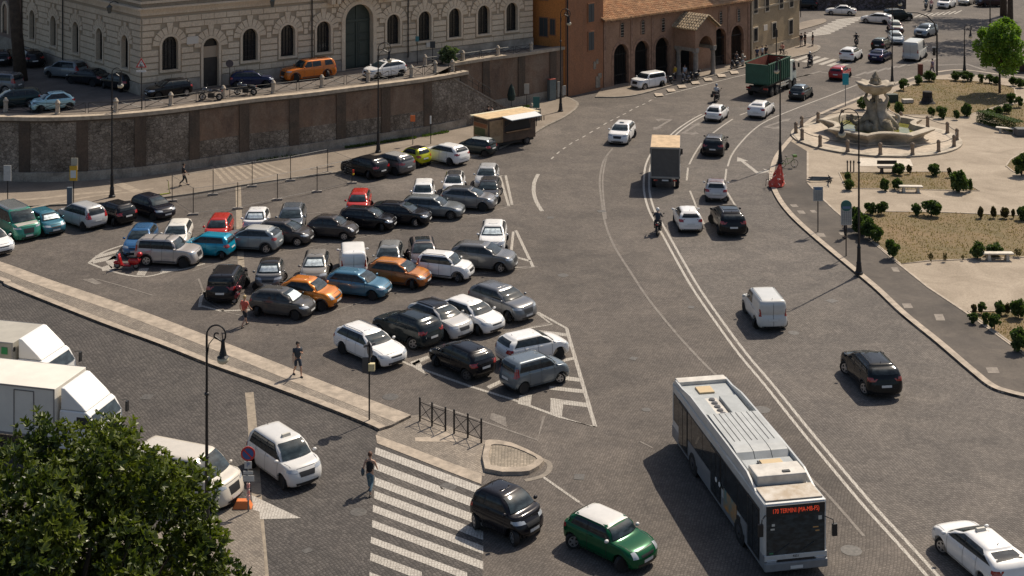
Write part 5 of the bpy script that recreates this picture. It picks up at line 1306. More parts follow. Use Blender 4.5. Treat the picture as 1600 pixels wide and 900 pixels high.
# ---- row E facing camera
car('black small off-roader seen from behind, next to the dark red scooter', 'jeep', (.015, .015, .018), ('T', 352, 421, 89), PK, opts='clad')
car('dark-roofed two-seater facing the camera, with silvery windscreen shade', 'smart', (.17, .165, .16), ('T', 423, 405, -87), PK, roof=paint((.03, .027, .025)), opts='shade')
car('beige silver little car facing the camera with silvery windscreen shade behind the blue hatchback', 'sleek', (.26, .24, .215), ('T', 494, 393, -87), PK, opts='shade')
car('small white panel van seen from behind with two rear doors', 'van', WHITE, ('T', 552, 385, 98), PK, opts='blank clad', name='van', cat='van')
car('silver hatchback facing the camera behind the brown-orange hatchback', 'hatch', (.25, .255, .25), ('T', 609, 379, -90), PK)
car('maroon-tinted dark car with glass roof facing the camera', 'crossover', (.10, .075, .075), ('T', 660, 372, -83), PK, opts='sun', roof=paint((.2, .17, .15)))
car('white sporty crossover facing the camera alone at the right with silver windscreen shade', 'crossover', WHITE, ('T', 771, 346, -92), PK, opts='shade darkrim')
# ---- row F nose right
car('dark grey rounded hatchback nose right, standing next to the walkers and scooter', 'sleek', (.085, .083, .08), ('F', 461, 501, -16), PK, opts='shade')
car('orange retro little car with dark cladding, nose right', 'mini500', ORANGE, ('F', 502, 486.5, -17), PK, opts='clad', sc=1.08)
car('blue hatchback nose right between the two orange cars', 'hatch', STEELB, ('F', 581, 470, -17), PK)
car('copper orange crossover hatchback with roof bars, nose right', 'hatch', BROWNO, ('F', 644, 453, -18), PK, opts='rails clad', roof=paint((.58, .22, .04)), hood=paint((.56, .21, .04)))
car('white boxy crossover with dark arches and roof bars, nose right', 'panda', WHITE, ('F', 715, 442, -17), PK, opts='rails clad darkrails')
car('grey sport utility nose right at the right end of the middle row', 'suv', (.15, .15, .15), ('F', 781, 427.5, -15), PK)
# ---- row G
car('white estate car with roof bars, nearest the footway, nose towards the camera', 'wagon', WHITE, ('W', 590, 578, 532, 552), PK, opts='rails', group=None) if False else car('white estate car with roof bars, nearest the footway, nose towards the camera', 'wagon', WHITE, ('W', 590, 578, 532, 552), PK, opts='rails', )
car('dark green-black crossover parked tail out, right of the white estate car', 'suv', (.02, .028, .032), ('R', 644, 547, 137), PK, opts='darkrails rails')
car('white and black crossover with black roof, nose out, third in the front row', 'crossover', (.50, .49, .47), ('F', 694, 533, -44), PK, roof=blackroof, opts='darkrim rails')
car('white hatchback nose out, right of the black-roofed crossover', 'hatch', WHITE, ('F', 746, 524.5, -44), PK, opts='darkrim')
car('dark silver sport utility nose out at the right end of the front row', 'suv', (.14, .145, .155), ('F', 794, 505, -44), PK)
# ---- row H
car('glossy black hatchback parked tail out beside the corner hatching', 'hatch', BLACK, ('W', 678, 572, 731, 597), PK, opts='darkrim')
car('white hatchback angled nose right behind the blue-grey boxy little car', 'hatch', WHITE, ('F', 874, 561, 30), PK, opts='darkrim')
car('blue-grey boxy little car angled nose right, nearest the corner of the hatching', 'panda', BGREY, ('W', 876, 600, 819, 616), PK)
# ---- moving
car('white taxi off-roader coming towards the camera on the far carriageway', 'suv', WHITE, ('E', 964, 228, -106, 'f'), None, name='taxi', cat='taxi', opts='taxisign clad darkrim')
car('white boxy off-roader parked in front of the church arches', 'jeep', WHITE, ('W', 1008, 141, 1034.5, 136.5), None)
car('white retro little car driving away behind the motorcyclist', 'mini500', WHITE, ('E', 1113, 192, 67, 'r'), MV, name='moving_car')
car('white hatchback taxi driving away below the green tipper truck', 'liftback', WHITE, ('E', 1180, 187, 66, 'r'), MV, name='taxi', cat='taxi')
car('black crossover driving away ahead of the white two-seater', 'suv', (.02, .02, .022), ('E', 1113, 247, 76, 'r'), MV, name='moving_car', roof=paint((.12, .12, .125)))
car('black car almost hidden in front of the box truck', 'hatch', (.02, .022, .028), ('T', 1043, 226, 80), MV, name='moving_car', roof=paint((.10, .12, .16)))
car('pale two-seater with brownish roof driving away beside the box truck', 'smart', (.55, .53, .53), ('E', 1119, 318, 82, 'r'), MV, name='moving_car', roof=paint((.20, .14, .13)))
car('white rounded hatchback driving away behind the box truck', 'sleek', WHITE, ('E', 1080, 367, 91, 'r'), MV, name='moving_car')
car('black sport utility with roof rails driving away, right of the white hatchback', 'suv', (.012, .012, .013), ('E', 1147, 373, 92, 'r'), MV, name='moving_car', opts='rails sun', sc=1.03)
car('small white panel van driving away in the middle of the right lanes', 'van', (.60, .60, .575), ('E', 1209, 521, 95, 'r'), MV, name='van', cat='van', opts='blank clad rails')
car('black sport utility with bright red tail lamps near the right kerb', 'suv', (.012, .014, .015), ('E', 1386, 627, 97, 'r'), MV, name='moving_car', opts='rails darkrails clad')
car('white liftback taxi with roof sign cut by the bottom right photo edge', 'liftback', WHITE, ('W', 1473, 868, 1532, 920), MV, name='taxi', cat='taxi', opts='taxisign')
car('green little car with white roof and white mirrors driving at the bottom centre', 'cooper', (.004, .085, .032), ('E', 1014, 893, -44, 'f'), None, name='moving_car', roof=paint((.66, .64, .60)), mirror=paint((.62, .61, .60)))
car('black two-seater with glossy windscreen on the zebra crossing', 'smart', (.016, .015, .018), ('E', 836, 846, -40, 'f'), None, name='moving_car', sc=1.08)
car('white taxi with roof sign driving towards the zebra crossing', 'taxi_mpv', (.64, .63, .605), ('F', 441, 765, -50), None, sc=1.04, name='taxi', cat='taxi', opts='taxisign')
# ---- far
car('red hatchback driving away by the far end of the square', 'hatch', (.36, .014, .016), ('E', 1305, 127, 62, 'r'), FARC, name='moving_car', opts='far')
car('dark blue-grey little car beside the green tipper truck', 'mini500', (.03, .04, .045), ('E', 1243, 158, 60, 'r'), FARC, name='moving_car', opts='far', roof=paint((.2, .26, .32)))
car('white off-roader with dark roof bars waiting at the far crossing', 'suv', WHITE, ('E', 1321, 98, 60, 'r'), FARC, name='moving_car', opts='far rails darkrails')
car('black car half hidden behind the navy saloon', 'hatch', (.02, .022, .02), ('E', 1370, 80, 60, 'r'), FARC, name='moving_car', opts='far', roof=paint((.12, .13, .10)))
car('navy blue saloon with sky reflection, behind the tall black lamp post', 'sedan', (.012, .016, .06), ('E', 1366, 99, 58, 'r'), FARC, name='moving_car', opts='far')
car('white high-roofed cargo van driving away at the far junction', 'bigvan', (.56, .56, .53), ('E', 1422, 97, 62, 'r'), FARC, name='van', cat='van', opts='far blank')
car('pale blue-white car directly left of the white cargo van', 'hatch', (.42, .48, .52), ('E', 1403, 71, -98, 'f'), FARC, name='moving_car', opts='far')
car('dark red-sided car with white roof in the line left of the cargo van', 'hatch', (.12, .05, .06), ('E', 1402, 53, -98, 'f'), FARC, name='moving_car', opts='far', roof=paint((.55, .56, .5)), hood=paint((.5, .52, .45)))
car('white saloon turning at the far junction, left of the black jeep', 'liftback', WHITE, ('C', 1370, 36, 150), FARC, name='moving_car', opts='far')
car('black open off-roader at the far junction', 'jeep', (.018, .022, .02), ('C', 1403, 32, 12), FARC, name='moving_car', opts='far darkrails')
car('white saloon passing the shaded graffiti wall', 'sedan', WHITE, ('C', 1314, 23, 165), FARC, name='moving_car', opts='far')
car('blue-grey car with long dark bonnet in the tree shade right of the junction', 'suv', (.2, .24, .28), ('C', 1447, 56, 230), FARC, name='moving_car', opts='far')
car('white off-roader coming in at the very top of the view', 'suv', WHITE, ('C', 1479, 12, 235), FARC, name='moving_car', opts='far')
car('pale gold car right of the white off-roader at the very top', 'hatch', (.4, .38, .33), ('C', 1510, 7, 235), FARC, name='moving_car', opts='far')
car('dark maroon van in shade at the very top right', 'minibus', (.04, .02, .02), ('C', 1548, 10, 190), FARC, name='van', cat='van', opts='far')
car('black off-roader in shade at the corner of the ochre building', 'suv', (.015, .015, .016), ('C', 1255, 14, 170), FARC, name='moving_car', opts='far')
car('white car at the very top edge beyond the pale gold one', 'hatch', WHITE, ('C', 1497, 2, 235), FARC, name='moving_car', opts='far') if False else None
# ================================================================ BUS, TRUCKS, TWO-WHEELERS
def text_mesh(txt, size, m, parent, loc, rot, name, extrude=.004, sx=1.0):
    c = bpy.data.curves.new(name, 'FONT'); c.body = txt; c.size = size; c.extrude = extrude; c.align_x = 'CENTER'; c.align_y = 'CENTER'
    t = bpy.data.objects.new(name, c); COL.objects.link(t); bpy.context.view_layer.update()
    me = bpy.data.meshes.new_from_object(t); bpy.data.objects.remove(t); me.materials.clear(); me.materials.append(m)
    o = bpy.data.objects.new(name, me); COL.objects.link(o); o.parent = parent; o.location = loc; o.rotation_euler = rot; o.scale = (sx, 1, 1); return o
BW = mat('bus light grey paint', (.50, .51, .50), .35, var=.12, vscale=1.2, coat=.4)
BG_ = mat('bus mid grey panel', (.20, .21, .22), .4, var=.15)
BR = mat('dusty bus roof white', (.54, .51, .46), .6, var=.22, vscale=1.5)
BR2 = mat('grey roof cowl', (.36, .38, .38), .5, var=.15, vscale=1.5)
bp0 = G(1192, 785, 3.08)
root = thing('bus', (9.72, 59.45, 0), R(-79.6), 'long grey and white city bus with a red lit destination board and ribbed roof cowls', 'bus')
L2, W2 = 5.95, 1.27; root.scale = (1, 1, .93)
def bx(name, m, *boxes, bevel=0, parent=None):
    mb = MB()
    for b in boxes: mb.box(*b)
    return mb.build(name, m, parent or root, bevel=bevel)
body = bx('body', BW, (0, 0, 1.66, 2*L2, 2*W2, 2.72), bevel=.10)
bx('skirt', BG_, (0, 0, .62, 2*L2+.02, 2*W2+.02, .62), bevel=.05)
bx('underbody', M['black_tr'], (0, 0, .42, 2*L2-.4, 2*W2-.35, .35))
# glazing bands both sides, one mesh per bay
for sgn in (1, -1):
    xs = [-5.6, -4.5, -3.0, -1.45, .1, 1.6, 3.1, 4.5]
    for a, b_ in zip(xs, xs[1:]):
        bx('side_window', M['glass'], ((a+b_)/2, sgn*(W2+.004), 1.93, b_-a-.05, .02, 1.25))
    bx('window_band', M['black_tr'], (-.55, sgn*(W2-.003), 1.93, 10.3, .02, 1.36))
# right side doors (three) with glazed leaves
for x_ in (4.85, .35, -4.2):
    d_ = bx('door', M['black_tr'], (x_, -W2-.012, 1.55, 1.30, .03, 2.15))
    for q in (-.31, .31): bx('door_glass', M['glass'], (x_+q, -W2-.032, 1.55, .55, .015, 1.95), parent=d_)
mb = MB()
for x_ in (.35, -.1): mb.cyl((x_+.6, -W2-.05, 1.35), (x_+.6, -W2-.065, 1.35), .11, n=14)
mb.build('door_sign', mat('white round sticker', (.7, .7, .68), .5), root)
ad = bx('advert_panel', mat('orange and teal advert', (.50, .22, .05), .5, col2=(.10, .20, .20), vscale=2.2), (2.15, -W2-.02, 1.0, 1.55, .02, .82))
bx('side_panel', BG_, (-1.9, -W2-.014, .95, 3.1, .02, .62), (3.75, -W2-.014, .95, .7, .02, .62), (0, W2+.014, .95, 10.5, .02, .62))
# wheels with arches
for x_ in (3.25, -2.75):
    for sgn in (1, -1):
        mb = MB(); mb.cyl((x_, sgn*(W2-.12), .52), (x_, sgn*(W2+.022), .52), .60, n=24); mb.build('wheel_arch', M['black_tr'], root)
        mb = MB(); mb.cyl((x_, sgn*(W2-.25), .49), (x_, sgn*(W2+.035), .49), .485, n=24); w_ = mb.build('wheel', M['tyre'], root)
        mb = MB(); mb.cyl((x_, sgn*(W2+.02), .49), (x_, sgn*(W2+.05), .49), .27, n=18); mb.cyl((x_, sgn*(W2+.04), .49), (x_, sgn*(W2+.10), .49), .10, n=10); mb.build('rim', M['rim_dark'], w_)
# front
bx('windshield', M['windshield'], (L2+.012, 0, 1.72, .03, 2.34, 1.62), bevel=.03)
bx('display_housing', M['black_tr'], (L2+.014, 0, 2.72, .035, 2.36, .42), bevel=.02)
text_mesh('170 TERMINI (MA-MB-FS)', .265, mat('lit orange-red display', (.5, .03, .01), .5, emit=(1, .10, .04), es=.35), root, (L2+.038, .0, 2.70), (R(90), 0, R(90)), 'display_text', sx=.66)
bx('front_panel', BW, (L2+.01, 0, .80, .06, 2.5, .24), bevel=.02)
bx('bumper', BG_, (L2+.03, 0, .46, .16, 2.54, .36), bevel=.05)
bx('grille', M['black_tr'], (L2+.02, 0, .68, .06, 1.5, .10))
for sgn in (1, -1): bx('headlight', M['headlight'], (L2+.035, sgn*.98, .66, .05, .38, .17), bevel=.03)
bx('license_plate', M['plate'], (L2+.115, 0, .42, .02, .50, .12))
text_mesh('4251', .13, M['black_tr'], root, (L2+.045, .0, .83), (R(90), 0, R(90)), 'fleet_number')
mb = MB(); mb.tube([(L2+.03, .1, .95), (L2+.045, .75, 1.35)], .014, 4); mb.tube([(L2+.03, -.9, .95), (L2+.045, -.25, 1.35)], .014, 4); mb.build('wiper', M['black_tr'], root)
# things seen behind the windscreen: driver, wheel, rail, papers (flush silhouettes on the inside of the glass)
bx('sticker', mat('pale sticker', (.55, .55, .5), .6), (L2+.029, .98, 2.30, .004, .14, .16), (L2+.029, -.9, 2.15, .004, .12, .10), (L2+.029, -.93, 1.98, .004, .16, .07))
bx('sticker', mat('green sticker', (.05, .2, .1), .6), (L2+.029, -.98, 1.0, .004, .16, .06))
bx('sun_blind_edge', mat('orange sleeve', (.5, .28, .10), .6), (L2+.029, .80, 1.93, .004, .22, .05, ), (L2+.029, .87, 1.78, .004, .16, .05))
# mirrors
for sgn, z_ in ((1, 1.85), (-1, 2.1)):
    mb = MB(); mb.tube([(L2-.02, sgn*1.2, z_+.45), (L2+.22, sgn*1.42, z_+.42), (L2+.22, sgn*1.45, z_+.2)], .025, 5); mb.box(L2+.22, sgn*1.48, z_, .10, .20, .50); mb.build('mirror', M['black_tr'], root, bevel=.03)
# roof: raised edges, tan front cap, panels, cowls, fans, hatches
Z = 3.02
for sgn in (1, -1):
    mb = MB(); vs = []
    prof = [(-5.9, .0), (-5.6, .20), (-4.6, .22), (-3.4, .38), (1.5, .40), (3.9, .34), (4.7, .08), (4.9, 0)]
    for x_, h in prof: vs += [(x_, sgn*(W2-.03), Z), (x_, sgn*(W2-.05), Z+h), (x_, sgn*(W2-.13), Z+h), (x_, sgn*(W2-.15), Z)]
    n = len(prof); fs = []
    for i in range(n-1):
        for q in range(3): fs.append((4*i+q, 4*i+q+1, 4*i+5+q, 4*i+4+q))
    mb.add(vs, fs); mb.build('roof_edge', BW, root)
bx('roof_panel', BR2, (-3.9, 0, Z+.03, 2.9, 2.2, .06), bevel=.02)
bx('roof_cap', mat('rust dusted white roof', (.54, .50, .44), .7, col2=(.36, .29, .21), vscale=1.8), (5.25, 0, Z+.035, 1.15, 2.3, .07), bevel=.03)
bx('roof_cap', BR, (-5.55, .0, Z+.12, .55, 2.35, .24), bevel=.05)
bx('roof_unit', BR, (4.05, 0, Z+.22, 1.05, 2.05, .44), bevel=.05)
bx('roof_unit', BR2, (3.1, 0, Z+.12, .75, 2.05, .24), bevel=.03)
bx('roof_hatch', mat('tan roof hatch', (.50, .38, .22), .7), (-4.55, -.15, Z+.10, .70, .72, .09), bevel=.02)
bx('roof_hatch', mat('tan roof hatch', (.5, .38, .22)), (3.2, .1, Z+.27, .55, .9, .06), bevel=.02)
mb = MB()
mb.box(3.3, -.45, Z+.30, .5, .05, .07); mb.box(4.35, .25, Z+.46, .16, .3, .04); mb.build('roof_vent', M['black_tr'], root)
bx('roof_panel', BR2, (-2.55, .55, Z+.13, 1.9, .78, .24), (-2.6, -.82, Z+.11, 1.9, .60, .2), bevel=.02)
bx('fan_tray', BR, (-2.6, -.22, Z+.08, 1.9, .56, .12))
for k in range(5):
    mb = MB(); x_ = -3.35+k*.38; mb.cyl((x_, -.22, Z+.14), (x_, -.22, Z+.20), .15, .13, 14); f_ = mb.build('fan', M['galv'], root)
    mb = MB(); mb.cyl((x_, -.22, Z+.20), (x_, -.22, Z+.215), .10, .09, 12); mb.build('fan_blade', M['rim_dark'], f_)
for i in range(3):     # ribbed cowls over the tanks
    y0 = -.74+i*.74
    mb = MB(); pr = [(-1.55, .0), (-1.5, .34), (-1.2, .46), (1.9, .46), (2.35, .40), (2.6, .12), (2.62, 0)]
    vs = [(x_, y0+s_*.355, Z+h) for x_, h in pr for s_ in (-1, 1)]; fs = [(2*q, 2*q+2, 2*q+3, 2*q+1) for q in range(6)]
    mb.add(vs, fs); mb.add([vs[2*q] for q in range(7)], [tuple(range(7))]); mb.add([vs[2*q+1] for q in range(7)], [tuple(range(7))[::-1]])
    c_ = mb.build('roof_cowl', mat('pale roof cowl', (.40, .415, .41), .45, var=.15, vscale=1.5), root, bevel=.03)
    mb = MB()
    for q in (-.12, .12): mb.box(.15, y0+q, Z+.466, 2.7, .025, .02)
    mb.build('cowl_groove', mat('dark groove', (.06, .065, .07), .7), c_)

# ---------------------------------------------------------------- lorries
def truck_wheels(root, xs, hw, r=.48):
    for x_ in xs:
        for sgn in (1, -1):
            mb = MB(); mb.cyl((x_, sgn*(hw-.30), r), (x_, sgn*hw, r), r, n=20); w_ = mb.build('wheel', M['tyre'], root)
            mb = MB(); mb.cyl((x_, sgn*(hw-.02), r), (x_, sgn*(hw+.015), r), r*.55, n=14); mb.cyl((x_, sgn*hw, r), (x_, sgn*(hw+.05), r), r*.2, n=8); mb.build('rim', M['rim_dark'], w_)
def cab(root, x0, x1, hw, z0, z1, m, deflector=None):
    """forward-control cab from x0 (back) to x1 (front)"""
    pr = [(x0, z0), (x1, z0), (x1+.02, z0+.5), (x1-.02, z0+1.0), (x1-.32, z1-.12), (x1-.5, z1), (x0, z1)]
    n = len(pr); vs = [(x, s_*hw*(1 if z < z0+1.05 else .93), z) for s_ in (-1, 1) for x, z in pr]
    mb = MB(); mb.add(vs, [tuple(range(n))[::-1], tuple(range(n, 2*n))]+[(k, (k+1) % n, n+(k+1) % n, n+k) for k in range(n)]); mb.build('cab', m, root, bevel=.05)
    mb = MB(); mb.add([(x1-.01+.014, -hw*.88, z0+1.05), (x1-.01+.014, hw*.88, z0+1.05), (x1-.32+.02, hw*.83, z1-.16), (x1-.32+.02, -hw*.83, z1-.16)], [(0, 1, 2, 3)]); mb.build('windshield', M['windshield'], root)
    for s_ in (1, -1):
        mb = MB(); mb.add([(x1-.12, s_*(hw*.985+.016), z0+1.02), (x1-.95, s_*(hw*.985+.016), z0+1.02), (x1-.95, s_*(hw*.935+.014), z1-.22), (x1-.36, s_*(hw*.935+.014), z1-.22)], [(0, 1, 2, 3)]); mb.build('side_window', M['glass'], root)
        mb = MB(); mb.tube([(x1-.1, s_*hw, z1-.3), (x1+.12, s_*(hw+.2), z1-.35)], .02, 5); mb.box(x1+.1, s_*(hw+.22), z1-.65, .10, .18, .46); mb.build('mirror', M['black_tr'], root)
        mb = MB(); mb.box(x1+.012, s_*(hw-.28), z0+.22, .05, .36, .18); mb.build('headlight', M['headlight'], root)
    mb = MB(); mb.box(x1+.01, 0, z0+.62, .05, hw*1.3, .30); mb.box(x1+.03, 0, z0-.02, .10, hw*1.9, .22); mb.build('grille', M['black_tr'], root)
# white box trucks at the left
def box_truck(label, loc, hd, bl, bh, z0, bm, name='box_truck', hw=1.2, cabm=None, side_door=True, defl=True, emblem=False):
    root = thing(name, loc, hd, label, 'lorry')
    mb = MB(); mb.box(-bl/2, 0, z0+bh/2, bl, hw*2, bh); mb.build('cargo_box', bm, root, bevel=.02)
    mb = MB()
    for s_ in (1, -1):
        mb.box(-bl/2, s_*(hw+.012), z0+bh-.03, bl, .03, .07); mb.box(-.03, s_*(hw+.012), z0+bh/2, .06, .03, bh); mb.box(-bl/2, s_*(hw+.012), z0+.05, bl, .03, .1)
    mb.build('box_edge', mat('aluminium edging', (.30, .30, .31), .4, .6), root)
    if side_door:
        mb = MB(); 
        for (x_, w_, h_, z_) in ((-1.55, 1.0, bh*.86, z0+bh*.48), ):
            mb.box(x_-w_/2, -hw-.016, z_, .04, .02, h_); mb.box(x_+w_/2, -hw-.016, z_, .04, .02, h_); mb.box(x_, -hw-.016, z_+h_/2, w_, .02, .04)
        mb.build('side_door', mat('grey door outline', (.16, .15, .14), .6), root)
    if emblem:
        mb = MB(); mb.box(-.45, -hw-.02, z0+bh-.42, .34, .02, .34); mb.build('sign_panel', mat('green square sign', (.02, .22, .07), .5), root)
        mb = MB(); mb.box(.015, -hw+.12, z0+bh-.35, .02, .14, .22); mb.build('small_label', M['black_tr'], root)
    cabm = cabm or mat('white lorry cab paint', (.78, .77, .74), .35, coat=.4)
    cab(root, .12, 1.95, hw*.92, .55, 2.25, cabm)
    if defl:
        mb = MB(); z1 = 2.26; pr = [(.15, z1), (1.45, z1), (1.2, z1+.25), (.35, z1+.95), (.15, z1+.98)]
        n = 5; vs = [(x, -hw*.82, z) for x, z in pr]+[(x, hw*.82, z) for x, z in pr]; mb.add(vs, [tuple(range(n))[::-1], tuple(range(n, 2*n))]+[(k, (k+1) % n, n+(k+1) % n, n+k) for k in range(n)]); mb.build('wind_deflector', cabm, root, bevel=.06)
    mb = MB(); mb.box(-bl/2+.6, 0, z0-.2, bl+1.0, .9, .3); mb.build('chassis', M['black_tr'], root)
    truck_wheels(root, (1.1, -bl*.72), hw-.06, .42); return root
bm1 = mat('off-white lorry box', (.72, .68, .60), .5, var=.08, vscale=.8)
c_ = G(107, 590.5, 3.25)
box_truck('white box lorry with roof deflector, its cab behind the big magnolia', (c_.x+.1, c_.y, 0), R(-14), 7.0, 2.25, 1.0, bm1, hw=1.32)
c_ = G(44, 521, 3.1)
box_truck('grey-topped white box lorry with a green square sign, cut by the left edge', (c_.x, c_.y, 0), R(-14), 6.5, 2.15, .95, mat('grey white lorry box', (.40, .375, .32), .5, var=.12, vscale=.8), hw=1.32, emblem=True)
car('white van with its front showing right of the magnolia leaves', 'minibus', (.60, .55, .47), ('T', 272, 698, -22), None, name='van', cat='van', opts='')
# grey tarpaulin truck seen from behind
e0 = G(1047, 303); root = box_truck('box truck with grey canvas rear and tan roof driving away', (e0.x+.25, e0.y+5.2, 0), R(83), 4.3, 2.35, 1.0, mat('grey canvas rear', (.105, .098, .09), .8, var=.12), cabm=mat('pale cab', (.35, .34, .32), .4), side_door=False, defl=False, hw=1.12)
mb = MB(); mb.box(-2.15, 0, 3.37, 4.3, 2.26, .03); mb.build('box_roof', mat('tan canvas roof', (.50, .36, .22), .8, var=.25, vscale=2), root)
mb = MB(); mb.box(-4.33, 0, 1.03, .05, 2.26, .14); mb.box(-4.33, 0, 3.3, .05, 2.26, .10); mb.box(-4.33, -1.1, 2.15, .05, .08, 2.3); mb.box(-4.33, 1.1, 2.15, .05, .08, 2.3); mb.build('rear_frame', mat('pale rear frame', (.30, .28, .25), .5), root)
mb = MB(); mb.box(-4.36, .75, .82, .04, .3, .12); mb.box(-4.36, -.75, .82, .04, .3, .12); mb.build('taillight', M['taillight'], root)
mb = MB(); mb.box(-4.37, 0, .82, .02, .5, .11); mb.build('license_plate', M['plate'], root)
# green tipper
pA = G(1167, 153); hd = R(58); root = thing('tipper_truck', (0, 0, 0), hd, 'green ribbed open-topped tipper truck with white cab and red-brown inside', 'lorry')
e = Vector((math.cos(hd), math.sin(hd), 0)); nn = Vector((e.y, -e.x, 0)); rear = G(1181, 153); root.location = rear+e*0.3
GT = mat('dusty green tipper paint', (.030, .105, .068), .5, var=.25, vscale=1.5); Lb, hw = 6.2, 1.28; zb, zt_ = 1.35, 3.55
mb = MB(); mb.box(Lb/2, 0, zb+.05, Lb, 2*hw, .12)
for s_ in (1, -1): mb.box(Lb/2, s_*(hw-.04), (zb+zt_)/2, Lb, .08, zt_-zb)
mb.box(.04, 0, (zb+zt_)/2-.1, .08, 2*hw-.17, zt_-zb-.2); mb.box(Lb-.04, 0, (zb+zt_)/2, .08, 2*hw-.17, zt_-zb); mb.build('tipper_body', GT, root)
mb = MB()
for k in range(11):
    for s_ in (1, -1): mb.box(.3+k*.56, s_*(hw+.04), (zb+zt_)/2, .16, .08, zt_-zb-.15)
for z_ in (zt_-.05,): 
    for s_ in (1, -1): mb.box(Lb/2, s_*(hw+.02), z_, Lb+.05, .14, .10)
    mb.box(0, 0, z_-.1, .12, 2*hw+.1, .10)
mb.build('ribs', GT, root)
mb = MB()
for s_ in (1, -1): mb.box(Lb/2, s_*(hw-.09), (zb+zt_)/2+.05, Lb-.2, .015, zt_-zb-.2)
mb.box(Lb-.095, 0, (zb+zt_)/2, .015, 2*hw-.25, zt_-zb-.2); mb.box(Lb/2, 0, zb+.5, Lb-.25, 2*hw-.2, .05); mb.build('rusty_inside', mat('red brown inside', (.20, .05, .03), .9, var=.3), root)
mb = MB(); mb.ball((Lb*.62, .2, zb+.75), .7, 1, .8, .45, 10, 6, .12); mb.build('load', mat('pale rubble bags', (.42, .38, .32), .9, var=.3, vscale=5), root)
mb = MB(); mb.box(3.6, 0, .95, 8.6, .9, .35); mb.box(-.0, 0, .72, .15, 2.3, .14); mb.build('chassis', M['black_tr'], root)
mb = MB(); mb.box(.0, .95, .95, .06, .5, .2); mb.box(0, -.95, .95, .06, .5, .2); mb.build('taillight', M['taillight'], root)
mb = MB()
for z_ in (.75, 1.05): mb.box(4.4, -hw-.02, z_, 2.4, .05, .12)
mb.build('side_guard', mat('pale side guard', (.42, .42, .38), .5), root)
truck_wheels(root, (1.1, 2.45, 6.2, 7.6), hw-.02, .50)
cab(root, 6.45, 8.3, 1.18, .75, 2.95, mat('tipper cab white', (.48, .52, .47), .4))

# ---------------------------------------------------------------- food truck
hd = R(39); c0 = G(757, 238); e = Vector((math.cos(hd), math.sin(hd), 0))
root = thing('food_truck', (c0.x-.5, c0.y+.9, 0), hd, 'brown wood-panelled food truck with tan roof and a raised pale awning flap', 'food truck')
FTw = mat('brown wood panelling', (.17, .095, .05), .7, var=.35, vscale=2); FTd = mat('dark brown body', (.10, .062, .04), .6, var=.35, vscale=2)
mb = MB(); mb.box(2.9, 0, 1.62, 5.4, 2.1, 2.15); mb.build('body', FTd, root, bevel=.06)
mb = MB(); mb.box(.19, 0, 1.5, .05, 2.0, 1.7); mb.box(1.1, -1.06, 1.6, 1.5, .04, 2.0); mb.build('wood_panel', mat('pale wood boards', (.36, .23, .12), .7, var=.3, vscale=3), root)
mb = MB(); mb.box(.155, 0, 2.15, .03, 1.8, .30); mb.build('name_board', mat('reddish name board', (.28, .10, .04), .6), root)
mb = MB(); mb.box(.155, .1, 1.55, .03, 1.5, .65); mb.build('menu_board', mat('olive menu board', (.12, .13, .05), .7, var=.4, vscale=6), root)
mb = MB(); mb.box(3.5, -1.065, 1.95, 2.9, .03, .95); mb.build('serving_hatch', M['dark_open'], root)
mb = MB(); mb.box(3.5, -1.2, 1.42, 2.9, .3, .05); mb.build('counter', FTw, root)
mb = MB(); mb.box(2.9, .1, 2.80, 5.6, 2.3, .10); mb.build('roof', mat('tan timber roof', (.56, .41, .23), .7, var=.2, vscale=2), root)
mb = MB(); mb.box(2.9, 1.1, 2.80, 5.9, .35, .12); mb.box(5.85, 0, 2.74, .5, 2.3, .10); mb.build('roof_border', mat('cream roof border', (.60, .54, .38), .7), root)
mb = MB(); mb.add([(1.7, -1.1, 2.86), (5.5, -1.1, 2.86), (5.3, -2.25, 2.70), (1.9, -2.25, 2.70), (1.7, -1.1, 2.80), (5.5, -1.1, 2.80), (5.3, -2.25, 2.64), (1.9, -2.25, 2.64)], [(0, 1, 2, 3), (7, 6, 5, 4), (0, 3, 7, 4), (3, 2, 6, 7), (2, 1, 5, 6)]); mb.build('awning_flap', mat('pale awning', (.60, .62, .62), .6), root)
mb = MB()
for k in range(7): mb.box(3.9+k*.28, -2.2+.0*k, 2.42, .05, .05, .42)
mb.tube([(2.0, -2.2, 2.65), (2.0, -1.08, 1.9)], .02, 5); mb.tube([(5.2, -2.2, 2.65), (5.2, -1.08, 1.9)], .02, 5); mb.build('hanging_goods', FTd, root)
mb = MB(); mb.box(2.9, 0, .45, 5.2, 1.7, .3); mb.build('chassis', M['black_tr'], root)
truck_wheels(root, (1.2, 4.6), 1.05, .34)
mb = MB(); mb.box(1.0, -1.10, .95, 1.0, .03, .5); mb.build('lower_panel', mat('tan lower panel', (.40, .28, .16), .7), root)

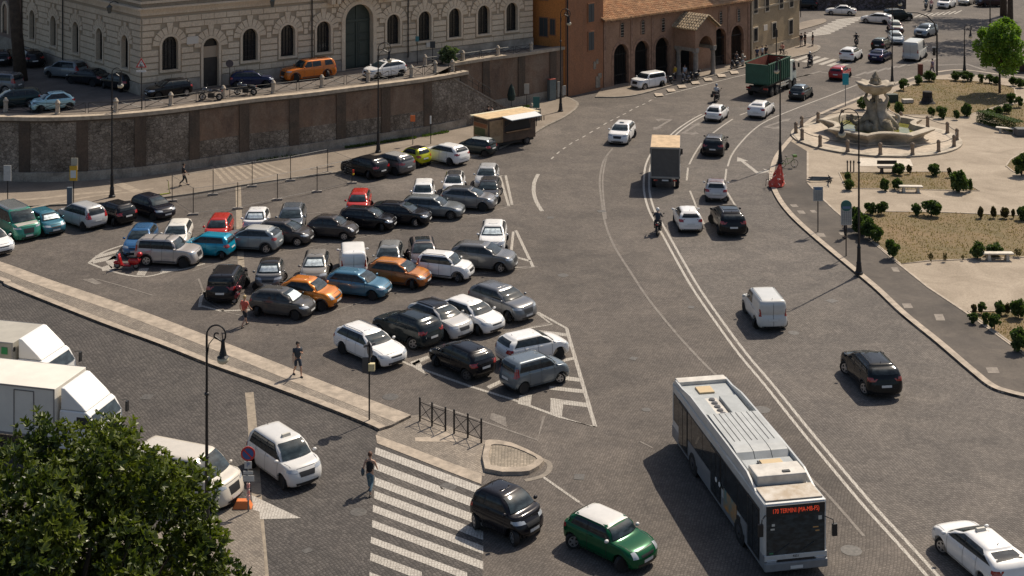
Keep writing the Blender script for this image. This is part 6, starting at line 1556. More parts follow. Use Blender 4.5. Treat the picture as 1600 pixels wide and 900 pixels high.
# ---------------------------------------------------------------- scooters and motorcycles (mesh data shared by kind)
TW = {}
def two_wheeler(label, kind, col, x, y, hd, z=0, name=None, group=None, lean=0, world=None):
    if kind not in TW:
        P = {}
        def ring(cx, r, w_):
            m_ = MB(); n = 16; vs = []; fs = []
            for k in range(n):
                a = 2*math.pi*k/n
                for q in range(6):
                    b_ = 2*math.pi*q/6; rr = r-w_+w_*math.cos(b_); vs.append((cx+rr*math.cos(a), w_*math.sin(b_)*.9, r+rr*math.sin(a)))
            for k in range(n):
                for q in range(6): fs.append((k*6+q, ((k+1) % n)*6+q, ((k+1) % n)*6+(q+1) % 6, k*6+(q+1) % 6))
            m_.add(vs, fs); return m_.mesh('wheel', sm=True)
        def hub(cx, r):
            m_ = MB(); m_.cyl((cx, -.05, r), (cx, .05, r), r*.55, n=12); return m_.mesh('rim')
        if kind == 'scooter':
            r, wbf, wbr = .23, .62, -.62
            P['wheels'] = [(ring(wbf, r, .05), hub(wbf, r)), (ring(wbr, r, .06), hub(wbr, r))]
            m_ = MB(); m_.ball((wbr+.12, 0, .52), .3, 1.35, .62, .85, 12, 8); m_.box(0, 0, .26, .62, .34, .07)
            m_.add([(.30, -.19, .25), (.30, .19, .25), (.42, .21, .62), (.42, -.21, .62), (.46, .17, .98), (.46, -.17, .98), (.36, -.19, .25), (.36, .19, .25), (.49, .20, .62), (.49, -.20, .62), (.53, .15, .98), (.53, -.15, .98)],
                   [(0, 1, 2, 3), (3, 2, 4, 5), (7, 6, 9, 8), (8, 9, 11, 10), (5, 4, 10, 11), (0, 3, 9, 6), (3, 5, 11, 9), (2, 1, 7, 8), (4, 2, 8, 10)])
            m_.ball((wbf, 0, .40), .2, 1.3, .5, .62, 10, 6); P['body'] = m_.mesh('body', sm=True)
            m_ = MB(); m_.ball((-.42, 0, .80), .16, 2.5, .95, .55, 12, 6); P['seat'] = m_.mesh('seat', sm=True)
            m_ = MB(); m_.tube([(wbf, 0, .25), (.5, 0, .95)], .03, 6); m_.tube([(.42, -.32, 1.02), (.5, -.1, 1.0), (.5, .1, 1.0), (.42, .32, 1.02)], .022, 6)
            for s_ in (1, -1): m_.tube([(.45, s_*.25, 1.02), (.48, s_*.33, 1.18)], .01, 4); m_.ball((.48, s_*.34, 1.2), .055, .4, 1, .8, 8, 5)
            P['handlebar'] = m_.mesh('handlebar'); m_ = MB(); m_.ball((.56, 0, .96), .075, .7, 1, 1, 10, 6); P['headlight'] = m_.mesh('headlight', sm=True)
            m_ = MB(); m_.ball((-.88, 0, .98), .2, .95, 1.05, .8, 12, 8); P['top_box'] = m_.mesh('top_box', sm=True)
            m_ = MB(); m_.box(-.92, 0, .62, .03, .18, .08); P['taillight'] = m_.mesh('taillight')
        elif kind == 'motorcycle':
            r, wbf, wbr = .31, .74, -.70
            P['wheels'] = [(ring(wbf, r, .055), hub(wbf, r)), (ring(wbr, r, .075), hub(wbr, r))]
            m_ = MB(); m_.ball((.12, 0, .82), .2, 1.5, .75, .8, 12, 8); m_.ball((.52, 0, .92), .2, 1.0, .8, 1.1, 12, 8); m_.ball((-.72, 0, .78), .14, 1.7, .8, .5, 10, 6); P['body'] = m_.mesh('body', sm=True)
            m_ = MB(); m_.box(.0, 0, .42, .5, .34, .36); m_.tube([(wbf, .09, r), (.5, .09, .95)], .03, 6); m_.tube([(wbf, -.09, r), (.5, -.09, .95)], .03, 6); m_.tube([(wbr, .1, r), (-.1, .1, .45)], .035, 6)
            m_.tube([(.1, -.2, .25), (-.3, -.22, .28), (-.85, -.2, .45)], [.04, .045, .06], 8); P['engine'] = m_.mesh('engine')
            m_ = MB(); m_.ball((-.38, 0, .86), .15, 2.5, .95, .5, 12, 6); P['seat'] = m_.mesh('seat', sm=True)
            m_ = MB(); m_.tube([(.32, -.38, 1.08), (.46, -.12, 1.06), (.46, .12, 1.06), (.32, .38, 1.08)], .02, 6)
            for s_ in (1, -1): m_.tube([(.38, s_*.28, 1.08), (.45, s_*.36, 1.25)], .01, 4); m_.ball((.45, s_*.38, 1.27), .06, .4, 1, .8, 8, 5)
            P['handlebar'] = m_.mesh('handlebar'); m_ = MB(); m_.ball((.70, 0, .92), .09, .6, 1, 1, 10, 6); P['headlight'] = m_.mesh('headlight', sm=True)
            m_ = MB(); m_.box(-.92, 0, .82, .03, .16, .08); P['taillight'] = m_.mesh('taillight')
            m_ = MB(); m_.box(-.70, .30, .68, .45, .20, .32); m_.box(-.70, -.30, .68, .45, .20, .32); m_.box(-.92, 0, 1.05, .32, .42, .28); P['top_box'] = m_.mesh('top_box')
        elif kind == 'bicycle':
            r = .33; P['wheels'] = [(ring(.52, r, .022), hub(.52, r*.25)), (ring(-.52, r, .022), hub(-.52, r*.25))]
            m_ = MB()
            for a, b_ in (((.52, 0, r), (.42, 0, .92)), ((.45, 0, .72), (.0, 0, .30)), ((.44, 0, .78), (-.18, 0, .75)), ((-.18, 0, .92), (0, 0, .30)), ((-.52, 0, r), (0, 0, .30)), ((-.52, 0, r), (-.18, 0, .75))): m_.tube([a, b_], .018, 6)
            m_.tube([(.3, -.28, 1.0), (.42, -.1, 1.0), (.42, .1, 1.0), (.3, .28, 1.0)], .014, 5); m_.box(.55, 0, .95, .28, .3, .18); P['body'] = m_.mesh('frame')
            m_ = MB(); m_.ball((-.2, 0, .96), .09, 1.5, .9, .4, 8, 5); P['seat'] = m_.mesh('seat', sm=True)
        else:  # kick scooter
            r = .11; P['wheels'] = [(ring(.42, r, .025), hub(.42, r)), (ring(-.42, r, .025), hub(-.42, r))]
            m_ = MB(); m_.box(0, 0, .15, .78, .16, .05); m_.tube([(.42, 0, .11), (.34, 0, .55), (.28, 0, 1.12)], .028, 6); P['body'] = m_.mesh('deck')
            m_ = MB(); m_.tube([(.22, -.25, 1.14), (.28, 0, 1.13), (.22, .25, 1.14)], .02, 6); P['handlebar'] = m_.mesh('handlebar')
        TW[kind] = P
    P = TW[kind]; c = Vector(world) if world else G(x, y, z); c.z = z+.003
    nm = name or {'scooter': 'scooter', 'motorcycle': 'motorcycle', 'bicycle': 'bicycle', 'kick': 'kick_scooter'}[kind]
    root = thing(nm, c, R(hd), label, {'kick': 'kick scooter'}.get(kind, kind), group); root.rotation_euler = (R(lean), 0, R(hd))
    pm = paint(col)
    for t_, h_ in P['wheels']:
        w_ = put('wheel', t_, M['tyre'], root); put('rim', h_, M['rim'], w_)
    for nm2, mm in (('body', pm), ('engine', M['iron']), ('seat', M['black_tr']), ('handlebar', M['iron']), ('headlight', M['headlight']), ('taillight', M['taillight'])):
        if nm2 in P: put(nm2, P[nm2], mm, root)
    if 'top_box' in P and kind in ('scooter',) and 'no box' not in label: put('top_box', P['top_box'], pm, root)
    if 'top_box' in P and kind == 'motorcycle' and 'pannier' in label: put('top_box', P['top_box'], M['black_tr'], root)
    return root
two_wheeler('bright red scooter with round red top box parked on the hatched paint', 'scooter', (.42, .01, .012), 198, 420, 175, lean=-6)
two_wheeler('dark red scooter standing behind the black small off-roader', 'scooter', (.16, .01, .02), 351, 474, 168)
two_wheeler('pannier-laden motorcycle ridden away up the far lanes', 'motorcycle', (.05, .05, .06), 1120, 158, 66)
two_wheeler('dark motorcycle ridden beside the box truck, on the double line', 'motorcycle', (.03, .03, .04), 1028, 364, 80)
two_wheeler('motorcycle with rider crossing near the zebra at the far corner', 'motorcycle', (.1, .1, .12), 1266, 104, 60)
two_wheeler('motorcycle farther back in the middle of the far junction', 'motorcycle', (.06, .06, .07), 1338, 72, 75)
two_wheeler('motorcycle parked left of the two on the terrace railing', 'motorcycle', (.10, .10, .11), 330, 157, 178, z=ZT)
two_wheeler('motorcycle parked by the no-parking sign on the terrace railing', 'motorcycle', (.08, .09, .11), 384, 149, 175, z=ZT)
two_wheeler('yellow-green kick scooter standing by the end of the fencing', 'kick', (.35, .40, .06), 257, 306, 30)
two_wheeler('green rental bicycle standing by the lamp on the right sidewalk', 'bicycle', (.10, .22, .03), 1232, 262, 10, z=.12)
for lb, x, y, hd, c in (('dark scooter parked just right of the white boxy off-roader', 1044, 132, 225, (.03, .03, .03)), ('grey scooter parked by the left porch column, no box', 1072, 128, 228, (.12, .12, .14)), ('dark scooter parked in shade just before the front porch column', 1084, 126, 220, (.02, .02, .025)),
                        ('scooter parked under the last church arch, left one', 1148, 107, 225, (.05, .05, .05)), ('scooter parked under the last church arch, right one', 1156, 104, 225, (.3, .29, .27))):
    two_wheeler(lb, 'scooter', c, x, y, hd, z=.10)
two_wheeler('motorcycle crossing at the very top, left one of the riders', 'motorcycle', (.1, .12, .14), 1447, 15, 250)
two_wheeler('motorcycle crossing at the very top, right one of the riders', 'motorcycle', (.25, .2, .22), 1455, 17, 250)
two_wheeler('dark bicycle with basket ridden past the ochre building', 'bicycle', (.03, .03, .03), 1224, 89, 225, z=.1)
# ================================================================ PEOPLE
def skin_mesh(joints, edges, root_i=0, sub=1, name='m'):
    """joints: (x,y,z,r[,r2]); grows a continuous skin surface and bakes it to a mesh"""
    me = bpy.data.meshes.new('tmp'); me.from_pydata([j[:3] for j in joints], edges, []); ob = bpy.data.objects.new('tmp', me); COL.objects.link(ob)
    md = ob.modifiers.new('s', 'SKIN'); md.use_smooth_shade = True
    sv_ = me.skin_vertices[0].data
    for i, j in enumerate(joints): sv_[i].radius = (j[3], j[4] if len(j) > 4 else j[3]); sv_[i].use_root = (i == root_i)
    if sub: s2 = ob.modifiers.new('u', 'SUBSURF'); s2.levels = sub; s2.render_levels = sub
    dg = bpy.context.evaluated_depsgraph_get(); out = bpy.data.meshes.new_from_object(ob.evaluated_get(dg)); out.name = name
    bpy.data.objects.remove(ob); bpy.data.meshes.remove(me); out.materials.clear()
    out.polygons.foreach_set('use_smooth', [True]*len(out.polygons)); return out
SK = mat('skin', (.42, .25, .17), .55); HAIRD = mat('dark hair', (.02, .014, .01), .7); SHOE = mat('dark shoe', (.02, .018, .018), .6)
BODIES = {}
def person(label, x, y, hd, pose='stand', shirt=(.03, .03, .035), trousers=(.03, .035, .05), z=0, shorts=False, hair=HAIRD, bare=False, helmet=None, world=None, group=None, h=1.76, bag=None, sleeves=False):
    key = (pose, shorts, bare, sleeves)
    if key not in BODIES:
        # local frame: x forward, y left. hip .92, knee .5, ankle .08, shoulder 1.42
        hipL, hipR = (0, .10, .90), (0, -.10, .90)
        if pose == 'walk': kL, aL, tL = (.20, .10, .50), (.28, .10, .09), (.44, .10, .04); kR, aR, tR = (-.02, -.10, .50), (-.34, -.10, .16), (-.22, -.10, .04)
        elif pose == 'ride': kL, aL, tL = (.36, .20, .86-.0), (.22, .24, .42), (.38, .24, .38); kR, aR, tR = (.36, -.20, .86), (.22, -.24, .42), (.38, -.24, .38)
        else: kL, aL, tL = (.02, .11, .50), (0, .11, .08), (.15, .13, .04); kR, aR, tR = (.02, -.11, .50), (-.02, -.11, .08), (.13, -.14, .04)
        if pose == 'ride': hipL, hipR = (-.02, .11, .95), (-.02, -.11, .95)
        lx = .16 if pose == 'ride' else 0.0
        sh = lambda s_: (lx+.0, s_*.19, 1.42)
        if pose == 'ride': eL, wL = (.22, .30, 1.18), (.44, .30, 1.10); eR, wR = (.22, -.30, 1.18), (.44, -.30, 1.10)
        elif pose == 'walk': eL, wL = (-.10, .26, 1.15), (.02, .28, .92); eR, wR = (.10, -.26, 1.15), (.28, -.25, .98)
        elif pose == 'phone': eL, wL = (.06, .25, 1.14), (.26, .10, 1.28); eR, wR = (.03, -.26, 1.14), (.08, -.28, .88)
        else: eL, wL = (-.02, .25, 1.14), (.06, .26, .88); eR, wR = (-.02, -.25, 1.14), (.08, -.26, .88)
        if pose == 'phone' : kL, aL, tL = (.20, .10, .50), (.26, .10, .09), (.42, .10, .04); kR, aR, tR = (-.02, -.10, .50), (-.30, -.10, .14), (-.18, -.10, .04)
        J = [(0 if pose != 'ride' else -.02, 0, .96, .12, .15), (lx*.4, 0, 1.14, .105, .135), (lx*.8, 0, 1.34, .11, .16), (lx, 0, 1.47, .06, .06), (lx+.02, 0, 1.55, .055, .055), (lx+.03, 0, 1.66, .088, .078), (lx+.02, 0, 1.74, .06, .06)]
        E = [(0, 1), (1, 2), (2, 3), (3, 4), (4, 5), (5, 6)]
        def chain(a, pts):
            p = a
            for q in pts: J.append(q); E.append((p, len(J)-1)); p = len(J)-1
            return p
        tips = []
        for s_, e_, w_ in ((1, eL, wL), (-1, eR, wR)):
            p = chain(2, [(*sh(s_), .058), (*e_, .042), (*w_, .028)])
            # palm, four fingers and a thumb
            d = (Vector(w_)-Vector(e_)).normalized(); pal = Vector(w_)+d*.07; J.append((*pal, .026, .036)); E.append((p, len(J)-1)); pp = len(J)-1
            sd = Vector((1, 0, 0)) if abs(d.x) < .8 else Vector((0, 0, 1)); sd = (sd-d*sd.dot(d)).normalized()
            for q, ln in ((-.028, .06), (-.009, .075), (.010, .07), (.028, .052)):
                f1 = pal+sd*q+d*.03; f2 = f1+d*ln+Vector((0, -s_*.012, 0)); J.append((*f1, .010)); E.append((pp, len(J)-1)); J.append((*f2, .008)); E.append((len(J)-2, len(J)-1))
            t1 = Vector(w_)+d*.03+sd*.045; t2 = t1+d*.035+sd*.012; J.append((*t1, .011)); E.append((pp, len(J)-1)); J.append((*t2, .009)); E.append((len(J)-2, len(J)-1))
        for hp, k_, a_, t_ in ((hipL, kL, aL, tL), (hipR, kR, aR, tR)): chain(0, [(*hp, .095), (*k_, .062), (a_[0], a_[1], a_[2]+.02, .040), (*t_, .035)])
        body = skin_mesh(J, E, 0, 1, 'body')
        # shirt over torso and upper arms
        TJ = [(J[0][0], 0, .90, .165, .185), (J[1][0], 0, 1.14, .155, .17), (J[2][0], 0, 1.33, .165, .20), (lx, 0, 1.44, .11, .14)]
        TE = [(0, 1), (1, 2), (2, 3)]
        if not bare:
            for s_, e_, w_ in ((1, eL, wL), (-1, eR, wR)):
                m_ = Vector(sh(s_)).lerp(Vector(e_), .7); n0 = len(TJ); TJ += [(*sh(s_), .072), (*m_, .058)]; TE += [(2, n0), (n0, n0+1)]
                if sleeves: TJ += [(*e_, .052), (*Vector(e_).lerp(Vector(w_), .9), .040)]; TE += [(n0+1, n0+2), (n0+2, n0+3)]
        shirt_m = skin_mesh(TJ, TE, 0, 1, 'shirt')
        PJ = [(J[0][0], 0, .97, .15, .17), (J[0][0], 0, .90, .15, .17)]; PE = [(0, 1)]
        for hp, k_, a_ in ((hipL, kL, aL), (hipR, kR, aR)):
            n0 = len(PJ); k2 = Vector(k_); 
            PJ += [(*hp, .108), (*k2, .078)]; PE += [(1, n0), (n0, n0+1)]
            if not shorts: PJ += [(a_[0], a_[1], a_[2]+.06, .060)]; PE += [(n0+1, n0+2)]
        tr = skin_mesh(PJ, PE, 0, 1, 'trousers')
        sh_ = MB()
        for a_, t_ in ((aL, tL), (aR, tR)):
            c = (Vector(a_)+Vector(t_))/2; c.z = min(a_[2], t_[2])*.0+.045+max(0, t_[2]-.04); sh_.ball(c, .1, 1.5, .55, .5, 10, 6)
        hr = MB(); hr.ball((lx+.012, 0, 1.70), .118, 1.0, .88, .92, 14, 8)
        # keep hair off the face: shift vertices in front and low
        hv = []
        for v in hr.v:
            v = list(v)
            if v[0] > lx+.05 and v[2] < 1.735: v[0] = lx+.05
            if v[2] < 1.62: v[2] = 1.62
            hv.append(tuple(v))
        hr.v = hv
        fc = MB()
        for s_ in (1, -1): fc.ball((lx+.112, s_*.034, 1.672), .012, 1, 1.3, .8, 6, 4)
        fc.ball((lx+.112, 0, 1.612), .018, .5, 1.4, .4, 6, 4)
        ns_ = MB(); ns_.ball((lx+.122, 0, 1.645), .018, 1, .8, 1.3, 8, 5); 
        for s_ in (1, -1): ns_.ball((lx+.02, s_*.088, 1.655), .024, .7, .4, 1.2, 8, 5)
        BODIES[key] = (body, shirt_m, tr, sh_.mesh('shoes', sm=True), hr.mesh('hair', sm=True), fc.mesh('face'), ns_.mesh('nose_and_ears', sm=True), lx)
    b, s_, t_, so_, ha, fa, no, lx = BODIES[key]
    c = Vector(world) if world else G(x, y, z); c.z = z if not world else world[2]
    root = thing('person', c, R(hd), label, 'person', group); root.scale = (h/1.78,)*3
    put('body', b, SK, root)
    put('top', s_, mat('cloth %.2f %.2f %.2f' % shirt, shirt, .9, var=.2), root); put('shorts' if shorts else 'trousers', t_, mat('cloth %.2f %.2f %.2f' % trousers, trousers, .9, var=.2), root)
    put('shoes', so_, SHOE, root); put('face', fa, mat('eyes and lips', (.10, .04, .035), .6), root); put('nose_and_ears', no, SK, root)
    if helmet:
        m_ = MB(); m_.ball((lx+.03, 0, 1.68), .145, 1.05, .92, 1.0, 14, 8); m_.build('helmet', mat('helmet %.2f' % helmet[0], helmet, .25, coat=.6), root, sm=True)
        m_ = MB(); m_.ball((lx+.075, 0, 1.67), .118, 1, .9, .55, 12, 6); m_.build('visor', M['glass'], root, sm=True)
    else: put('hair', ha, hair, root)
    if bag: m_ = MB(); m_.ball((-.05, bag*.30, .95), .16, .9, .5, 1.2, 10, 6); m_.tube([(-.05, bag*.30, 1.1), (0, bag*.2, 1.46), (0, bag*.12, 1.5)], .014, 4); m_.build('shoulder_bag', mat('shoulder bag', (.05, .07, .085), .8), root, sm=True)
    return root
person('man in dark t-shirt and dark shorts walking along the footway, hand to his face', 465, 587, -60, 'phone', (.035, .045, .06), (.035, .045, .065), z=.13, shorts=True)
r_ = person('woman in black sleeveless top and blue jeans with a bag, walking over the road', 578, 771, 80, 'walk', (.012, .012, .014), (.09, .15, .19), bare=True, hair=mat('brown hair', (.10, .045, .025), .7), bag=1)
person('man in black walking on the far pavement below the high wall', 287, 290, 20, 'walk', (.015, .016, .02), (.015, .016, .022), z=.12)
person('person in coral red top and dark shorts by the dark red scooter', 382, 510, 60, 'walk', (.50, .10, .07), (.02, .022, .028), shorts=True, hair=mat('fair hair', (.45, .33, .16), .7))
person('person in yellow jacket standing among scooters left of the porch', 1055, 126, 140, 'stand', (.45, .28, .02), (.03, .03, .035), z=.1, sleeves=True)
person('person in pale blue shirt sitting on a scooter at the porch', 1070, 126, 230, 'stand', (.42, .48, .55), (.03, .03, .04), z=.1)
person('person in black standing nearest the ochre corner', 1252, 73, 230, 'stand', (.02, .02, .024), (.25, .24, .25), z=.1)
person('tall person in black second from the ochre corner', 1258, 71.5, 200, 'stand', (.015, .015, .018), (.015, .015, .02), z=.1)
person('person in black at the pavement tip, apart from the pair at the corner', 1270, 72, 180, 'stand', (.03, .03, .035), (.03, .03, .035), z=.1, bag=-1)
person('person in purple-grey walking by the signal mast at the far side of the lawn', 1457, 116, 120, 'walk', (.20, .15, .22), (.09, .07, .11), z=.12)
person('dark figure waiting behind the second bus stop sign', 1321, 372, 190, 'stand', (.02, .02, .025), (.02, .022, .025), z=.12)
person('person in pink sitting upright on the bicycle by the ochre building', 1224, 89, 225, 'ride', (.55, .25, .2), (.03, .03, .04), z=.08)
for x, y, c_, lb in ((1160, 103, (.30, .27, .22), 'person in pale clothes under the last church arch'), (1151, 104, (.10, .10, .11), 'person in grey next to the pale-clothed one under the last church arch'), (1183, 96, (.05, .06, .10), 'person in navy in the shade of the ochre building, leftmost'), (1191, 94, (.5, .5, .5), 'person in white shirt in the shade of the ochre building'), (1197, 93, (.03, .03, .03), 'person in black beside the white-shirted one at the ochre building')):
    person(lb, x, y, random.uniform(0, 360), 'stand', c_, (.05, .05, .06), z=.1)
def rider(label, x, y, hd, shirt, helmet, tr=(.03, .03, .04), z=0):
    c = G(x, y, z); person(label, x, y, hd, 'ride', shirt, tr, helmet=helmet, world=(c.x-.32*math.cos(R(hd)), c.y-.32*math.sin(R(hd)), .02), sleeves=True)
rider('rider in white shirt and blue helmet on the pannier-laden motorcycle', 1120, 158, 66, (.5, .5, .5), (.12, .16, .22))
rider('rider in dark jacket and white helmet beside the box truck', 1028, 364, 80, (.035, .04, .055), (.55, .55, .54))
rider('rider in black with white helmet near the far zebra', 1266, 104, 60, (.02, .02, .025), (.6, .6, .58))
rider('rider in dark jacket in the middle of the far junction', 1338, 72, 75, (.02, .02, .025), (.03, .03, .035))
rider('rider in blue at the very top, on the left motorcycle', 1447, 15, 250, (.06, .14, .2), (.3, .3, .32))
rider('rider in pink at the very top, on the right motorcycle', 1455, 17, 250, (.5, .25, .28), (.1, .1, .1))
person('woman in dark top at the food truck, seen over its roof at left', 763, 194, 30, 'stand', (.05, .03, .035), (.03, .03, .035), z=.12)
person('man in pale shirt crouching over goods at the wall behind the food truck', 769, 192, 200, 'stand', (.45, .4, .38), (.05, .05, .05), z=.12, h=1.6)
# ================================================================ STREET FURNITURE
# curled lamp posts
def street_lamp(label, x, y, h, reach, side, z=0, cx=None):
    c = G(x, y, z); root = thing('street_lamp', c, 0, label, 'street lamp', 'curled iron street lamps')
    mb = MB(); mb.lathe([(.26, 0), (.26, .12), (.20, .18), (.17, .5), (.15, .62), (.17, .70), (.13, .80), (.11, 1.6), (.13, 1.68), (.10, 1.76), (.085, 1.9)], (0, 0, 0), 12); mb.build('base', M['iron_lamp'], root, sm=False)
    hz = h-reach*.62
    mb = MB(); mb.cyl((0, 0, 1.85), (0, 0, hz*.55), .075, .062, 8); mb.cyl((0, 0, hz*.55), (0, 0, hz), .06, .045, 8)
    mb.ball((0, 0, hz*.72), .11, 1, 1, .8, 8, 6); mb.ball((0, 0, hz*.42), .10, 1, 1, .8, 8, 6); mb.build('pole', M['iron_lamp'], root)
    # hook: big arc up and over, small inner curl
    a = reach*.5; pts = [(0, 0, hz)]; 
    for k in range(15):
        t = math.pi-math.pi*1.25*k/14; pts.append((side*(a+a*math.cos(t)), 0, hz+a*1.05*math.sin(t)))
    lx, _, lz = pts[-1]
    for k in range(1, 8): t = -math.pi*.25-math.pi*.22*k; rr = a*(1-.09*k)*.62; pts.append((side*(a+a*.0+rr*math.cos(t)*.8+a*.12), 0, hz+rr*math.sin(t)*.75+a*.0))
    mb = MB(); mb.tube(pts, .035, 6); mb.tube([(side*.02, 0, hz-.9), (side*reach*.12, 0, hz-.35), (side*reach*.45, 0, hz-.05), (side*reach*.75, 0, hz-.22), (side*reach*.82, 0, hz-.4)], .022, 5); mb.build('hook', M['iron_lamp'], root)
    bx_ = side*reach*.86; bz_ = hz-.25
    mb = MB(); mb.lathe([(.03, .1), (.07, 0), (.09, -.25), (.16, -.55), (.24, -.62)], (bx_, 0, bz_), 12); mb.tube([(bx_, 0, bz_+.05), (side*reach*.8, 0, hz+.1)], .02, 5); b_ = mb.build('lamp_shade', M['iron_lamp'], root)
    mb = MB(); mb.ball((bx_, 0, bz_-.72), .24, 1, 1, .78, 12, 8); mb.build('lamp_glass', mat('cream lamp glass', (.56, .50, .36), .25), b_, sm=True)
street_lamp('tall curled lamp rising from behind the big magnolia, near the white taxi', 323, 852, 8.8, .75, 1)
street_lamp('tall curled lamp on the right sidewalk in front of the fountain', 1342, 428, 10.55, 1.25, -1, z=.12)
street_lamp('curled lamp in front of the rubble wall at the left', 175, 308, 9.9, .75, 1, z=.12)
street_lamp('curled lamp on the far pavement in front of the tall green door', 591, 238, 9.6, 1.1, 1, z=.12)
street_lamp('curled lamp on the pavement tip at the right end of the high wall', 876, 174, 10.2, .95, 1, z=.12)
street_lamp('curled lamp at the kerb beside the green rental bicycle', 1219, 256, 8.9, .35, -1, z=.12)
street_lamp('curled lamp behind the fountain shell at the far kerb', 1394, 130, 10.2, 1.0, 1, z=.12)
street_lamp('curled lamp between the round shrubs beyond the big lawn', 1507, 113, 3.9+1.6, .8, 1, z=.12)
# signal masts
def signal(mb, c, s=1.0): mb.box(c[0], c[1], c[2], .28*s, .25*s, .85*s)
c = G(1464, 118, .12); root = thing('signal_mast', c, 0, 'signal mast with a long arm bending left over the far crossing', 'traffic light')
mb = MB(); mb.tube([(0, 0, 0), (0, 0, 4.6), (-.3, 0, 5.9), (-1.1, 0, 6.7), (-2.2, 0, 7.05), (-3.4, 0, 7.1)], [.11, .09, .08, .07, .06, .05], 8); mb.build('mast', M['iron'], root)
mb = MB(); signal(mb, (-.35, -.05, 2.7)); mb.box(-.1, 0, 2.7, .3, .06, .06); s_ = mb.build('signal_head', M['black_tr'], root)
mb = MB(); mb.box(-.35, -.1, 3.2, .45, .04, .14); mb.build('white_plate', M['plate'], root)
c = G(1213, 95, .1); root = thing('signal_post', c, 0, 'traffic light post standing before the ochre building', 'traffic light')
mb = MB(); mb.tube([(0, 0, 0), (0, 0, 3.9)], .06, 8); mb.build('post', M['iron'], root); mb = MB(); signal(mb, (0, -.02, 3.3)); mb.build('signal_head', M['black_tr'], root)
c = G(1251, 27, .09); root = thing('signal_post', c, 0, 'short dark post on the far corner island beside the ochre building', 'post')
mb = MB(); mb.tube([(0, 0, 0), (0, 0, 2.6)], .06, 8); mb.box(0, 0, 2.2, .3, .2, .6); mb.build('post', M['iron'], root)
for x, y, h, lb in ((1384, 22, 3.4, 'round no-entry sign with white plate below, on the far traffic island'),):
    c = G(x, y); root = thing('road_sign', c, 0, lb, 'road sign'); mb = MB(); mb.tube([(0, 0, 0), (0, 0, h)], .04, 6); mb.build('post', M['iron'], root)
    mb = MB(); mb.cyl((0, -.03, h-.3), (0, -.06, h-.3), .42, n=16); mb.build('sign_disc', mat('dark red sign', (.25, .02, .02), .5), root); mb = MB(); mb.box(0, -.07, h-1.0, .75, .03, .35); mb.build('sign_plate', M['plate'], root)
c = G(1547, 45); root = thing('lamp_post', c, 0, 'thin lamp post standing in the tree shade at the far right', 'street lamp'); mb = MB(); mb.tube([(0, 0, 0), (0, 0, 8)], [.09, .05], 8); mb.build('post', M['iron'], root); mb = MB(); mb.box(0, 0, 4.1, .45, .1, .2); mb.build('lamp_box', M['galv'], root)
# signs on posts
def post_sign(label, x, y, h, wd, ht, m, z=0, top=None, post=None, rz=0, extra=None, name='street_sign', cat='sign'):
    c = G(x, y, z); root = thing(name, c, R(rz), label, cat)
    mb = MB(); mb.tube([(0, 0, 0), (0, 0, h)], .038, 6); mb.build('post', post or M['iron'], root)
    mb = MB(); mb.box(0, -.06, h-ht/2, wd, .05, ht); f_ = mb.build('sign_panel', m, root)
    if extra: extra(root, h, wd, ht)
    return root
SG = mat('grey timetable panel', (.40, .40, .38), .5, var=.12, vscale=8); SGN = mat('teal green panel', (.03, .13, .12), .4)
def timetable(root, h, wd, ht):
    mb = MB(); mb.box(0, -.095, h-.14, wd*.72, .02, .16); mb.build('header', mat('blue header', (.10, .17, .28), .5), root)
    mb = MB()
    for k in range(5):
        mb.box(-wd*.36+k*wd*.18, -.094, h-ht*.60, wd*.015, .015, ht*.66)
        for j in range(7): mb.box(-wd*.30+k*wd*.15, -.094, h-.36-j*ht*.085, wd*.08, .012, .02)
    mb.build('printed_columns', mat('grey print', (.10, .12, .15), .6), root)
post_sign('bus stop sign with timetable, farther one, beside the resting kick scooters', 1278, 362, 3.15, .68, 1.0, SG, z=.12, extra=timetable, name='bus_stop_sign', cat='bus stop')
def cap_(root, h, wd, ht):
    timetable(root, h, wd, ht); mb = MB(); mb.cyl((0, -.09, h-.02), (0, -.03, h-.02), wd*.5, n=20); mb.build('round_cap', SGN, root)
post_sign('bus stop sign with rounded green top, nearer one, by the dark hedge', 1322, 400, 3.35, .72, 1.3, SG, z=.12, extra=cap_, name='bus_stop_sign', cat='bus stop')
post_sign('turquoise sign on a thin post near the fountain kerb', 1321, 166, 3.3, .62, 1.15, mat('turquoise panel', (.0, .25, .33), .5), z=.12, post=M['galv'])
post_sign('small orange roadworks sign by the high wall', 645, 226, 2.6, .42, .55, mat('orange sign', (.65, .15, .04), .5), z=.12, post=M['galv'])
post_sign('narrow white sign by the high wall', 673, 225, 2.5, .14, .7, M['plate'], z=.12)
post_sign('green panel on a post by the pavement tip near the high wall', 838, 197, 2.75, .62, 1.05, SGN, z=.12)
post_sign('white notice on a post at the wall, left of the green panel', 823, 170, 2.5, .5, 1.0, mat('dirty white notice', (.36, .34, .3), .6, var=.2), z=.12)
post_sign('white text sign standing at the far left pavement', 12, 321, 3.0, .55, 1.15, mat('white panel', (.5, .5, .48), .5, var=.15, vscale=5), z=.12)
def yel(root, h, wd, ht):
    mb = MB(); mb.box(0, -.095, h-ht*.55, wd*.74, .02, ht*.5); mb.build('paper', M['plate'], root)
    mb = MB(); mb.box(.05, .05, h+.12, wd*.9, .05, ht*.8); mb.build('rear_panel', mat('pale rear panel', (.42, .38, .3), .6), root)
post_sign('yellow framed bus stop panel at the left pavement', 115, 322, 3.0, .55, 1.1, mat('yellow panel', (.62, .36, .03), .5), z=.12, extra=yel, name='bus_stop_sign', cat='bus stop')
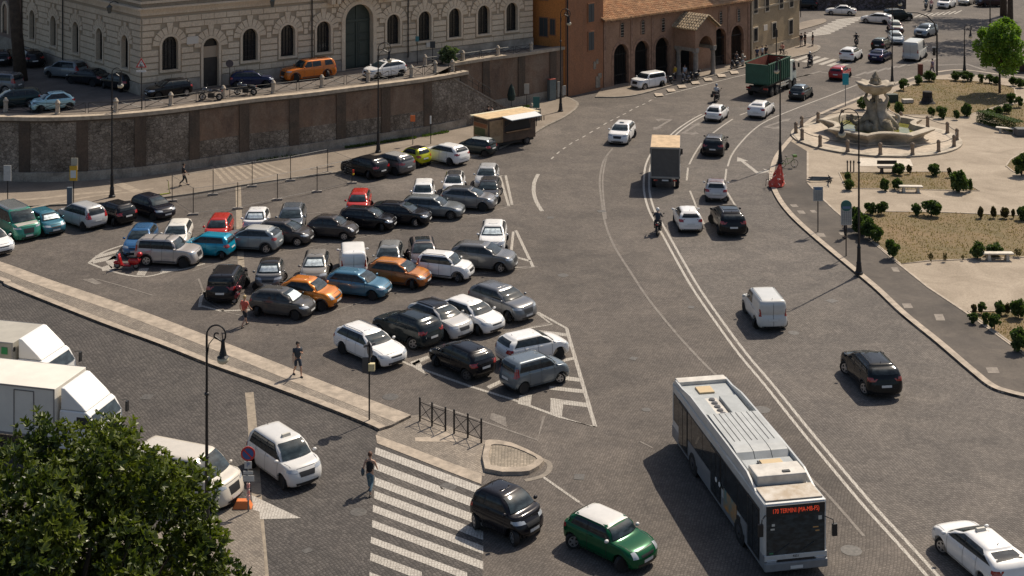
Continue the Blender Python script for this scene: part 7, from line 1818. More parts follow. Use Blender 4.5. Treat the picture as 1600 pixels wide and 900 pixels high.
c = G(109, 322, .12); root = thing('info_pillar', c, 0, 'narrow grey blue pillar beside the yellow bus stop panel', 'pillar'); mb = MB(); mb.box(0, 0, .7, .36, .25, 1.4); mb.build('pillar', mat('grey blue pillar', (.12, .15, .18), .5), root)
# thin pole with edge-on sign and yellow box on the median footway
c = G(577, 656, .13); root = thing('sign_post', c, 0, 'thin pole with edge-on signs and a pale box at the tip of the footway', 'sign')
mb = MB(); mb.tube([(0, 0, 0), (0, 0, 3.65)], .04, 8); mb.build('post', M['iron'], root)
mb = MB(); mb.cyl((-.01, .05, 3.35), (.03, .07, 3.35), .36, n=16); mb.box(0, .06, 3.55, .62, .04, .12, R(35)); mb.build('sign_back', mat('grey sign back', (.16, .16, .17), .5, .5), root)
mb = MB(); mb.box(.12, -.06, 2.55, .30, .22, .34); mb.build('button_box', mat('pale yellow box', (.55, .48, .28), .5), root)
mb = MB(); mb.box(-.18, .02, 2.6, .3, .05, .75); mb.build('sign_plate', mat('dark sign back', (.05, .05, .055), .5), root)
# no-parking sign by the magnolia
c = G(388, 800); root = thing('no_parking_sign', c, 0, 'round no-parking sign with plates on a red-white taped post', 'road sign')
mb = MB(); mb.tube([(0, 0, 0), (0, 0, 2.75)], .035, 8); mb.build('post', M['galv'], root)
mb = MB(); mb.cyl((0, -.05, 2.45), (0, -.075, 2.45), .30, n=24); mb.build('sign_rim', mat('red rim', (.5, .03, .03), .5), root)
mb = MB(); mb.cyl((0, -.076, 2.45), (0, -.085, 2.45), .23, n=24); mb.build('sign_blue', mat('blue disc', (.04, .10, .28), .5), root)
mb = MB(); mb.box(0, -.09, 2.45, .46, .012, .06, 0, Matrix.Translation((0, 0, 2.45)) @ Matrix.Rotation(R(45), 4, 'Y') @ Matrix.Translation((0, 0, -2.45))); mb.build('sign_bar', mat('red rim', (.5, .03, .03)), root)
mb = MB(); mb.box(0, -.06, 1.98, .30, .02, .30); mb.box(0, -.06, 1.66, .40, .02, .14); mb.box(.02, -.06, 1.42, .46, .02, .24); mb.build('sign_plate', mat('white panel', (.5, .5, .48)), root)
text_mesh('P', .26, mat('blue disc', (.04, .1, .28)), root, (0, -.072, 1.98), (R(90), 0, 0), 'plate_text')
for z_, r_ in ((1.1, .07), (.85, .06), (.6, .075)): mb = MB(); mb.cyl((0, 0, z_-.09), (0, 0, z_+.09), r_, n=8); mb.build('warning_tape', mat('red white tape', (.6, .08, .06), .6, col2=(.6, .55, .5), vscale=9), root)
c = G(384, 800); root = thing('plastic_barrier_foot', (c.x-.2, c.y+.4, 0), 0, 'small orange plastic block at the foot of the no-parking sign', 'barrier foot'); mb = MB(); mb.tap(0, 0, 0, .32, .8, .5, .5, .28); mb.build('block', mat('orange plastic', (.62, .17, .04), .5), root, bevel=.03)
# triangle warning sign on the terrace and small terrace signs
c = G(221, 172, ZT); root = thing('warning_sign', c, 0, 'triangular red-rimmed warning sign on the terrace at the palazzo corner', 'road sign')
mb = MB(); mb.tube([(0, 0, 0), (0, 0, 4.1)], .035, 6); mb.build('post', M['iron'], root)
def tri(r, y, nm, m): mb = MB(); mb.add([(r*math.sin(a), y, 3.75+r*math.cos(a)) for a in (0, R(120), R(240))]+[(r*math.sin(a), y+.02, 3.75+r*math.cos(a)) for a in (0, R(120), R(240))], [(0, 1, 2), (5, 4, 3), (0, 3, 4, 1), (1, 4, 5, 2), (2, 5, 3, 0)]); mb.build(nm, m, root)
tri(.52, -.06, 'sign_rim', mat('red rim', (.5, .03, .03))); tri(.35, -.075, 'sign_face', M['plate'])
mb = MB(); mb.box(-.08, -.09, 3.68, .07, .01, .26); mb.box(.06, -.09, 3.64, .07, .01, .2); mb.box(0, -.09, 3.9, .05, .01, .07); mb.build('pictogram', M['black_tr'], root)
mb = MB(); mb.box(0, -.07, 3.2, .8, .02, .18); mb.build('sign_plate', M['plate'], root)
post_sign('no-parking disc sign on a post behind the terrace motorcycles', 359, 152, 3.1, .1, .1, M['iron'], z=ZT, extra=lambda root, h, w_, t_: MB().cyl((0, -.05, h-.2), (0, -.09, h-.2), .33, n=16).build('sign_disc', mat('dark disc', (.06, .05, .06), .5), root) and None)
post_sign('blue parking sign on the terrace between two windows', 496, 108, 2.9, .42, .55, mat('blue sign', (.03, .16, .28), .5), z=ZT, post=M['galv'])
post_sign('small teal sign on the terrace right of the green door', 652, 100, 2.7, .35, .5, mat('teal sign', (.04, .18, .2), .5), z=ZT)
post_sign('dark square panel on a post near the terrace shrub', 676, 98, 2.1, .5, .65, mat('dark panel', (.03, .035, .04), .5), z=ZT)
post_sign('dark thin post against the palazzo base course', 735, 84, 1.8, .12, .1, M['iron'], z=ZT)
# stone bollards of the terrace edge
bl = [(9, 175), (90, 178.5), (181, 175.5), (267, 165.5), (349, 154.5), (427, 146), (503, 137), (575, 129), (643, 121), (680, 114), (707, 112), (664, 104), (723, 97), (778, 89), (830, 82.5)]
sbm = MB().lathe([(.22, 0), (.24, .1), (.19, .16), (.18, .80), (.22, .86), (.22, .94), (.13, 1.08), (.10, 1.14), (.02, 1.18)], (0, 0, 0), 10).mesh('stone_bollard', sm=False)
ST = mat('weathered bollard stone', (.40, .34, .27), .85, var=.35, vscale=4)
where = ['leftmost on the terrace edge', 'in front of the light blue little car', 'just right of the lamp at the rubble wall', 'below the black hatchback on the terrace', 'between the two terrace motorcycles', 'left below the orange pickup', 'right below the orange pickup', 'in front of the white terrace taxi', 'right of the white terrace taxi', 'left of the stair head', 'at the stair head', 'behind the stair head beside the wall', 'right of the terrace shrub', 'third from the right end of the upper wall', 'at the orange house corner']
TP = []
for (x, y), wh in zip(bl, where):
    c = G(x, y, ZT); TP.append(c); o = put('stone_bollard', sbm, ST, None, c); tag(o, 'domed stone bollard '+wh, 'bollard', 'stone bollards on the terrace edge')
def xrail(a, b, z, hgt, label, group, name='railing', posts=True, m=None, r=.022, nseg=2):
    a = Vector(a); b = Vector(b); root = thing(name, a, 0, label, 'railing', group); d = b-a; m = m or M['iron']
    for i in range(nseg):
        p, q = d*(i/nseg), d*((i+1)/nseg); p = p+d.normalized()*.12; q = q-d.normalized()*.12
        mb = MB(); u = Vector((0, 0, hgt)); l = Vector((0, 0, .15))
        for s_, t_ in ((p+u, q+u), (p+l, q+l), (p, p+u), (q, q+u), (p+l, q+u), (p+u, q+l)): mb.tube([s_, t_], r, 5)
        mb.build('rail_panel', m, root)
for i in range(len(TP)-1):
    if i in (10, 9): continue
    if i == 11: a, b = TP[11], TP[12]
    else: a, b = TP[i], TP[i+1]
    if (a-b).length > 14: pass
    xrail(a, b, ZT, .85, 'cross-braced iron railing starting at the bollard '+where[i], 'iron railings on the terrace edge', nseg=2)
# black crossing rails
rp = [(656, 658), (675, 666), (696, 673.5), (709.5, 677.5), (731, 684), (752, 692)]
for k, tr in enumerate((rp[:3], rp[3:])):
    P = [G(x, y, .012) for x, y in tr]; root = thing('pedestrian_railing', P[0], 0, ('left' if k == 0 else 'right')+' one of the two black cross-braced railings at the crossing', 'railing', 'black railings at the crossing')
    for p in P: q = p-P[0]; mb = MB(); mb.cyl(q, q+Vector((0, 0, 1.08)), .045, n=8); mb.ball(q+Vector((0, 0, 1.1)), .05, n=8, m=5); mb.build('post', M['iron_lamp'], root)
    for a, b in zip(P, P[1:]):
        a = a-P[0]; b = b-P[0]; u = Vector((0, 0, .92)); l = Vector((0, 0, .18)); mb = MB()
        for s_, t_ in ((a+u, b+u), (a+l, b+l), (a+l, b+u), (a+u, b+l)): mb.tube([s_, t_], .018, 5)
        mb.build('cross_brace', M['iron_lamp'], root)
# temporary fencing
bk = [(269, 315), (333, 305), (394, 292), (454, 283), (512, 270.6)]; ft = [(302, 336), (371.5, 327), (433.5, 313), (495.5, 300.5), (550, 287)]
pan = [(bk[0], ft[0])]+list(zip(bk, bk[1:]))+[(bk[-1], ft[-1])]+list(zip(ft, ft[1:]))
names = ['closing its left end', 'first of the back row', 'second of the back row', 'third of the back row', 'fourth of the back row', 'closing its right end', 'first of the front row', 'second of the front row', 'third of the front row', 'fourth of the front row']
for i, ((p, q), nm) in enumerate(zip(pan, names)):
    a, b = G(*p), G(*q); root = thing('wire_fence', a, 0, 'wire fence section of the temporary enclosure, '+nm, 'fence', 'temporary wire fence sections'); d = b-a; H_ = 1.95
    mb = MB()
    for s_, t_ in ((Vector((0, 0, .1)), Vector((0, 0, H_))), (Vector((0, 0, H_)), d+Vector((0, 0, H_))), (Vector((0, 0, .15)), d+Vector((0, 0, .15)))): mb.tube([s_, t_], .013, 5)
    mb.build('frame', M['galv'], root)
    mb = MB(); n = 22
    for k in range(1, n): mb.tube([d*(k/n)+Vector((0, 0, .15)), d*(k/n)+Vector((0, 0, H_))], .002, 3)
    for k in range(1, 9): mb.tube([Vector((0, 0, .15+k*.2)), d+Vector((0, 0, .15+k*.2))], .002, 3)
    mb.build('wire_mesh', M['galv'], root)
    e_ = [Vector((0, 0, 0))] if i not in (0,) else []
    if i in (4, 9): e_.append(d)
    if i in (5,): e_ = []
    for v in e_:
        MB().cyl(v+Vector((0, 0, .1)), v+Vector((0, 0, 2.0)), .032, n=6).build('post', M['iron'], root); MB().box(v.x, v.y, .07, .75, .24, .14, R(10)).build('concrete_foot', M['concrete'], root, bevel=.02)
c = G(551, 287); root = thing('warning_lamp', (c.x+.06, c.y-.1, 0), 0, 'yellow and red warning lamp hung at the right end of the fencing', 'warning lamp')
MB().box(0, 0, 1.0, .12, .1, .26).build('red_body', mat('red lamp body', (.55, .04, .02), .4), root); MB().ball((0, 0, .78), .09, n=10, m=6).build('yellow_lens', mat('yellow lens', (.7, .45, .02), .3), root)
# red-white net heap
c = G(1213, 290, .13); root = thing('barrier_net', c, 0, 'heap of red and white barrier netting on the right kerb below the lamp', 'barrier net')
rn = random.Random(3); mb = MB(); n = 18; vs = []; fs = []
for i in range(7):
    for k in range(n): t = 2*math.pi*k/n; r = (.58*(1-i/6.3)**.8+.05)*rn.uniform(.72, 1.2); vs.append((r*math.cos(t)+i*.05, r*math.sin(t), i*.27+rn.uniform(-.06, .06)))
for i in range(6):
    for k in range(n):
        if rn.random() < .9: fs.append((i*n+k, i*n+(k+1) % n, (i+1)*n+(k+1) % n, (i+1)*n+k))
mb.add(vs, fs); mb.build('net', mat('red netting', (.62, .05, .03), .8, col2=(.58, .12, .08), vscale=4), root)
mb = MB()
for k in range(26): a = Vector((rn.uniform(-.7, .7), rn.uniform(-.7, .3), rn.uniform(.05, 1.1))); mb.tube([a, a+Vector((rn.uniform(-.25, .25), -.1, rn.uniform(-.2, .25)))], .025, 4)
mb.build('white_tape', mat('white tape', (.62, .56, .52), .7), root)
mb = MB(); mb.tube([(-.85, -.1, 0), (-.8, -.1, .5), (-.45, .1, .55), (-.3, .2, 0)], .03, 5); mb.build('frame', M['iron'], root)
# two kick scooters lying together behind the farther bus stop sign
for k, (dx, dy, hd, lb) in enumerate(((0, 0, 4, 'grey kick scooter lying on the sidewalk edge, front one of two'), (.25, .45, -6, 'grey kick scooter lying on the sidewalk edge, rear one of two'))):
    c = G(1279, 283, .12); r_ = two_wheeler(lb, 'kick', (.10, .11, .11), 0, 0, hd, world=(c.x+dx, c.y+dy, 0)); r_.location.z = .28; r_.rotation_euler = (R(78), 0, R(hd)); r_.scale = (1.9, 1.15, 1.5)
# benches
def bench(label, x, y, L_, rz, wood=False, z=.126):
    c = G(x, y, z); root = thing('park_bench', c, R(rz), label, 'bench'); m = mat('pale marble bench', (.54, .49, .41), .7, var=.2, vscale=3) if not wood else mat('dark bench wood', (.08, .06, .045), .8)
    MB().box(0, 0, .44, L_, .5, .10).build('seat', m, root, bevel=.02)
    for s_ in (-1, 1): MB().tap(s_*L_*.3, 0, 0, .385, .22, .42, .16, .36).build('leg', m, root)
    if wood:
        MB().box(0, .24, .8, L_, .05, .3).build('backrest', m, root)
bench('white marble bench in front of the small lawn', 1423, 300, 1.8, -3); bench('white marble bench at the front of the large lawn', 1559, 406, 2.0, 0)
bench('white bench beside the clipped hedge at the right', 1574, 208, 2.0, -28); bench('dark wooden bench with backrest behind the small lawn', 1387, 270, 1.6, 0, True)
c = G(1600, 212, .126); root = thing('stone_block', c, 0, 'dark stone block at the right photo edge beside the white bench', 'stone block'); MB().box(0, 0, .35, 1.6, 1.0, .7).build('block', mat('dark stone', (.10, .10, .10), .8), root, bevel=.08)
# stumps and marble pieces on the lawn
c = G(1449, 161, .13); root = thing('tree_stump', c, 0, 'dark cut tree stump on the round dry lawn', 'tree stump'); MB().lathe([(.85, 0), (.62, .2), (.50, .6), (.48, 1.15), (.40, 1.2)], (0, 0, 0), 12).build('stump', mat('charred bark', (.03, .026, .024), .95, var=.4), root)
c = G(1418, 161, .13); root = thing('marble_fragment', c, R(8), 'flat pale marble fragment lying on the lawn beside the stump', 'stone'); MB().box(0, 0, .22, 1.1, .6, .38).build('block', mat('pale marble bench', (.54, .49, .41)), root, bevel=.05)
c = G(1394, 159, .13); root = thing('utility_box', c, R(5), 'low dark green box at the left corner of the round lawn', 'box'); MB().box(0, 0, .4, 1.1, .7, .8).build('box', mat('dark green box', (.035, .05, .035), .7), root, bevel=.04)
for k, x in enumerate((1324, 1329, 1334)):
    c = G(x, 269, .13); o = MB().lathe([(.05, 0), (.05, .75), (.08, .8), (.05, .95)], (0, 0, 0), 8).build('thin_bollard', M['iron']); o.location = c; tag(o, 'thin dark bollard at the small lawn corner, '+['left', 'middle', 'right'][k]+' of three', 'bollard', 'thin bollards behind the small lawn')
c = G(1438, 118, .12); root = thing('red_post_box', c, 0, 'small red-brown box on the far pavement between round shrubs', 'box'); MB().box(0, 0, .65, .5, .4, 1.3).build('box', mat('red brown box', (.14, .035, .02), .6), root)
# wall-side clutter: phone kiosk, bins, parasol, crate barrow
c = G(862, 156, .12); root = thing('utility_cabinet', c, R(30), 'tall grey green cabinet with red top against the wall by the corner lamp', 'cabinet'); MB().box(0, 0, 1.05, .75, .5, 2.1).build('cabinet', mat('grey green cabinet', (.13, .16, .16), .5, var=.2), root); MB().box(0, 0, 2.13, .78, .53, .06).build('cabinet_top', mat('dull red', (.3, .06, .04), .6), root)
c = G(873, 154, .12); root = thing('poster_panel', c, R(30), 'narrow white poster panel between the cabinet and the corner lamp', 'poster panel'); MB().box(0, 0, .95, .35, .1, 1.6).build('panel', mat('dirty white notice', (.36, .34, .3)), root)
c = G(880, 152, .12); root = thing('poster_panel', c, R(30), 'low pale panel right of the corner lamp', 'poster panel'); MB().box(.1, 0, .7, .45, .1, 1.0).build('panel', mat('dirty white notice', (.36, .34, .3)), root)
c = G(799, 172, .12); root = thing('closed_parasol', c, 0, 'closed dark green parasol standing at the foot of the stair', 'parasol'); MB().lathe([(.03, 0), (.03, .9), (.34, 1.0), (.42, 1.5), (.25, 2.2), (.04, 2.6)], (0, 0, 0), 10).build('folded_cloth', mat('dark green cloth', (.012, .028, .024), .9), root)
c = G(831, 186, .12); root = thing('stone_pillar', c, 0, 'short pale pillar with a low parapet at the stair foot', 'pillar'); MB().lathe([(.24, 0), (.20, .1), (.19, 1.2), (.24, 1.3), (.1, 1.5), (.02, 1.55)], (0, 0, 0), 10).build('pillar', ST, root); MB().box(-.1, -.4, .55, 1.9, .4, 1.1, R(12)).build('parapet', mat('grimy base stone', (.36, .31, .25)), root)
c = G(797, 187, .12); root = thing('street_cart', c, R(15), 'dark vendor cart with goods behind the food truck', 'cart'); mb = MB(); mb.box(0, 0, .6, 1.3, .7, .5); mb.build('cart_body', mat('reddish brown cart', (.10, .04, .03), .8, var=.4, vscale=6), root); MB().cyl((-.35, -.36, .25), (-.35, .36, .25), .24, n=10).build('wheel', M['tyre'], root)

# ================================================================ FOUNTAIN
fc = G(1368, 215.5, .126); root = thing('fountain', fc, 0, 'baroque stone fountain with kneeling figures holding up a shell above a star-shaped basin', 'fountain')
FS = mat('pale fountain travertine', (.46, .395, .31), .8, col2=(.24, .205, .155), vscale=1.1, bump=.25, bscale=8); FR_ = mat('fountain rock', (.34, .28, .20), .9, col2=(.13, .11, .075), vscale=1.6, bump=.8, bscale=5)  # pale travertine with darker random mottling, and a browner rock
def star(ro, ri, n=8, seg=8, ph=0):
    pts = []
    for k in range(n):
        a0 = 2*math.pi*k/n+ph; a1 = 2*math.pi*(k+1)/n+ph
        p0 = Vector((ro*math.cos(a0), ro*math.sin(a0), 0)); p1 = Vector((ro*math.cos(a1), ro*math.sin(a1), 0)); am = (a0+a1)/2; mid = Vector((ri*math.cos(am), ri*math.sin(am), 0))
        if k % 2 == 0:
            for q in range(seg): t = q/seg; pts.append(p0.lerp(p1, t))          # straight side
        else:
            c_ = mid*2-(p0+p1)/2
            for q in range(seg): t = q/seg; pts.append(p0*(1-t)**2+c_*2*t*(1-t)+p1*t*t)   # concave side
    return pts
def star_loft(prof, ph):
    base = star(1, .72, ph=ph); n = len(base); vs = []; fs = []
    for r, z in prof: vs += [(p.x*r, p.y*r, z) for p in base]
    m = len(prof)
    for i in range(m-1):
        for k in range(n): fs.append((i*n+k, i*n+(k+1) % n, (i+1)*n+(k+1) % n, (i+1)*n+k))
    return vs, fs
ph = R(-90+22.5)
mb = MB(); vs, fs = star_loft([(4.6, .12), (4.65, .3), (4.2, .42), (4.3, .62), (4.85, .95), (5.15, 1.12), (5.2, 1.25), (5.05, 1.3), (4.4, 1.3), (4.35, 1.22), (4.2, .9), (4.0, .5)], ph); mb.add(vs, fs); mb.build('basin', FS, root, sm=False)
g = NG('green fountain water', .08); n1 = g.noise(1.5, 4); wm = g.out(g.mix(g.rng(n1.outputs[0], .35, .65), (.12, .13, .02), (.20, .18, .05))); g.b.inputs['Specular IOR Level'].default_value = .6
mb = MB(); vs, fs = star_loft([(4.3, .85)], ph); mb.add(vs, [tuple(range(len(vs)))]); mb.build('water', wm, root)
mb = MB(); mb.lathe([(7.5, 0), (7.5, .14), (6.6, .14)], (0, 0, 0), 48); mb.build('step_ring', FS, root)
mb = MB(); mb.lathe([(6.6, .142), (.5, .143)], (0, 0, 0), 48); mb.build('inner_paving', mat('pale inner paving', (.42, .35, .27), .85, var=.25), root)
rn = random.Random(11)
mb = MB(); mb.ball((0, 0, .9), 1.6, 1.15, 1, .68, 16, 10, .1, rn)
for k in range(17): a = 2*math.pi*k/17; mb.ball((rn.uniform(1.3, 1.75)*math.cos(a), 1.4*math.sin(a), .7+rn.uniform(-.2, .5)), rn.uniform(.28, .62), 1, 1, 1.2, 8, 6, .22, rn)
for k in range(6): a = 2*math.pi*k/6; mb.ball((.7*math.cos(a), .65*math.sin(a), 1.75+rn.uniform(-.2, .2)), .45, 1, 1, 1.3, 9, 6, .2, rn)
mb.build('rock', FR_, root, sm=True)
for s_ in (1, -1):       # two kneeling figures with fish tails, arms raised to the shell
    J = [(s_*.5, -.3, 2.0, .46, .5), (s_*.45, -.28, 2.5, .36, .42), (s_*.40, -.22, 3.0, .42, .48), (s_*.36, -.2, 3.35, .2, .2), (s_*.38, -.3, 3.62, .25, .25),
         (s_*.85, -.3, 3.2, .2), (s_*1.05, -.25, 3.65, .16), (s_*.75, -.1, 4.1, .14), (s_*-.05+s_*.1, -.4, 3.2, .14), (s_*.05, -.45, 3.7, .11), (s_*.1, -.25, 4.1, .09),
         (s_*1.05, -.6, 1.95, .38), (s_*1.4, -.4, 1.5, .3), (s_*1.85, .0, 1.3, .25), (s_*2.2, .25, 1.7, .2), (s_*1.95, .3, 2.1, .25), (s_*.25, -.95, 1.75, .34), (s_*.4, -1.35, 1.15, .26)]
    E = [(0, 1), (1, 2), (2, 3), (3, 4), (2, 5), (5, 6), (6, 7), (2, 8), (8, 9), (9, 10), (0, 11), (11, 12), (12, 13), (13, 14), (14, 15), (0, 16), (16, 17)]
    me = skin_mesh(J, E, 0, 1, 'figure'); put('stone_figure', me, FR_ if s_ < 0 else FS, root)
mb = MB(); mb.cyl((0, .15, 1.8), (0, .05, 4.2), .42, .30, 10); mb.build('core_pier', FR_, root)
mb = MB(); n = 40; vs = []; prof = [(.45, 3.95), (1.0, 4.15), (1.35, 4.42), (1.52, 4.72), (1.66, 4.86), (1.64, 5.0), (1.35, 5.0), (.9, 4.82), (.1, 4.8)]
for i, (r, z) in enumerate(prof):
    for k in range(n):
        t = 2*math.pi*k/n; w_ = 1+(.08 if i > 1 else .04)*math.cos(9*t)*(min(r, 1.6)/1.6); vs.append((r*w_*math.cos(t), r*w_*math.sin(t)*.92, z+(.07*math.cos(9*t) if 3 <= i <= 6 else 0)))
fs = [(i*n+k, i*n+(k+1) % n, (i+1)*n+(k+1) % n, (i+1)*n+k) for i in range(len(prof)-1) for k in range(n)]; mb.add(vs, fs); mb.build('shell_bowl', FS, root, sm=True)
mb = MB(); mb.lathe([(.62, 4.95), (.5, 5.12), (.34, 5.3), (.26, 5.6), (.14, 5.85), (.04, 5.98)], (0, 0, 0), 9)
for k in range(7): a = 2*math.pi*k/7; mb.ball((.36*math.cos(a), .36*math.sin(a), 5.15+(k % 3)*.14), .16, 1, 1, 1.5, 7, 5, .15, rn)
mb.build('finial', FR_, root)
fb = MB().lathe([(.19, 0), (.20, .08), (.16, .14), (.155, .75), (.18, .80), (.17, .92), (.08, 1.02), (.01, 1.05)], (0, 0, 0), 10).mesh('fountain_bollard')
FB = mat('brown worn bollard', (.24, .18, .13), .85, var=.35, vscale=4); names_ = []
for k in range(16):
    a = 2*math.pi*(k+.5)/16; c = fc+Vector((7.05*math.cos(a), 7.05*math.sin(a), .14)); o = put('stone_bollard', fb, FB, None, c)
    pos = 'right' if math.cos(a) > .0 else 'left'; dep = 'front' if math.sin(a) < 0 else 'back'; rank = ['first', 'second', 'third', 'fourth'][int((abs(math.degrees(math.atan2(abs(math.sin(a)), abs(math.cos(a)))))/22.5))]
    tag(o, 'brown bollard of the fountain ring, %s from the %s end going along the %s' % (rank, pos, dep), 'bollard', 'bollards around the fountain')
    a2 = 2*math.pi*(k+1.5)/16; c2 = Vector((7.05*math.cos(a2), 7.05*math.sin(a2), .14)); c1 = Vector((7.05*math.cos(a), 7.05*math.sin(a), .14)); pts = []
    for q in range(7): t = q/6; p = c1.lerp(c2, t); pts.append(p+Vector((0, 0, .80-.10*4*t*(1-t))))
    o = MB().tube(pts, .03, 5).build('iron_bar', M['iron']); o.location = fc; tag(o, 'sagging iron bar running from the %s fountain bollard at the %s %s' % (rank, dep, pos), 'iron bar', 'iron bars between the fountain bollards')
# ================================================================ PLANTS
def leafmat(name, ca, cb, rough=.5, sc=1.2, tr=True):
    g = NG(name, rough); g.b.inputs['Specular IOR Level'].default_value = .5
    n = g.noise(sc, 4, .7); n2 = g.noise(sc*9, 3, .6); c = g.mix(g.rng(n.outputs[0], .35, .65), ca, cb); c = g.mix(1, c, g.mix(g.rng(n2.outputs[0], .3, .7), (.6,)*3, (1.4,)*3), 'MULTIPLY')
    tb = g.N.nodes.new('ShaderNodeBsdfTranslucent'); g.L(g.mix(1, c, (1.5, 1.6, .7), 'MULTIPLY'), tb.inputs['Color'])
    ms = g.N.nodes.new('ShaderNodeMixShader'); ms.inputs[0].default_value = .3; g.L(g.b.outputs[0], ms.inputs[1]); g.L(tb.outputs[0], ms.inputs[2]); g.L(ms.outputs[0], g.N.nodes['Material Output'].inputs['Surface'])
    return g.out(c)
LM_ = leafmat('magnolia leaves', (.026, .047, .009), (.125, .15, .022), .40, .9); LT = leafmat('plane tree leaves', (.09, .17, .02), (.19, .30, .04), .5, .8)
LB = leafmat('shrub leaves', (.035, .065, .016), (.085, .13, .032), .6, 2.5); LD = leafmat('sparse dry shrub leaves', (.06, .06, .02), (.10, .075, .03), .7, 2.5); LP = leafmat('pine needles', (.012, .025, .010), (.03, .045, .015), .7, .6)
BK = mat('bark', (.075, .055, .04), .95, var=.35, vscale=3, bump=.5, bscale=8)
def leaf(mb, p, d, n, L_, W_):
    """one folded leaf: two quads"""
    d = d.normalized(); s_ = d.cross(n); 
    if s_.length < .01: s_ = d.orthogonal()
    s_.normalize(); n = s_.cross(d)
    b = p+d*L_*.30+s_*W_*.5+n*W_*.15; b2 = p+d*L_*.72+s_*W_*.40+n*W_*.12; c = p+d*L_-n*L_*.06; e = p+d*L_*.30-s_*W_*.5+n*W_*.15; e2 = p+d*L_*.72-s_*W_*.40+n*W_*.12
    i = len(mb.v); mb.v += [tuple(q) for q in (p, b, b2, c, e2, e)]; mb.f += [(i, i+1, i+2, i+3), (i, i+3, i+4, i+5)]
def crown(mb, c, rx, ry, rz, n, L_, W_, rnd, clumps=40, shell=.55, rosette=1, crad=.33):
    c = Vector(c); cl = []
    for k in range(clumps):
        while True:
            v = Vector((rnd.uniform(-1, 1), rnd.uniform(-1, 1), rnd.uniform(-1, 1)))
            if shell < v.length < 1: break
        cl.append((v, rnd.uniform(.6, 1.15)*crad))
    for k in range(n):
        v, r = rnd.choice(cl)
        d = Vector((rnd.gauss(0, 1), rnd.gauss(0, 1), rnd.gauss(0, 1))).normalized(); q = v+d*r*rnd.uniform(.55, 1.0)
        p = c+Vector((q.x*rx, q.y*ry, q.z*rz)); out = (d+v*.5+Vector((0, 0, .35))).normalized()
        if rosette == 1: leaf(mb, p, (out+Vector((rnd.uniform(-1, 1), rnd.uniform(-1, 1), rnd.uniform(-.8, .5)))*.9), out, L_*rnd.uniform(.7, 1.2), W_)
        else:
            a = out.orthogonal().normalized(); b = out.cross(a); ph = rnd.uniform(0, 6.28)
            for j in range(rosette):
                t = ph+2*math.pi*j/rosette+rnd.uniform(-.6, .6); dd = (a*math.cos(t)+b*math.sin(t)+out*rnd.uniform(.4, 1.7)); leaf(mb, p, dd, out, L_*rnd.uniform(.55, 1.2), W_*rnd.uniform(.8, 1.2))
def branches(mb, base, tips, r0, rnd):
    for t in tips:
        t = Vector(t); m1 = base.lerp(t, .4)+Vector((rnd.uniform(-.2, .2), rnd.uniform(-.2, .2), .2)); mb.tube([base, m1, t], [r0, r0*.55, r0*.15], 6)
def tree(label, x, y, z, h, trunk_r, cen, rad, n, L_, W_, lm, seed, name='tree', clumps=40, rosette=1, world=None, crad=.33, group=None, lean=(0, 0)):
    rnd = random.Random(seed); c = Vector(world) if world else G(x, y, z); root = thing(name, c, 0, label, 'tree', group); cen = Vector(cen)
    mb = MB(); fork = Vector((lean[0]*.6, lean[1]*.6, max(.5, cen.z-rad[2]*.75)))
    mb.tube([(0, 0, -.1), (lean[0]*.3, lean[1]*.3, fork.z*.5), fork], [trunk_r*1.25, trunk_r, trunk_r*.8], 10)
    tips = [cen+Vector((rad[0]*.7*math.cos(a)*math.cos(e_), rad[1]*.7*math.sin(a)*math.cos(e_), rad[2]*.75*math.sin(e_))) for a, e_ in [(rnd.uniform(0, 6.28), rnd.uniform(-.5, 1.4)) for _ in range(14)]]
    branches(mb, fork, tips, trunk_r*.55, rnd); mb.build('trunk', BK, root, sm=True)
    mb = MB(); crown(mb, cen, *rad, n, L_, W_, rnd, clumps, .5, rosette, crad); me = bpy.data.meshes.new('crown'); me.from_pydata(mb.v, [], mb.f); me.materials.append(lm)
    o = bpy.data.objects.new('crown', me); COL.objects.link(o); o.parent = root; return root
# the big magnolia in the near left corner
tree('large glossy dark green magnolia crown filling the near left corner', 0, 0, 0, 14, .32, (-.1, .0, 9.3), (4.4, 4.2, 4.1), 17000, .20, .085, LM_, 5, 'magnolia_tree', clumps=230, rosette=6, world=(-11.2, 34.5, 0), crad=.20)
tree('bright green young street tree on the round dry lawn', 1562, 145, .13, 8, .11, (.25, 0, 5.1), (2.4, 2.4, 2.75), 12000, .26, .17, LT, 9, 'plane_tree', clumps=70, crad=.25)
t1 = tree('thick dark trunk at the top right with a wide crown above the view', 0, 0, 0, 14, .42, (-3.0, -1.0, 11.5), (8, 6, 3.2), 5200, .45, .28, LP, 12, 'pine_tree', clumps=70, world=(72.5, 207.7, 0), crad=.22)
tree('pine behind the bright green tree, its crown above the view', 0, 0, 0, 14, .35, (-2.5, -.5, 12), (6.5, 5.5, 3), 3600, .45, .28, LP, 13, 'pine_tree', clumps=55, world=(66, 186.5, 0), crad=.24)
tree('shade tree behind the graffiti wall at the top', 0, 0, 0, 14, .35, (0, 0, 10.5), (11, 4, 3), 4200, .45, .28, LP, 14, 'shade_tree', clumps=60, world=(52, 232, 0), crad=.24)
tree('leaning brown pine trunk on the terrace at the far left', 33, 126, ZT, 14, .50, (-3.4, 1.5, 13.5), (4, 4, 2), 1500, .45, .28, LP, 15, 'pine_tree', clumps=30, crad=.3, lean=(-1.8, 0))
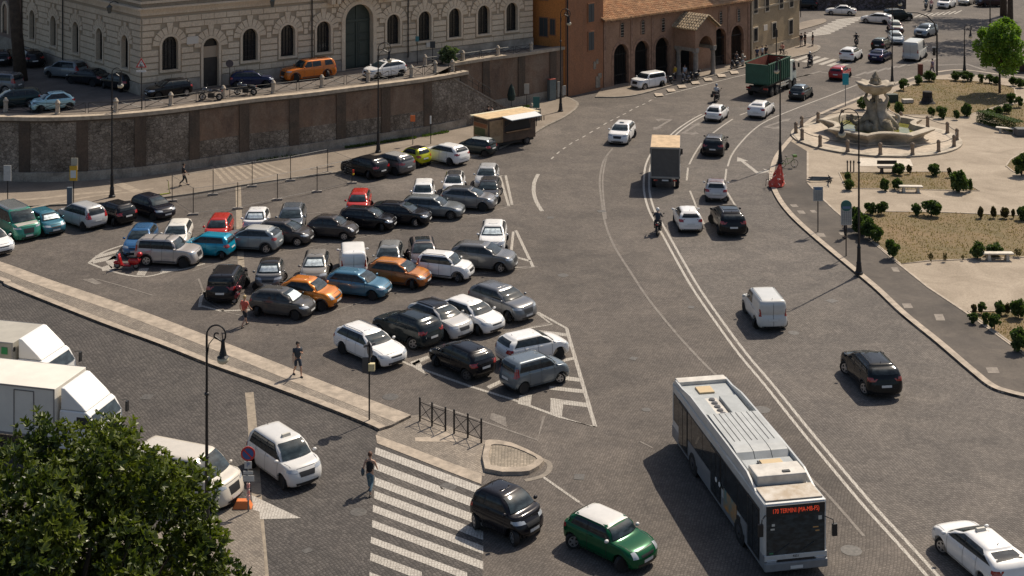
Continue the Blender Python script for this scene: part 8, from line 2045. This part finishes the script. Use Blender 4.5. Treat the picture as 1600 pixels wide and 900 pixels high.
# shrubs: six mesh variants, shared
SV = []
for k in range(6):
    rnd = random.Random(40+k); mb = MB(); crown(mb, (0, 0, .56), .42, .42, .38, 1500, .13, .10, rnd, 26, .25, 1, .36)
    me = bpy.data.meshes.new('leaves'); me.from_pydata(mb.v, [], mb.f)
    sb = MB(); 
    for j in range(4): a = rnd.uniform(0, 6.28); sb.tube([(0, 0, -.02), (.06*math.cos(a), .06*math.sin(a), .3), (.28*math.cos(a), .28*math.sin(a), .65)], [.035, .025, .01], 5)
    SV.append((me, sb.mesh('stem')))
SVd = []
for k in range(2):
    rnd = random.Random(60+k); mb = MB(); crown(mb, (0, 0, .60), .42, .42, .38, 330, .12, .085, rnd, 12, .4, 1, .35); me = bpy.data.meshes.new('leaves'); me.from_pydata(mb.v, [], mb.f)
    sb = MB()
    for j in range(7): a = rnd.uniform(0, 6.28); sb.tube([(0, 0, 0), (.08*math.cos(a), .08*math.sin(a), .4), (.3*math.cos(a), .3*math.sin(a), .9)], [.02, .016, .006], 4)
    SVd.append((me, sb.mesh('stem')))
BS = [  # x, y(base), width px, height px, place words
 (1412, 141, 15, 17, 'left tip of the round lawn'), (1435, 132, 12, 14, 'left of the wide shrub behind the round lawn'), (1452, 127, 19, 15, 'behind the round lawn, next to the purple walker'), (1494, 126, 14, 14, 'back edge of the round lawn, left of the widest pair'), (1512, 127, 21, 15, 'widest one at the back edge of the round lawn'),
 (1533, 129, 9, 13, 'narrow, back edge of the round lawn'), (1546, 130, 14, 13, 'left of the young street tree trunk'), (1557, 132, 12, 12, 'directly behind the young street tree trunk'), (1583, 134, 13, 13, 'in front of the dark brick enclosure'), (1594, 137, 14, 14, 'right edge by the dark brick enclosure'),
 (1456, 182, 11, 14, 'small, at the front edge of the round lawn, left one'), (1471, 185, 16, 18, 'larger, at the front edge of the round lawn'), (1494, 187, 10, 14, 'small, at the front edge of the round lawn, right one'), (1510, 182, 17, 19, 'heart-shaped, at the front right of the round lawn'), (1404, 179, 15, 18, 'just right of the fountain rock'), (1349, 171, 18, 18, 'just left of the fountain figures'), (1386, 171, 9, 14, 'half hidden by the fountain figures'),
 (1580, 162, 14, 16, 'right end of the round lawn'), (1592, 168, 14, 16, 'right photo edge above the clipped hedge'), (1546, 185, 15, 14, 'first of the row above the clipped hedge'), (1560, 181, 14, 14, 'second of the row above the clipped hedge'), (1573, 177, 14, 14, 'third of the row above the clipped hedge'),
 (1596, 274, 30, 34, 'big, right photo edge above the small lawn level'), (1326, 297, 16, 16, 'front left corner of the small lawn'), (1325, 284, 11, 14, 'behind the front left corner of the small lawn'), (1382, 298, 14, 18, 'front edge of the small lawn, left of two'), (1402, 297, 15, 17, 'front edge of the small lawn, at the bench end'), (1404, 273, 17, 17, 'back edge of the small lawn beside the wooden bench'), (1421, 272, 8, 14, 'thin, back edge of the small lawn'), (1460, 274, 18, 17, 'umbrella-shaped, back edge of the small lawn'), (1483, 277, 7, 14, 'thin, right back corner of the small lawn'), (1499, 300, 28, 31, 'biggest, right end of the small lawn'), (1516, 299, 9, 18, 'squeezed at the very right end of the small lawn'),
 (1360, 335, 18, 18, 'left of a pair behind the large lawn'), (1377, 335, 18, 20, 'right of a pair behind the large lawn'), (1432, 336, 15, 17, 'behind the large lawn, left of the wide one'), (1455, 338, 30, 23, 'wide one behind the large lawn'), (1532, 341, 9, 17, 'thin, behind the large lawn, first of four'), (1552, 341, 9, 17, 'thin, behind the large lawn, second of four'), (1570, 341, 12, 16, 'thin, behind the large lawn, third of four'), (1583, 341, 6, 14, 'thin, behind the large lawn, fourth of four'), (1598, 344, 17, 20, 'right photo edge behind the large lawn'),
 (1334, 356, 24, 30, 'dark hedge clump right beside the nearer bus stop sign'), (1345, 366, 26, 32, 'dark hedge clump behind the tall lamp'), (1358, 374, 26, 30, 'dark hedge clump right of the tall lamp'), (1371, 379, 19, 24, 'last of the dark hedge clumps right of the tall lamp'), (1395, 404, 24, 29, 'single dark one at the front left of the large lawn'),
 (1455, 411, 9, 15, 'dead brown, front edge of the large lawn, left'), (1477, 409, 9, 13, 'dead brown, front edge of the large lawn, middle'), (1504, 407, 6, 8, 'tiny dead, front edge of the large lawn'), (1528, 404, 22, 24, 'left of the front marble bench'), (1555, 400, 24, 19, 'behind the front marble bench'), (1589, 401, 16, 12, 'low dry, right of the front marble bench'),
 (1522, 490, 9, 14, 'thin, top edge of the nearest lawn, first'), (1534, 490, 14, 17, 'top edge of the nearest lawn, second'), (1562, 492, 16, 20, 'top edge of the nearest lawn, third'), (1574, 492, 9, 17, 'thin, top edge of the nearest lawn, fourth'), (1591, 497, 22, 28, 'tall at the right edge of the nearest lawn'), (1520, 505, 17, 15, 'left corner of the nearest lawn'), (1540, 507, 12, 18, 'on the left border of the nearest lawn, upper'), (1554, 515, 19, 23, 'on the left border of the nearest lawn, lower'), (1592, 549, 27, 34, 'nearest to the camera, at the right photo edge')]
for k, (x, y, wp, hp, wh) in enumerate(BS):
    c = G(x, y, .13); s_ = FPX/c.y; dry = 'dead' in wh or 'dry' in wh or 'thin' in wh; rnd = random.Random(100+k)
    root = thing('shrub', c, rnd.uniform(0, 6), ('dry shrub ' if dry else 'dark green shrub ')+wh, 'shrub', 'shrubs around the lawns')
    ww, hh = wp/s_*1.0, hp/s_*1.05; me, sm_ = (SVd[k % 2] if dry and 'thin' not in wh else SV[k % 6])
    put('leaves', me, LD if dry else LB, root, scale=(ww, ww, hh)); put('stem', sm_, BK, root, scale=(ww, ww, hh))
# clipped hedge at the right
a, b = G(1532, 190, .126), G(1594, 208, .126); root = thing('clipped_hedge', a, 0, 'clipped low hedge with square top beside the white bench', 'hedge'); mb = MB(); rnd = random.Random(8); d = b-a
sd = Vector((-d.y, d.x, 0)).normalized()
for k in range(9000):
    p = d*rnd.random()+sd*rnd.uniform(-.5, .5)+Vector((0, 0, rnd.uniform(0, 1.0))); f_ = rnd.random()
    if f_ < .5: p.z = 1.0+rnd.uniform(-.05, .06)
    elif f_ < .85: p = p-sd*(p.dot(sd)); p = p-sd*(.5+rnd.uniform(-.05, .05))*(1 if True else 1)
    leaf(mb, p, Vector((rnd.uniform(-1, 1), rnd.uniform(-1, 1), rnd.uniform(-.3, 1))), Vector((0, 0, 1)), .1, .07)
me = bpy.data.meshes.new('leaves'); me.from_pydata(mb.v, [], mb.f); me.materials.append(LB); o = bpy.data.objects.new('leaves', me); COL.objects.link(o); o.parent = root
mb = MB(); mb.tube([Vector((0, 0, .1)), d+Vector((0, 0, .1))], .1, 5); mb.build('stem', BK, root)
# terrace oleander, weeds under the wall
c = G(701, 100, ZT); root = thing('oleander', c, 0, 'spiky green oleander bush on the terrace near the stair head', 'shrub'); put('leaves', SV[1][0], leafmat('oleander leaves', (.06, .09, .04), (.11, .15, .07), .6, 3), root, scale=(1.9, 1.7, 1.7)); put('stem', SV[1][1], BK, root, scale=(1.9, 1.7, 1.7))
mb = MB(); rnd = random.Random(4)
for x0, y0, x1, y1, n_ in ((400, 251, 470, 242, 60), (540, 231, 650, 215, 900), (660, 213, 700, 206, 260), (800, 170, 830, 166, 240)):
    for k in range(n_):
        t = rnd.random(); c = G(x0+(x1-x0)*t+rnd.uniform(-2, 2), y0+(y1-y0)*t+rnd.uniform(0, 1.5), .12); hgt = rnd.uniform(.05, .30)
        leaf(mb, c, Vector((rnd.uniform(-.6, .6), rnd.uniform(-.6, .2), 1)), Vector((0, -1, .3)), hgt, .07)
me = bpy.data.meshes.new('weeds'); me.from_pydata(mb.v, [], mb.f); me.materials.append(LB); o = bpy.data.objects.new('weeds', me); COL.objects.link(o); tag(o, 'dark weeds growing at the foot of the high wall', 'weeds', None, 'stuff')
# dry grass blades on the lawns
mb = MB(); rnd = random.Random(21)
def inpoly(x, y, P):
    r = False; j = len(P)-1
    for i in range(len(P)):
        if (P[i][1] > y) != (P[j][1] > y) and x < (P[j][0]-P[i][0])*(y-P[i][1])/(P[j][1]-P[i][1])+P[i][0]: r = not r
        j = i
    return r
for k_, px in plots.items():
    P = [(p.x, p.y) for p in GP(px)]; xs = [p[0] for p in P]; ys = [p[1] for p in P]; ar = (max(xs)-min(xs))*(max(ys)-min(ys)); n_ = int(min(9000, ar*30))
    for q in range(n_):
        x, y = rnd.uniform(min(xs), max(xs)), rnd.uniform(min(ys), max(ys))
        if inpoly(x, y, P) and abs(x*FPX/y) < 830:
            hgt = rnd.uniform(.04, .13); a = rnd.uniform(0, 6.28); dx, dy = .035*math.cos(a), .035*math.sin(a); i = len(mb.v)
            mb.v += [(x-dx, y-dy, .13), (x+dx, y+dy, .13), (x+rnd.uniform(-.05, .05), y+rnd.uniform(-.05, .05), .13+hgt)]; mb.f.append((i, i+1, i+2))
me = bpy.data.meshes.new('dry_grass'); me.from_pydata(mb.v, [], mb.f); me.materials.append(leafmat('dry grass blades', (.24, .18, .10), (.17, .14, .07), .9, .5)); o = bpy.data.objects.new('dry_grass', me); COL.objects.link(o); tag(o, 'short dry grass on the lawns', 'grass', None, 'stuff')
